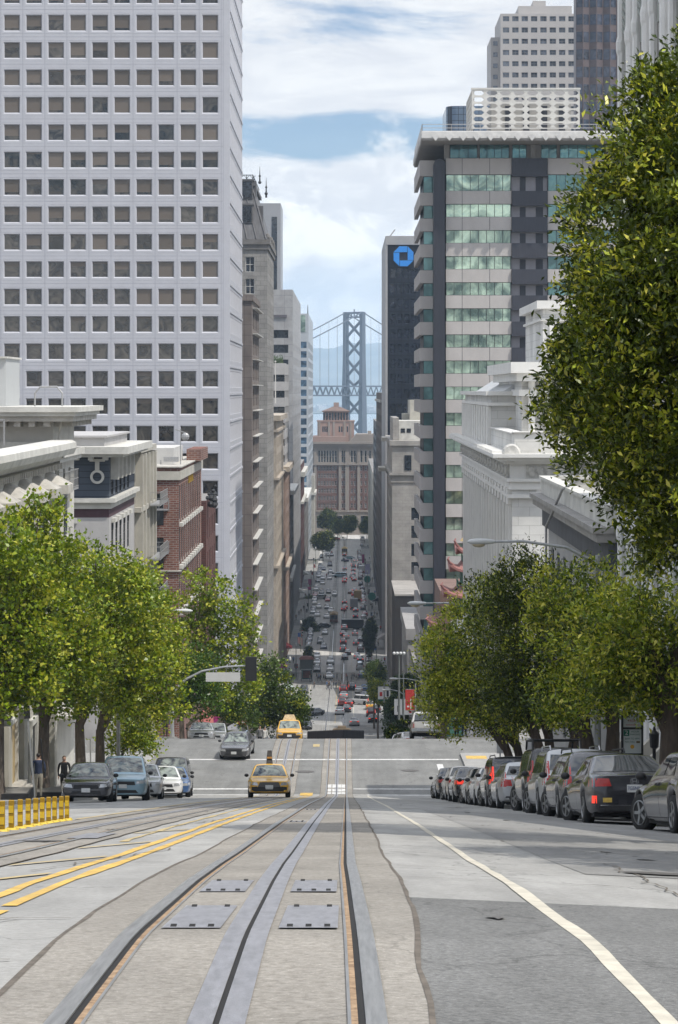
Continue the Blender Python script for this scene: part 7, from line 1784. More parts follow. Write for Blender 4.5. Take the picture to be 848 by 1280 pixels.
# dark box truck below the crest
def box_truck(name,label,x,d,h,box,cabc,L=6.4,W=2.35,H=3.1,kind='truck',roof=None,group=None,near=False,tail=True):
    t=thing(name,label,kind,(x,d,zg(d)+.01),group);t.rotation_euler=place_matrix(d,h)
    q=MB();q.box(-W/2,W/2,-L/2,L/2-1.9,.85,H);add(t,q,'cargo_box',[box]).modifiers.new('b','BEVEL').width=.04
    if roof:q=MB();q.box(-W/2+.05,W/2-.05,-L/2+.05,L/2-1.95,H+.003,H+.03);add(t,q,'roof_panel',roof)
    q=MB();q.extrude_y([],0,0)if False else None
    c=[(L/2-1.8,.55),(L/2,.55),(L/2,1.25),(L/2-.35,1.40),(L/2-.75,2.25),(L/2-1.8,2.3)]
    i=len(q.v);n=len(c)
    q.v+=[(-W/2+.1,y,z)for y,z in c]+[(W/2-.1,y,z)for y,z in c]
    q.f.append(tuple(range(n)));q.f.append(tuple(reversed(range(n,2*n))))
    for j in range(n):k=(j+1)%n;q.f.append((k,j,n+j,n+k))
    q.m+=[0]*(n+2);add(t,q,'cab',cabc)
    q=MB();a,b=Vector((0,L/2-.35,1.40)),Vector((0,L/2-.75,2.25));nn=Vector((0,.9,.43))*.012
    q.face([(-W/2+.25,a.y-.03+nn.y,a.z+.06+nn.z),(W/2-.25,a.y-.03+nn.y,a.z+.06+nn.z),(W/2-.25,b.y+.04+nn.y,b.z-.08+nn.z),(-W/2+.25,b.y+.04+nn.y,b.z-.08+nn.z)]);add(t,q,'windscreen',M_cglass)
    q=MB();q.box(-W/2+.2,W/2-.2,-L/2+.1,L/2-.1,.45,.84);add(t,q,'chassis',M_under)
    for s in(-1,1):
        for y in(-L/2+1.3,L/2-1.0):tm,rm=wheel_meshes(.45,.28);w=child('wheel',tm,t);w.location=(s*(W/2-.2),y,.45);w.rotation_euler=(0,0,0 if s<0 else math.pi);child('rim',rm,w)
        q=MB();q.box(s*(W/2-.25)-.1,s*(W/2-.25)+.1,-L/2-.03,-L/2+.02,.68,.84);add(t,q,'tail_light',M_redlit if tail else M_red)
        q=MB();q.box(s*(W/2-.4)-.13,s*(W/2-.4)+.13,L/2-.02,L/2+.02,.85,1.02);add(t,q,'headlight',M_lamp)
    return t
box_truck('box_truck','dark box truck turning just below the crest, only its top showing',X_(411,223),226.0,R(42),mat('dark_truck_panel',(.03,.03,.032),.6,.25,1.2,stretch=(6,6,.5)),M_black,L=7.0,W=2.7,H=3.25,roof=mat('dark_truck_roof',(.04,.04,.042),.7,.2,1))
# ---------------------------------------------------------------- traffic down the hill
FARK={}
def far_meshes(kind):
    if kind in FARK:return FARK[kind]
    K=kit(kind,lev=1)if False else make_car(kind,lev=1);p=K['_p'];L,hw=p['L'],p['W']/2
    g=MB()
    for nm in('side_window','windscreen'):
        for me in K[nm]:
            i=len(g.v);g.v+=[tuple(v.co)for v in me.vertices]
            for q in me.polygons:g.f.append(tuple(i+v for v in q.vertices));g.m.append(0)
    w=MB()
    for s in(-1,1):
        for f in p['ax']:
            tm,rm=wheel_meshes(p['r'])
            i=len(w.v);w.v+=[(v.co.x*(1 if s<0 else-1)+s*(hw-.115),v.co.y+L/2-f*L,v.co.z+p['r'])for v in tm.vertices]
            for q in tm.polygons:w.f.append(tuple(i+v for v in q.vertices));w.m.append(0)
    i=len(w.v);um=K['underbody'][0];w.v+=[tuple(v.co)for v in um.vertices]
    for q in um.polygons:w.f.append(tuple(i+v for v in q.vertices));w.m.append(0)
    FARK[kind]=dict(body=K['body'][0],windows=g.mesh('windows',M_cglass,smooth=True),rear=K['rear_window'][0],run=w.mesh('running_gear',M_under,smooth=True),tail=K['tail_light'],head=K['headlight'],p=p);return FARK[kind]
PLACED=[]
def far_car(kind,colour,label,x,y=None,d=None,head=0.0,cat='car',group=None,red=True,name='car',side=None):
    """x, y: photo column and row of the contact with the street"""
    if d is None:d=ground_d(y,366,1160)
    K=far_meshes(kind);X=X_(x,d);PLACED.append((X,d+2.3));d2=d+K['p']['L']/2*abs(math.cos(head))
    t=thing(name,label,cat,(X,d2,zg(d2)+.02),group);t.rotation_euler=place_matrix(d2,head)
    b=child('body',K['body'],t);b.material_slots[0].link='OBJECT';b.material_slots[0].material=PAINTS[colour]
    child('windows',K['windows'],t);child('rear_window',K['rear'],t);child('running_gear',K['run'],t)
    away=math.cos(head)>-.2
    for me in(K['tail']if away else K['head']):
        o=child('tail_light' if away else 'headlight',me,t)
        if away and red:o.material_slots[0].link='OBJECT';o.material_slots[0].material=M_redlit
    return t
gA='cars queuing downhill in the right hand lanes';gB='cars coming uphill in the left hand lanes';gC='cars parked down the hill on the left';gD='cars parked down the hill on the right'
PI=math.pi
far=[  # kind, colour, label, x, y, heading, group, red
 ('sedan','white','white saloon at the back of the nearest downhill queue by the yellow line',424.8,894,0,gA,0),
 ('sedan','charcoal','dark saloon beside the white saloon at the back of the queue',433.6,891,0,gA,1),
 ('sedan','silver','lone silver saloon in the middle of the near downhill lane',443.2,908,0,gA,1),
 ('hatch','black','black hatchback with bright brake lights nearest the right kerb',466.5,904,0,gD,1),
 ('suv','maroon','dark red utility car directly in front of the black hatchback',464.2,896.5,0,gD,1),
 ('sedan','yellow','yellow cab at the right kerb in front of the dark red utility car',463.2,887.5,0,gD,1),
 ('van','white','white van with red lights turning across the right lane',453,881.5,.8,gA,1),
 ('suv','maroon','dark red utility car in the queue, left of the maroon saloon',428,883,0,gA,1),
 ('sedan','maroon','maroon saloon in the queue right of the dark red utility car',436.3,884,0,gA,1),
 ('sedan','silver','pale saloon in the queue just behind the far crossing',430,873.5,0,gA,1),
 ('suv','red','red utility car at the head of the queue by the crossing crowd',429.3,866.5,0,gA,1),
 ('suv','black','black utility car stopped beside the crossing crowd',440.5,863.5,0,gA,1),
 ('sedan','white','white saloon in the right lane just short of the crossing',449,867,0,gA,0),
 ('suv','blue','blue utility car nearest the right kerb at the crossing',456,866,0,gD,0),
 ('sedan','navy','navy saloon behind the blue utility car at the right kerb',455.6,873.5,0,gD,0),
 ('minivan','blue','blue minivan beyond the crossing in the right lane',453,848.5,0,gA,0),
 ('van','silver','silver van ahead of the blue minivan in the right lane',450.3,838.5,0,gA,0),
 ('sedan','charcoal','dark saloon braking ahead of the silver van',450.6,828,0,gA,1),
 ('suv','black','black utility car in the right lane below the crossing truck, second back',450.8,815.5,0,gA,0),
 ('sedan','black','black saloon in the right lane below the crossing truck, first back',450.4,803,0,gA,0),
 ('hatch','white','white hatchback with red lights just before the crossing truck',444,795,0,gA,1),
 ('sedan','white','white saloon with red lights behind the white hatchback',433,798.5,0,gA,1),
 ('suv','maroon','dark red utility car second in the centre queue before the crossing truck',429.3,806.5,0,gA,1),
 ('sedan','maroon','maroon saloon first in the centre queue before the crossing truck',429,795.5,0,gA,1),
 ('suv','charcoal','charcoal utility car third in the centre queue',429,815.5,0,gA,1),
 ('sedan','black','black saloon last in the centre queue beyond the far crossing',431.3,825.5,0,gA,0),
 ('sedan','grey','grey saloon half hidden ahead of the last black saloon',435.2,819.5,0,gA,0),
 ('sedan','charcoal','charcoal saloon with red lights left of the grey box truck',431.3,761.5,0,gA,1),
 ('sedan','maroon','maroon saloon directly ahead of the charcoal saloon by the box truck',431,755.5,0,gA,1),
 ('suv','grey','grey utility car at the right kerb beside the box truck',454.3,763.5,0,gD,0),
 ('sedan','silver','silver saloon at the right kerb behind the crossing truck',455,774,0,gD,0),
 ('sedan','brown','brown cab ahead of the yellow brown truck',438,743,0,gA,0),
 ('sedan','red','red saloon alone in the centre lane far down the street',430.6,729,0,gA,1),
 ('sedan','maroon','dark red saloon in the right lane level with the lone red one',443,727,0,gA,1),
 ('hatch','white','white hatchback far down the right lane',440,722.5,0,gA,0),
 ('suv','charcoal','dark utility car at the right kerb behind the far green awning',451.4,733,0,gD,0),
 ('suv','grey','grey utility car at the right kerb ahead of the dark one',450.7,725,0,gD,0),
 ('sedan','grey','grey saloon at the right kerb beside the brown cab',453,742,0,gD,0),
 ('van','charcoal','dark van with a white patch at the far right kerb',449.7,711,0,gD,0),
 ('sedan','white','white saloon with red lights crossing in front of the far dark van',443,703,.3,gA,1),
 ('sedan','navy','navy saloon in the centre lane behind the far cable car',431.6,702.5,.4,gA,0),
 ('sedan','paleblue','blue grey saloon sideways behind the far cable car',436.5,699.5,1.2,gA,0),
 ('suv','grey','grey utility car at the right kerb level with the far cable car',449,692.5,0,gD,0),
 ('van','white','white delivery van parked at the far end on the right',453.5,676,0,gD,0),
 ('hatch','silver','silver hatchback parked behind the far white delivery van',452.5,683,0,gD,0),
 ('sedan','black','black saloon slewed across the left lane beside the dark tree',392.7,895.5,2.5,gB,0),
 ('sedan','black','black saloon with a lit lamp coming up beside the crest taxi',383.8,912.4,PI,gB,0),
 ('suv','charcoal','dark utility car parked at the left kerb before the far crossing',380.2,867.5,PI,gC,0),
 ('sedan','champagne','cream saloon parked behind the dark utility car at the left kerb',380.5,876,PI,gC,0),
 ('sedan','white','white cab stopped at the far crossing facing uphill',411.5,849,PI,gB,0),
 ('hatch','white','white hatchback behind the white cab at the far crossing',412.6,840,PI,gB,0),
 ('pickup','silver','silver pickup third in the uphill queue at the far crossing',413.2,831.5,PI,gB,0),
 ('suv','black','black utility car first of the three parked by the shelter',396.2,841,PI,gC,0),
 ('sedan','silver','silver saloon second of the three parked by the shelter',396.2,831.5,PI,gC,0),
 ('sedan','white','white saloon third of the three parked by the shelter',396.3,823.5,PI,gC,0),
 ('suv','black','black and silver utility car alone at the left kerb by the dark round tree',400.6,805.5,PI,gC,0),
 ('sedan','charcoal','dark saloon nosing out of the side street on the left',403.5,785,1.9,gB,0),
 ('sedan','white','white saloon parked beyond the side street on the left',396.8,771,PI,gC,0),
 ('hatch','white','white hatchback parked ahead of that white saloon',398.4,761,PI,gC,0),
 ('sedan','white','white saloon coming uphill behind the brown cable car',413.8,766,PI,gB,0),
 ('suv','silver','silver utility car angled into the left kerb',400,749.5,1.9,gC,0),
 ('suv','black','black utility car parked beyond the angled silver one',402.2,743.5,PI,gC,0),
 ('suv','white','white utility car coming uphill alone beside the track',418.3,745.5,PI,gB,0),
 ('sedan','white','white saloon in the far left kerb row, nearer of two',403.2,731,PI,gC,0),
 ('sedan','silver','silver saloon in the far left kerb row, farther of two',403.6,725,PI,gC,0),
 ('van','paleblue','grey blue van sideways across the far junction',425.5,722,1.5,gB,0),
 ('hatch','white','white hatchback turning beside the sideways van',418.3,721,2.6,gB,0),
 ('sedan','navy','dark saloon coming uphill far away by the big dark tree',404.5,713.5,PI,gB,0),
 ('van','charcoal','dark minibus coming uphill far away by the big dark tree',412.5,708.5,PI,gB,0),
 ('hatch','white','white hatchback under the big dark far tree',406.5,695.5,1.6,gB,0),
 ('sedan','white','white saloon at the far end under the centre tree',425,673,1.6,gB,0),
 ('sedan','red','red saloon far away at the end under the left trees',419,675,1.4,gB,0),
]
for kind,colour,label,x,y,h,grp,red in far:far_car(kind,colour,label,x,y,None,h,'cab' if 'cab' in label.split()else('van' if kind in('van','minivan')else 'car'),grp,red)
# the parked lines and gaps in the queues: cars the photo shows only as specks of one colour
rr=random.Random(31)
for X0,h,lb,lo,hi,step in((5.75,0,'car in the parked line along the right kerb far down the hill',440,1000,9),(-10.15,PI,'car in the parked line along the left kerb far down the hill',600,1010,10),(2.9,0,'car queuing in the far right hand lane down the hill',600,960,15),(-5.9,PI,'car coming uphill in the far left hand lane',610,1000,27),(-.5,0,'car following the right hand track far down the hill',600,1000,24)):
    d=lo
    while d<hi:
        d+=step*rr.uniform(.8,1.5);X=X0+rr.uniform(-.2,.2)
        if any(abs(a-X)<2.1 and abs(b-d-2.3)<6.5 for a,b in PLACED)or any(c0-3<d+2.4<c1+3 for c0,c1 in CROSS):continue
        c=rr.choice(('white','silver','black','charcoal','grey','white','silver','red','navy'))
        far_car(rr.choice(('sedan','suv','hatch','sedan')),c,{'charcoal':'dark grey','navy':'dark blue'}.get(c,c)+' '+lb,VX+X*F/d,None,d,h,'car','specks of cars far down the hill',h==0 and X0<5)
# just below the crest: only their roofs show
far_car('hatch','maroon','dark red hatchback roof just below the crest beside the truck',451.5,None,208,0,'car',gA,True)
far_car('sedan','grey','grey saloon roof below the crest, ahead of the dark red hatchback',444,None,236,0,'car',gA,True)
far_car('suv','black','black utility car roof below the crest by the right kerb',476,None,204,PI,'car',gD,False)
far_car('hatch','white','white hatchback roof next to the silver pickup',502,None,188,0,'car',gD,False)
far_car('sedan','white','white saloon roof tight against the silver pickup',508.5,None,182,0.3,'car',gD,False)
# trucks, buses and cable cars
d=ground_d(762.6,366,1160);box_truck('box_truck','grey box truck seen from behind in the right lane',X_(442.6,d),d+3.2,0,mat('truck_grey',(.30,.30,.31),.6,.15,1),PAINTS['white'],W=2.5,H=3.5)
d=ground_d(752.5,366,1160);box_truck('box_truck','yellow brown box truck just ahead of the grey box truck',X_(447.5,d),d+3.2,0,mat('truck_tan',(.36,.25,.11),.6,.15,1),PAINTS['white'],W=2.5,H=3.6)
d=ground_d(787.5,366,1160);box_truck('box_truck','long dark truck crossing the street from side to side',X_(445,d),d+1.3,R(-90),mat('truck_dark',(.028,.03,.034),.4,.3,1,stretch=(1,8,1)),PAINTS['white'],L=8.4,W=2.4,H=3.0,roof=mat('truck_pale_roof',(.45,.45,.45),.6,.1,1))
d=ground_d(717,366,1160);box_truck('box_truck','pale flat delivery truck at the far right kerb before the lilac banner',X_(452.5,d),d+3,0,mat('truck_white',(.5,.5,.5),.6,.1,1),PAINTS['white'],W=2.4,H=3.0)
def cable_car(label,x,y,roofc,body,d=None):
    d=d or ground_d(y,366,1160);X=X_(x,d);L,W=8.4,2.35
    t=thing('cable_car',label,'cable car',(X,d+L/2,zg(d+L/2)+.03),'cable cars on the tracks');t.rotation_euler=place_matrix(d+L/2,0)
    q=MB();q.box(-W/2,W/2,-L/2+.5,L/2-.5,.45,1.25);add(t,q,'body',body)
    q=MB()
    for sx in(-1,1):
        for k in range(8):yy=-L/2+.55+k*(L-1.1)/7;q.box(sx*(W/2-.07)-.05,sx*(W/2-.07)+.05,yy-.05,yy+.05,1.25,2.55)
    for yy in(-L/2+.55,L/2-.55):
        for xx in(-.4,.4):q.box(xx-.05,xx+.05,yy-.05,yy+.05,1.25,2.55)
    add(t,q,'window_posts',body)['kind']='stuff'
    q=MB();q.box(-W/2+.12,W/2-.12,-L/2+.62,L/2-.62,1.26,2.5);add(t,q,'windows',M_cglass)
    q=MB();n=8;sec=[(-W/2-.08,2.55)]+[(-(W/2+.08)*math.cos(a*math.pi/n),2.6+.28*math.sin(a*math.pi/n))for a in range(n+1)]+[(W/2+.08,2.55)]
    q.extrude_y(sec,-L/2+.1,L/2-.1);q.box(-.55,.55,-L/2+.9,L/2-.9,2.84,3.12);add(t,q,'roof',roofc)
    q=MB()
    for yy in(-1.8,1.8):
        for sx in(-1,1):q.lathe([(.05,-.06),(.36,-.05),(.36,.05),(.05,.06)],(sx*.53,yy,.36),14,'x')
    add(t,q,'wheels',M_under)['kind']='stuff'
    q=MB();q.lathe([(.02,-.02),(.15,-.01),(.15,.06)],(0,-L/2+.46,1.05),12,'y');add(t,q,'headlight',M_lamp)
    return t
mr_=mat('cable_car_roof',(.40,.31,.17),.7,.15,1);mb_=mat('cable_car_maroon',(.14,.055,.035),.4,.15,1);mt_=mat('cable_car_tan',(.34,.23,.11),.6,.2,1);md_=mat('cable_car_brown_roof',(.16,.12,.075),.7,.2,1)
cable_car('brown cable car climbing the left track halfway down the street',417.5,779.6,mt_,mb_)
cable_car('tan yellow cable car far down the street near its end',431,693.7,mat('cable_car_yellow_roof',(.50,.37,.16),.7,.1,1),mt_)
cable_car('brown cable car whose roof shows just beyond the dark truck',427.5,None,md_,mb_,316)
# ---------------------------------------------------------------- street furniture
M_pole=mat('galvanised_pole',(.36,.37,.37),.45,.12,5,metal=.5);M_pole2=mat('painted_pole',(.12,.13,.12),.6,.2,5);M_lampg=mat('lamp_head_grey',(.50,.51,.50),.5,.06,4);M_lens=mat('lamp_lens',(.42,.36,.24),.3,.1,6,coat=.5)
def street_lamp(label,d,side,reach,h,head=.72,flip=False,group='cobra head street lamps'):
    x=7.35 if side>0 else-11.75
    t=thing('street_lamp',label,'street lamp',(x,d,zc(d,x)+.13),group)
    q=MB();q.tube([(0,0,0),(0,0,.3),(0,0,h*.5),(0,0,h-.35)],[.13,.105,.09,.07],10);add(t,q,'pole',M_pole)
    q=MB();s=-side;q.tube([(0,0,h-.6),(s*reach*.25,0,h-.12),(s*reach*.6,0,h+.06),(s*(reach-head*.7),0,h+.05)],[.05,.045,.04,.035],8);add(t,q,'arm',M_pole)
    q=MB();x0=s*(reach-head*.8);n=9
    rings=[(0,.05,.05),(.12,.085,.07),(.35,.13,.09),(.65,.155,.10),(.88,.12,.075),(1.0,.03,.02)]
    i0=len(q.v)
    for f,wy,hz_ in rings:
        for j in range(10):a=2*math.pi*j/10;q.v.append((x0+s*head*f,wy*math.cos(a),h+.05+hz_*math.sin(a)))
    for k in range(len(rings)-1):
        for j in range(10):j2=(j+1)%10;a=i0+k*10;q.f.append((a+j,a+j2,a+10+j2,a+10+j));q.m.append(0)
    ho=add(t,q,'lamp_head',M_lampg,True)
    q=MB();q.sphere((x0+s*head*.58,0,h-.03),head*.25,.11,.09,10,6);o=q.build('lens',M_lens,ho,local=True,smooth=True)
    return t
street_lamp('street lamp reaching out of the trees before the white classical building',70,1,3.65,7.75,.80)
street_lamp('street lamp against the banded office block, above the yellow tipped trees',103,1,4.55,8.4,.80)
street_lamp('street lamp over the left sidewalk trees near the brick building',124,-1,3.65,9.3,.95)
street_lamp('street lamp low on the right above the red street banner',220,1,3.2,7.7,.85)
street_lamp('street lamp carrying two white street banners on the right',302,1,2.6,7.9,.85)
street_lamp('street lamp beyond the crossing behind the round dark tree on the left',215,-1,2.4,8.0,.85)
# flags and banners on poles
def banner(label,x,d,ztop,panels,h,w,pole=True,group='street banners'):
    t=thing('street_banner',label,'banner',(x,d,zg(d)+.13),group);zb=zg(d)+.13
    if pole:q=MB();q.tube([(0,0,0),(0,0,ztop-zb+.6)],[.10,.07],8);add(t,q,'pole',M_pole)
    for k,(m,deco)in enumerate(panels):
        s=-1 if k==0 else 1;z1=ztop-zb
        q=MB();q.box(s*.1,s*(.1+w),-.02,.02,z1-h,z1);o=add(t,q,'banner_cloth',m)
        q=MB();q.bar((0,0,z1+.03),(s*(.12+w),0,z1+.03),.05);q.bar((0,0,z1-h-.03),(s*(.12+w),0,z1-h-.03),.05);add(t,q,'banner_arm',M_pole)
        if deco:
            for(px,pz,pw,ph,dm)in deco:q=MB();cx=s*(.1+w/2)+px*w;cz=z1-h/2+pz*h;q.box(cx-pw*w/2,cx+pw*w/2,-.026,-.021,cz-ph*h/2,cz+ph*h/2);q.build('banner_print',dm,o,local=True)
    return t
B_red=mat('banner_red',(.45,.04,.035),.7,.15,1);B_blue=mat('banner_blue',(.03,.09,.30),.7,.15,1);B_wht=mat('banner_white',(.60,.60,.58),.7,.06,1);B_mag=mat('banner_magenta',(.30,.03,.14),.7,.2,1);B_lil=mat('banner_lilac',(.42,.40,.58),.7,.1,1);B_blk=mat('banner_black',(.03,.03,.03),.7,.2,2)
banner('red and blue street banners side by side above the silver saloon on the left',X_(309.5,275),275,Z_(886,275),[(B_red,[(0,-.28,.6,.05,B_wht),(0,-.36,.6,.05,B_wht)]),(B_blue,[(.05,.05,.3,.5,B_blk),(-.05,.2,.2,.2,B_wht)])],1.8,1.0)
fig=[(-.05,-.12,.16,.4,B_blk),(.12,-.2,.14,.25,B_blk),(.1,.0,.1,.12,B_red)]
banner('white street banners with a dark dancing print behind the silver pickup',X_(504,300),299.5,Z_(873.5,300),[(B_wht,fig),(B_wht,[(.25,-.02,.35,.6,B_blk),(.3,-.3,.3,.2,B_red)])],1.9,1.0,False)
banner('tall red street banner half hidden by the yellow green ficus',X_(519.5,245),245,Z_(862,245),[(B_red,[(.1,-.2,.12,.5,B_wht),(-.2,-.32,.25,.08,B_wht)])],2.1,.92)
banner('pair of white street banners with a red print over a green sign',X_(480.5,345),345,Z_(858.5,345),[(B_wht,[(.05,-.1,.5,.35,B_red)]),(B_wht,[(0,-.05,.4,.5,B_blk)])],1.75,.80)
banner('pair of plain white street banners farther down the right side',X_(473.5,430),430,Z_(831,430),[(B_wht,[(0,-.1,.25,.3,B_blk)]),(B_wht,[(0,-.05,.25,.4,B_blk)])],1.7,.9)
banner('single magenta banner by the small street tree on the left',X_(392.6,800),800,Z_(755.5,800),[(B_mag,None)],2.6,1.1)
banner('magenta street banners, upper of two poles in front of the left awnings',X_(390,850),850,Z_(724,850),[(B_mag,None),(B_wht,None)],2.2,1.2)
banner('magenta street banners, lower of two poles in front of the left awnings',X_(389.5,835),835,Z_(733.5,835),[(B_mag,None),(B_wht,None)],2.2,1.2)
banner('lilac banner far down the right sidewalk',X_(463,850),850,Z_(705,850),[(B_lil,None)],3.6,1.7)
banner('dark red banner far down the right sidewalk above the lilac one',X_(456,900),900,Z_(693,900),[(B_mag,None)],3.2,.9)
t=thing('shop_banner','tall magenta shop banner with white letters hanging beside the silver saloon','banner',(X_(275,212),212,zg(212)),None)
q=MB();q.box(-.55,.55,-.05,.05,2.0,7.2);add(t,q,'banner_cloth',B_mag)
q=MB();q.box(-.25,.3,-.06,-.052,5.4,5.7);q.bar((-.25,-.056,5.9),(.25,-.056,4.9),.16,.01);q.bar((.25,-.056,5.9),(-.2,-.056,4.8),.16,.01);add(t,q,'banner_print',B_wht)
q=MB();q.bar((.6,0,0),(.6,0,7.5),.1);add(t,q,'pole',M_pole)
t=thing('shop_awning','pink red fabric awning beside the magenta shop banner','awning',(X_(266,215),215,zg(215)),None)
q=MB();q.prism([(-1.3,-1),(.9,-1),(.9,1.2),(-1.3,1.2)],3.6,6.2,0,[(-.5,.8),(.0,.8),(.0,1.2),(-.5,1.2)]);add(t,q,'canopy',mat('awning_red',(.38,.12,.11),.8,.1,1));q=MB();q.bar((-1.2,0,0),(-1.2,0,3.7),.1);q.bar((.8,0,0),(.8,0,3.7),.1);add(t,q,'frame',M_pole2)
# traffic signal on its mast arm
t=thing('traffic_signal','black traffic signal seen from behind on a long curved mast arm','traffic light',(X_(215,158),158.4,zg(158.4)+.13),None)
d=158.4;bx,bz=X_(215,d),zg(d)+.13;r=lambda x,y:(X_(x,d)-bx,0,Z_(y,d)-bz)
q=MB();q.tube([(0,0,0),(0,0,.4),(0,0,r(0,870)[2])],[.17,.13,.10],10);add(t,q,'pole',M_pole)
q=MB();q.tube([r(215,876),r(219,862),r(232,849),r(252,839),r(280,833.5),r(310,832)],[.10,.09,.08,.07,.06,.05],8);add(t,q,'mast_arm',M_pole)
q=MB();a,b=r(306.5,851),r(320.5,821);q.box(a[0],b[0],-.12,.02,a[2],b[2]);so=add(t,q,'signal_head',M_black)
for k in range(3):
    q=MB();cx=(a[0]+b[0])/2;cz=a[2]+(b[2]-a[2])*(k+.5)/3;q.lathe([(.14,.03),(.15,.28),(.14,.28)],(cx,0,cz),12,'y');q.build('visor',M_black,so,local=True)
q=MB();a,b=r(257,852),r(300,840.5);q.box(a[0],b[0],-.03,.0,a[2],b[2]);add(t,q,'name_sign_back',mat('sign_back',(.52,.52,.50),.5,.06,2))
q=MB()
for xx in(a[0]+.5,b[0]-.5):q.bar((xx,0,b[2]),(xx,0,b[2]+.45),.04)
add(t,q,'sign_bracket',M_pole)
# green street sign under the white banners
t=thing('street_name_sign','green street name sign under the white banners with the red print','sign',(X_(480,345),345.3,zg(345)),None)
zz=Z_(876.5,345)-zg(345);q=MB();q.box(-.8,.8,-.02,.02,zz,zz+.5);add(t,q,'sign_plate',mat('sign_green',(.02,.16,.09),.5,.1,3));q=MB();q.bar((.0,.05,0),(.0,.05,zz+.5),.09);add(t,q,'pole',M_pole)
for xx,yy,nm in((465,745.5,'round topped green street sign on the right sidewalk by the yellow brown truck'),(459.5,724,'green street sign far down the right sidewalk by the grey utility cars')):
    d=760 if yy>730 else 860;t=thing('street_sign',nm,'sign',(X_(xx,d),d,zg(d)),None);zz=Z_(yy,d)-zg(d)
    q=MB();q.lathe([(.03,-.03),(1.3,-.03),(1.3,.03),(.03,.03)],(0,0,zz),10,'y');add(t,q,'sign_plate',mat('sign_teal',(.02,.20,.15),.5,.1,3));q=MB();q.bar((0,.05,0),(0,.05,zz),.12);add(t,q,'pole',M_pole2)
# tall camera pole on the right
d=292;t=thing('camera_pole','tall thin pole with a crossbar of lamps beside the dark brown block','pole',(X_(499,d),d,zg(d)),None);zt_=Z_(817,d)-zg(d)
q=MB();q.tube([(0,0,0),(0,0,zt_)],[.17,.10],8);q.tube([(.55,.2,0),(.55,.2,zt_*.82)],[.09,.07],6);add(t,q,'pole',M_pole2)
q=MB();q.bar((-.75,0,zt_),(.75,0,zt_),.1);add(t,q,'crossbar',M_pole)
for s in(-.6,-.2,.2,.6):q=MB();q.sphere((s,-.1,zt_+.05),.2,.25,.2,8,5);add(t,q,'lamp',M_lampg)
# parking sign panel under the right hand trees
d=59.2;x=X_(790.5,d);t=thing('parking_sign','two hour parking sign in a black frame under the ficus trees','sign',(x,d,zc(d,7.2)+.13),None);zb=zc(d,7.2)+.13
W_=22.5*d/F;z0,z1,z2=Z_(939,d)-zb,Z_(911.5,d)-zb,Z_(894,d)-zb;zA=Z_(909,d)-zb;zB=Z_(893,d)-zb
q=MB();q.box(-W_/2-.05,-W_/2,-.04,.04,0,zB+.04);q.box(W_/2,W_/2+.05,-.04,.04,0,zB+.04);q.box(-W_/2,W_/2,-.035,.035,zB,zB+.04);q.box(-W_/2,W_/2,-.035,.035,z1,zA);q.box(-W_/2,W_/2,-.035,.035,z0-.12,z0-.05);add(t,q,'frame',M_black)
SG=mat('sign_pale',(.56,.60,.58),.5,.05,3);sgr=mat('sign_letter_green',(.02,.14,.09),.5,.1,5);srd=mat('sign_letter_red',(.40,.05,.05),.5,.1,5)
q=MB();q.box(-W_/2,W_/2,-.01,.01,z0-.05,z1);po=add(t,q,'lower_panel',SG);q=MB();q.box(-W_/2,W_/2,-.01,.01,zA,zB);pu=add(t,q,'upper_panel',SG)
rx=(R(90),0,0);hh=z1-z0
q=MB();q.box(-W_/2+.01,-W_/2+.15,-.014,-.011,z1-.165,z1-.015);q.build('number_square',sgr,po,local=True)
text(po,'2',.15,(-W_/2+.08,-.017,z1-.09),rx,B_wht,width=.075);text(po,'HOUR',.06,(.07,-.013,z1-.06),rx,sgr,width=.19);text(po,'PARKING',.055,(.07,-.013,z1-.13),rx,sgr,width=.24)
text(po,'8AM TO 9PM',.065,(0,-.013,z1-.235),rx,sgr,width=.35);text(po,'MON THRU',.055,(-.06,-.013,z1-.315),rx,sgr,width=.24);q=MB();q.box(.10,.19,-.014,-.011,z1-.34,z1-.29);q.build('day_patch',mat('sign_patch',(.16,.12,.06),.6,.2,8),po,local=True)
q=MB();q.lathe([(.01,-.005),(.05,-.005),(.05,.0),(.01,.0)],(.0,-.012,z1-.43),16,'y');q.build('yellow_mark',mat('sign_yellow',(.60,.34,.04),.5,.1,4),po,local=True)
text(pu,'FROM',.085,(0,-.013,(zA+zB)/2+.0),rx,srd,width=.20);q=MB();q.box(-.16,.16,-.013,-.011,zA+.05,zA+.065);q.build('text_rule',srd,pu,local=True)
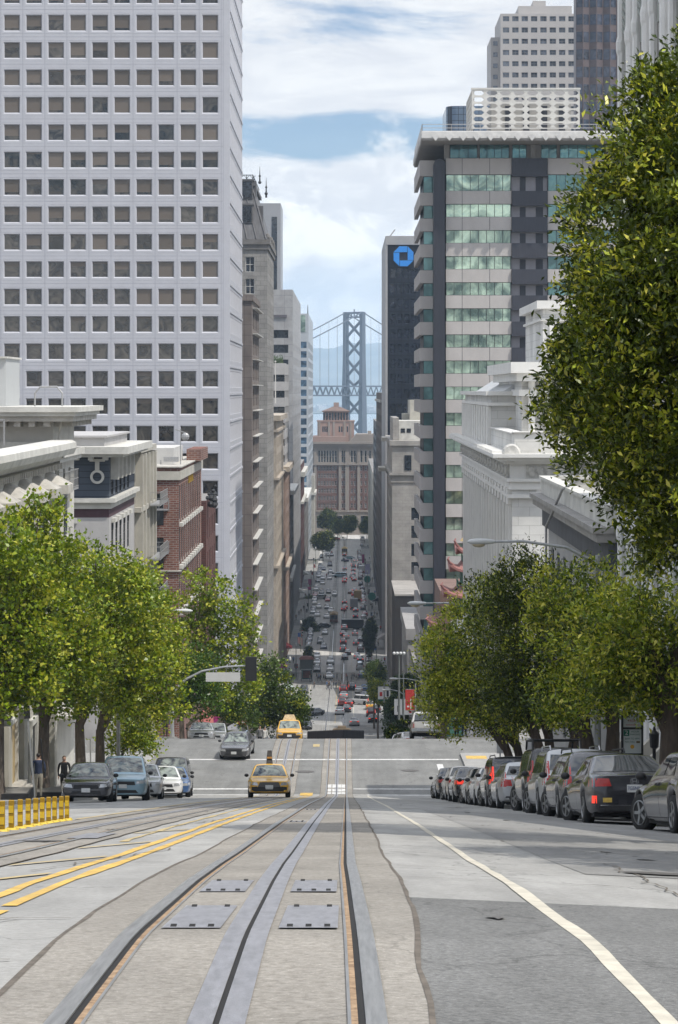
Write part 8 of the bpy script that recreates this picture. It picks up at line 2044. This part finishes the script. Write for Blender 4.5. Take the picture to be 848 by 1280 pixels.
# yellow lane posts
mY=mat('post_yellow',(.29,.17,.008),.5,.12,6);mYr=mat('post_reflector',(.62,.40,.015),.25,.1,30,coat=.8);mYb=mat('post_base_yellow',(.55,.40,.06),.8,.3,8)
proto=None
px_=[5,22,38.5,53.5,67,79.5,91,101,111.5,121]
px_=[3,14.5,25.5,35.5,45,53,61,68.5,77,84]
for k,xx in enumerate(px_):
    d=30.6+k*.93;x=X_(xx,d);zz=zc(d,x)
    lb='yellow plastic lane post in the row at the left edge'
    if proto is None:
        t=thing('lane_post',lb,'bollard',(x,d,zz),'yellow lane posts');q=MB();q.box(-.036,.036,-.022,.022,.04,.40);add(t,q,'post',mY).modifiers.new('b','BEVEL').width=.008
        for z0 in(.10,.235):q=MB();q.box(-.032,.032,-.027,-.0225,z0,z0+.095);add(t,q,'reflective_band',mYr)
        q=MB();q.prism([(-.085,-.10),(.085,-.10),(.085,.10),(-.085,.10)],0,.04,0,[(-.06,-.05),(.06,-.05),(.06,.05),(-.06,.05)]);add(t,q,'base',mYb);proto=t
    else:t=copy_tree(proto);t.location=(x,d,zz);t.rotation_euler=(0,0,random.Random(k).uniform(-.12,.12))
# low dark planters by the left trees
for k,(d,nm)in enumerate(((100.5,'low black planter box around the foot of the leaning plane tree'),(88.5,'low black planter box at the foot of the edge tree'))):
    t=thing('planter',nm,'planter',(-12.35,d,zc(d,-12.35)+.13),None);q=MB();q.box(-.75,.75,-.75,.75,0,.34);o=add(t,q,'box',M_black);q=MB();q.box(-.68,.68,-.68,.68,.342,.36);add(t,q,'soil',M_earth)
# tilted ticket sign on the left sidewalk, thin sign posts, bins, shelters
t=thing('street_sign','black backed sign on a leaning grey post beside the man with the pole','sign',(X_(40,96),96,zc(96,-12.6)+.13),None)
zz=Z_(898,96)-(zc(96,-12.6)+.13);q=MB();q.bar((.12,0,0),(-.15,0,zz),.07);add(t,q,'post',M_pole)
q=MB();q.obox((-.19,-.05,zz+.30),.12,.03,.30,Matrix.Rotation(-.06,3,'Y'));add(t,q,'sign_plate',M_black)
for d,x,nm in((112,7.2,'thin grey sign post behind the pale hatchback'),(93,7.2,'thin grey sign post between the ficus trunks'),(110,-11.7,'thin grey sign post behind the blue minivan')):
    t=thing('sign_post',nm,'sign',(x,d,zc(d,x)+.13),None);q=MB();q.tube([(0,0,0),(0,0,2.6)],.035,6);add(t,q,'post',M_pole);q=MB();q.box(-.16,.16,-.02,-.005,2.05,2.55);add(t,q,'sign_plate',mat('sign_white',(.5,.5,.5),.5,.05,3))
t=thing('street_lantern','black wall lantern beside the parking sign','lantern',(X_(818,60),60,zc(60,7.8)),None);zz=Z_(923,60)-zc(60,7.8)
q=MB();q.tube([(0,0,0),(0,0,zz-.25)],.045,8);add(t,q,'post',M_iron);q=MB();q.lathe([(.04,-.26),(.10,-.22),(.13,.12),(.05,.2),(.02,.3)],(0,0,zz),8);add(t,q,'lantern',M_iron)
d=560;t=thing('bus_shelter','dark bus shelter with an advert panel on the left sidewalk by the crossing','shelter',(X_(383.5,d),d,zg(d)),None)
q=MB();q.box(-1.3,1.3,-.2,2.4,2.5,2.7);q.box(-1.3,-1.2,-.2,2.4,.1,2.5);q.box(1.2,1.3,-.2,2.4,.1,2.5);add(t,q,'frame',M_black);q=MB();q.box(-1.1,1.1,2.3,2.38,.3,2.4);add(t,q,'glass',M_glt);q=MB();q.box(-.9,.9,2.22,2.29,.6,2.2);add(t,q,'advert',mat('advert_red',(.30,.09,.07),.6,.5,1))
t=thing('newsstand','dark newsstand with a reddish roof above the bus shelter on the left sidewalk','kiosk',(X_(383,585),590,zg(590)),None)
q=MB();q.box(-1.6,1.6,-1,1.2,0,2.6);add(t,q,'body',M_pole2);q=MB();q.prism([(-1.9,-1.4),(1.9,-1.4),(1.9,1.5),(-1.9,1.5)],2.605,3.3,0,[(-1.2,-.7),(1.2,-.7),(1.2,.9),(-1.2,.9)]);add(t,q,'roof',mat('kiosk_roof',(.22,.09,.07),.7,.2,1))
t=thing('parasol','wide grey green parasol low over the left sidewalk before the crossing','parasol',(X_(359,500),500,zg(500)),None)
q=MB();q.lathe([(1.55,2.5),(1.5,2.56),(.7,2.95),(.05,3.15)],(0,0,0),12);add(t,q,'canopy',mat('parasol_green',(.33,.38,.36),.8,.1,1));q=MB();q.tube([(0,0,0),(0,0,2.6)],.05,6);add(t,q,'pole',M_pole)
d=640;t=thing('flag','striped red white and blue flag hanging over the left sidewalk','flag',(X_(374,d),d,zg(d)),None);z0=Z_(792,d)-zg(d)
q=MB();q.bar((-3,.5,z0-.6),(-.2,0,z0+.5),.08);add(t,q,'flag_pole',M_pole)
q=MB()
for k in range(7):q.box(-.3+k*.17,-.14+k*.17,-.02,.02,z0-2.6-.1*k,z0-.9-.05*k,k%2)
q.box(-.3,.45,-.022,.022,z0-.85,z0+.2,2);add(t,q,'flag_cloth',[B_red,B_wht,B_blue])
for k,(x,d,z_,c,nm)in enumerate(((372.5,610,806,B_red,'dark red shop awning along the left sidewalk near the striped flag'),(369,560,800,B_mag,'maroon shop awning at the foot of the dark stone building'),(386,800,739,M_trim,'pale shop awning by the magenta banners, nearer of two'),(387,880,718,M_trim,'pale shop awning by the magenta banners, farther of two'))):
    t=thing('shop_awning',nm,'awning',(XL,d,zg(d)),None);zz=min(4.2,max(3.0,Z_(z_,d)-zg(d)));q=MB();q.prism([(0.0,-3),(2.0,-3),(2.0,3),(0,3)],zz-.6,zz+.5,0,[(0,-3),(.25,-3),(.25,3),(0,3)]);add(t,q,'canopy',c);q=MB();q.bar((0,-3,zz-.65),(2,-3,zz-.65),.08);q.bar((0,3,zz-.65),(2,3,zz-.65),.08);add(t,q,'frame',M_pole2)
for k,(d,nm)in enumerate(((760,'dark awning on the right sidewalk by the grey box truck'),(640,'grey awning on the right sidewalk past the slim dark tree'))):
    t=thing('shop_awning',nm,'awning',(XRc,d,zg(d)),None);q=MB();q.prism([(-2.0,-3),(0,-3),(0,3),(-2.0,3)],2.9,4.0,0,[(-.25,-3),(0,-3),(0,3),(-.25,3)]);add(t,q,'canopy',M_navy if k==0 else M_lgrey);q=MB();q.bar((0,-3,2.86),(-2,-3,2.86),.08);add(t,q,'frame',M_pole2)
lamps_far=[]
for k in range(9):
    d=445+k*62
    for side in(-1,1):
        if side>0 and k>6:continue
        x=7.3 if side>0 else-11.8
        if not lamps_far:
            t=thing('street_lamp','dark post with a lamp on the sidewalks far down the hill','street lamp',(x,d,zg(d)+.13),'lamp posts far down the hill');q=MB();q.tube([(0,0,0),(0,0,7.4)],[.12,.07],6);add(t,q,'post',M_pole2);q=MB();q.lathe([(.12,7.4),(.28,7.6),(.24,8.1),(.05,8.3)],(0,0,0),8);add(t,q,'lamp',M_lampg);lamps_far.append(t)
        else:t=copy_tree(lamps_far[0]);t.location=(x,d,zg(d)+.13)

# ---------------------------------------------------------------- people
def person_mesh(pose,fine=False):
    """one skin grown on a posed skeleton (facing -y), with clothing zones by height"""
    J,E,Rr=[],[],[]
    def jn(p,r,par=None):
        J.append(p);Rr.append(r if isinstance(r,tuple)else(r,r));
        if par is not None:E.append((par,len(J)-1))
        return len(J)-1
    pel=jn((0,0,.96),(.155,.11));wa=jn((0,.0,1.12),(.14,.10),pel);ch=jn((0,.01,1.33),(.175,.115),wa);nk0=jn((0,.0,1.47),(.10,.08),ch);nk=jn((0,-.005,1.53),.052,nk0)
    hd=jn((0,-.02,1.62),(.078,.09),nk);tp=jn((0,-.01,1.70),(.074,.088),hd);jn((0,.0,1.755),(.045,.05),tp)
    nose=jn((0,-.105,1.625),.014,hd);
    for s in(-1,1):jn((s*.082,0,1.63),.016,hd)
    st={'stand':(0,0),'walk':(.26,-.24),'walk2':(.14,-.16)}[pose]
    ar={'stand':(.02,.02),'walk':(-.2,.18),'walk2':(-.1,.14)}[pose]
    for s,fy,ay in((-1,st[0],ar[0]),(1,st[1],ar[1])):
        hp=jn((s*.095,0,.90),(.10,.105),pel);kn=jn((s*.10,-fy*.55-.02,.49),.062,hp);an=jn((s*.10,-fy+(.04 if fy<0 else 0),.09),.042,kn);jn((s*.105,-fy-.15,.035),(.045,.035),an)
        sh=jn((s*.20,.0,1.42),.062,nk0);el=jn((s*.255,-ay*.4+.02,1.14),.047,sh);wr=jn((s*.25,-ay-.06,.90),.034,el);pm=jn((s*.245,-ay-.075,.83),(.036,.022),wr)
        if fine:
            for k,(fx,ln)in enumerate(((-.024,.075),(-.008,.085),(.008,.08),(.024,.062))):m_=jn((s*.245,-ay-.075+fx,.785),.0095,pm);jn((s*.235,-ay-.08+fx,.79-ln),.008,m_)
            th=jn((s*.225,-ay-.115,.815),.010,pm);jn((s*.222,-ay-.125,.775),.008,th)
    me=bpy.data.meshes.new('pm');me.from_pydata(J,E,[]);o=bpy.data.objects.new('pm',me);COL.objects.link(o)
    md=o.modifiers.new('skin','SKIN');md.use_smooth_shade=True
    for i,v in enumerate(me.skin_vertices[0].data):v.radius=Rr[i];v.use_root=(i==0)
    ss=o.modifiers.new('s','SUBSURF');ss.levels=2 if fine else 1;ss.render_levels=ss.levels
    out=bake(o);out.name='person'
    out.materials.clear()
    for n in range(4):out.materials.append(None)
    for p in out.polygons:          # 0 skin, 1 top, 2 trousers, 3 shoes
        c=p.center;p.use_smooth=True
        if c.z>1.50:k=0
        elif abs(c.x)>.17 and c.z<.90:k=0
        elif c.z>.97 or abs(c.x)>.20:k=1
        elif c.z>.085:k=2
        else:k=3
        p.material_index=k
    return out
hairm=MB();hairm.sphere((0,.012,1.69),.088,.102,.085,12,8)
HAIR=hairm.mesh('hair',None,smooth=True)
CL={k:mat('cloth_'+k,c,.85,.15,8)for k,c in dict(black=(.02,.02,.022),navy=(.025,.035,.07),grey=(.16,.16,.165),white=(.55,.55,.53),red=(.34,.04,.035),khaki=(.34,.31,.25),blue=(.08,.16,.32),brown=(.13,.085,.055),green=(.06,.13,.07),tan=(.36,.28,.2)).items()}
SKIN=[mat('skin_a',(.42,.26,.19),.6,.1,9),mat('skin_b',(.24,.14,.09),.6,.1,9)];HAIRM=[mat('hair_dark',(.02,.015,.012),.6,.2,20),mat('hair_brown',(.08,.05,.03),.6,.2,20)]
PM={p:person_mesh(p)for p in('stand','walk','walk2')};PMF={'stand':person_mesh('stand',True),'walk2':person_mesh('walk2',True)}
def person(label,x,d,pose,top,trousers,rz=0.0,group=None,fine=False,h=1.0,kerb=.13,hair=0,skin=0,tilt=0):
    t=thing('person',label,'person',(x,d,zc(d,x)+kerb),group,rz);t.scale=(h,h,h)
    o=child('body',(PMF if fine else PM)[pose],t)
    for k,m in enumerate((SKIN[skin],CL[top],CL[trousers],M_black)):o.material_slots[k].link='OBJECT';o.material_slots[k].material=m
    hm=child('hair',HAIR,t)
    if not HAIR.materials[0]:pass
    hm.material_slots[0].link='OBJECT';hm.material_slots[0].material=HAIRM[hair]
    return t
HAIR.materials.clear();HAIR.materials.append(HAIRM[0])
t=person('man in a black jacket and grey trousers seen from behind on the left sidewalk',X_(47.5,97),97.2,'stand','navy','khaki',math.pi+.2,fine=True,h=1.04)
pole=thing('long_pole','long thin black pole carried upright by the man in the black jacket','pole',(X_(47,97)+.25,97.0,zc(97,-12.5)+1.0),None)
q=MB();q.tube([(.05,-.1,0),(-.10,-.1,1.55)],.035,6);add(pole,q,'shaft',M_iron);q=MB();q.tube([(.05,-.1,-.02),(.045,-.1,.25)],.045,6);add(pole,q,'grip',M_black)
person('man in a dark jacket looking this way from behind the dark grey saloon',X_(80.5,106),106,'walk2','black','black',.15,fine=True,h=1.02,hair=1)
person('person in dark blue waiting on the corner beside the traffic signal pole',X_(207,161),161,'stand','navy','black',.1,fine=True,h=1.0)
person('person in black standing at the right corner, left of two',X_(571,166),166,'stand','black','black',.4,fine=True)
person('person in black standing at the right corner, right of two',X_(580.5,165),165,'walk2','black','navy',-.3,fine=True)
person('person with a dark coat on the left corner beneath the red and blue banners',X_(325,182),182,'stand','grey','black',.3)
person('person in a pale top on the left corner beneath the red and blue banners',X_(331,184),184,'walk','white','grey',.8)
rr=random.Random(12);tops=['black','black','navy','grey','white','red','khaki','black','brown','blue']
lab={'black':'person in black crossing with the crowd at the far crossing','navy':'person in navy crossing with the crowd at the far crossing','grey':'person in grey crossing with the crowd at the far crossing','white':'person in a white top crossing with the crowd at the far crossing','red':'person in a red top crossing with the crowd at the far crossing','khaki':'person in khaki crossing with the crowd at the far crossing','brown':'person in brown crossing with the crowd at the far crossing','blue':'person in a blue top crossing with the crowd at the far crossing'}
crowd=[(390,852),(396,851),(397.5,853),(399,851),(401,852.5),(404.8,853),(407,851),(417.5,852),(421.5,851),(427,852),(433,851),(434.5,853),(439.5,852),(441.5,850.5),(443.5,851),(445.5,852),(393,861.5),(409,861),(410.5,862.5),(412,861),(415,862),(417,861),(420.5,861.5),(426,862),(434.5,861),(436,862.5),(424,860.5),(447.5,851.5),(438,861.5),(387.5,853)]
for k,(x,y)in enumerate(crowd):
    d=ground_d(y,500,600);c=tops[rr.randrange(len(tops))]
    person(lab[c],X_(x,d),d,rr.choice(('walk','walk2','stand')),c,rr.choice(('black','navy','grey','khaki')),rr.choice((-1,1))*PI/2+rr.uniform(-.3,.3),'crowd walking over the far crossing',h=rr.uniform(.95,1.08),kerb=.03)
labs={'black':'person in black on a sidewalk down the hill','navy':'person in navy on a sidewalk down the hill','grey':'person in grey on a sidewalk down the hill','white':'person in a white top on a sidewalk down the hill','red':'person in a red top on a sidewalk down the hill','khaki':'person in khaki on a sidewalk down the hill','brown':'person in brown on a sidewalk down the hill','blue':'person in a blue top on a sidewalk down the hill'}
walk=[(374,770),(376.5,768),(380,764),(371,757),(372.5,748),(377,800),(378,795),(382,748),(370.5,776),(468.5,772),(471.5,772),(474.5,768),(476,770),(466,762),(469,744),(471,740),(466,728),(468,724),(463,716),(462,700),(464,694),(460,684),(470,757),(478,800),(473,808),(476,790),(481,830),(362,815),(367,830),(456,680),(408,698),(415,694),(412,700),(408.5,723),(410.5,721),(413.5,752),(406,750)]
for k,(x,y)in enumerate(walk):
    d=ground_d(y,420,1160);c=tops[rr.randrange(len(tops))]
    person(labs[c],X_(x,d),d,rr.choice(('walk','walk2','stand')),c,rr.choice(('black','navy','grey','khaki')),rr.choice((0,PI))+rr.uniform(-.4,.4),'people on the sidewalks down the hill',h=rr.uniform(.95,1.08))
# news boxes and bins along the far sidewalks, as dark and coloured small things
rr=random.Random(44);bins={}
for k in range(34):
    side=rr.choice((-1,1));d=rr.uniform(440,980);x=(7.6+rr.uniform(0,.5))if side>0 else(-12.1-rr.uniform(0,.5));c=rr.choice(('red','green','blue','black','white','black','grey'))
    nm={'black':'black','white':'white','red':'red','green':'green','blue':'blue','grey':'grey'}[c]
    if c not in bins:
        t=thing('news_box',nm+' news box near the kerb far down the hill','news box',(x,d,zg(d)+.13),'news boxes far down the hill');q=MB();q.box(-.3,.3,-.25,.25,.25,1.25);add(t,q,'cabinet',CL[c]);q=MB();q.box(-.22,.22,-.265,-.252,.75,1.15);add(t,q,'window',M_gl);q=MB();q.box(-.06,.06,-.06,.06,0,.25);add(t,q,'stand',M_black);bins[c]=t
    else:t=copy_tree(bins[c]);t.location=(x,d,zg(d)+.13)
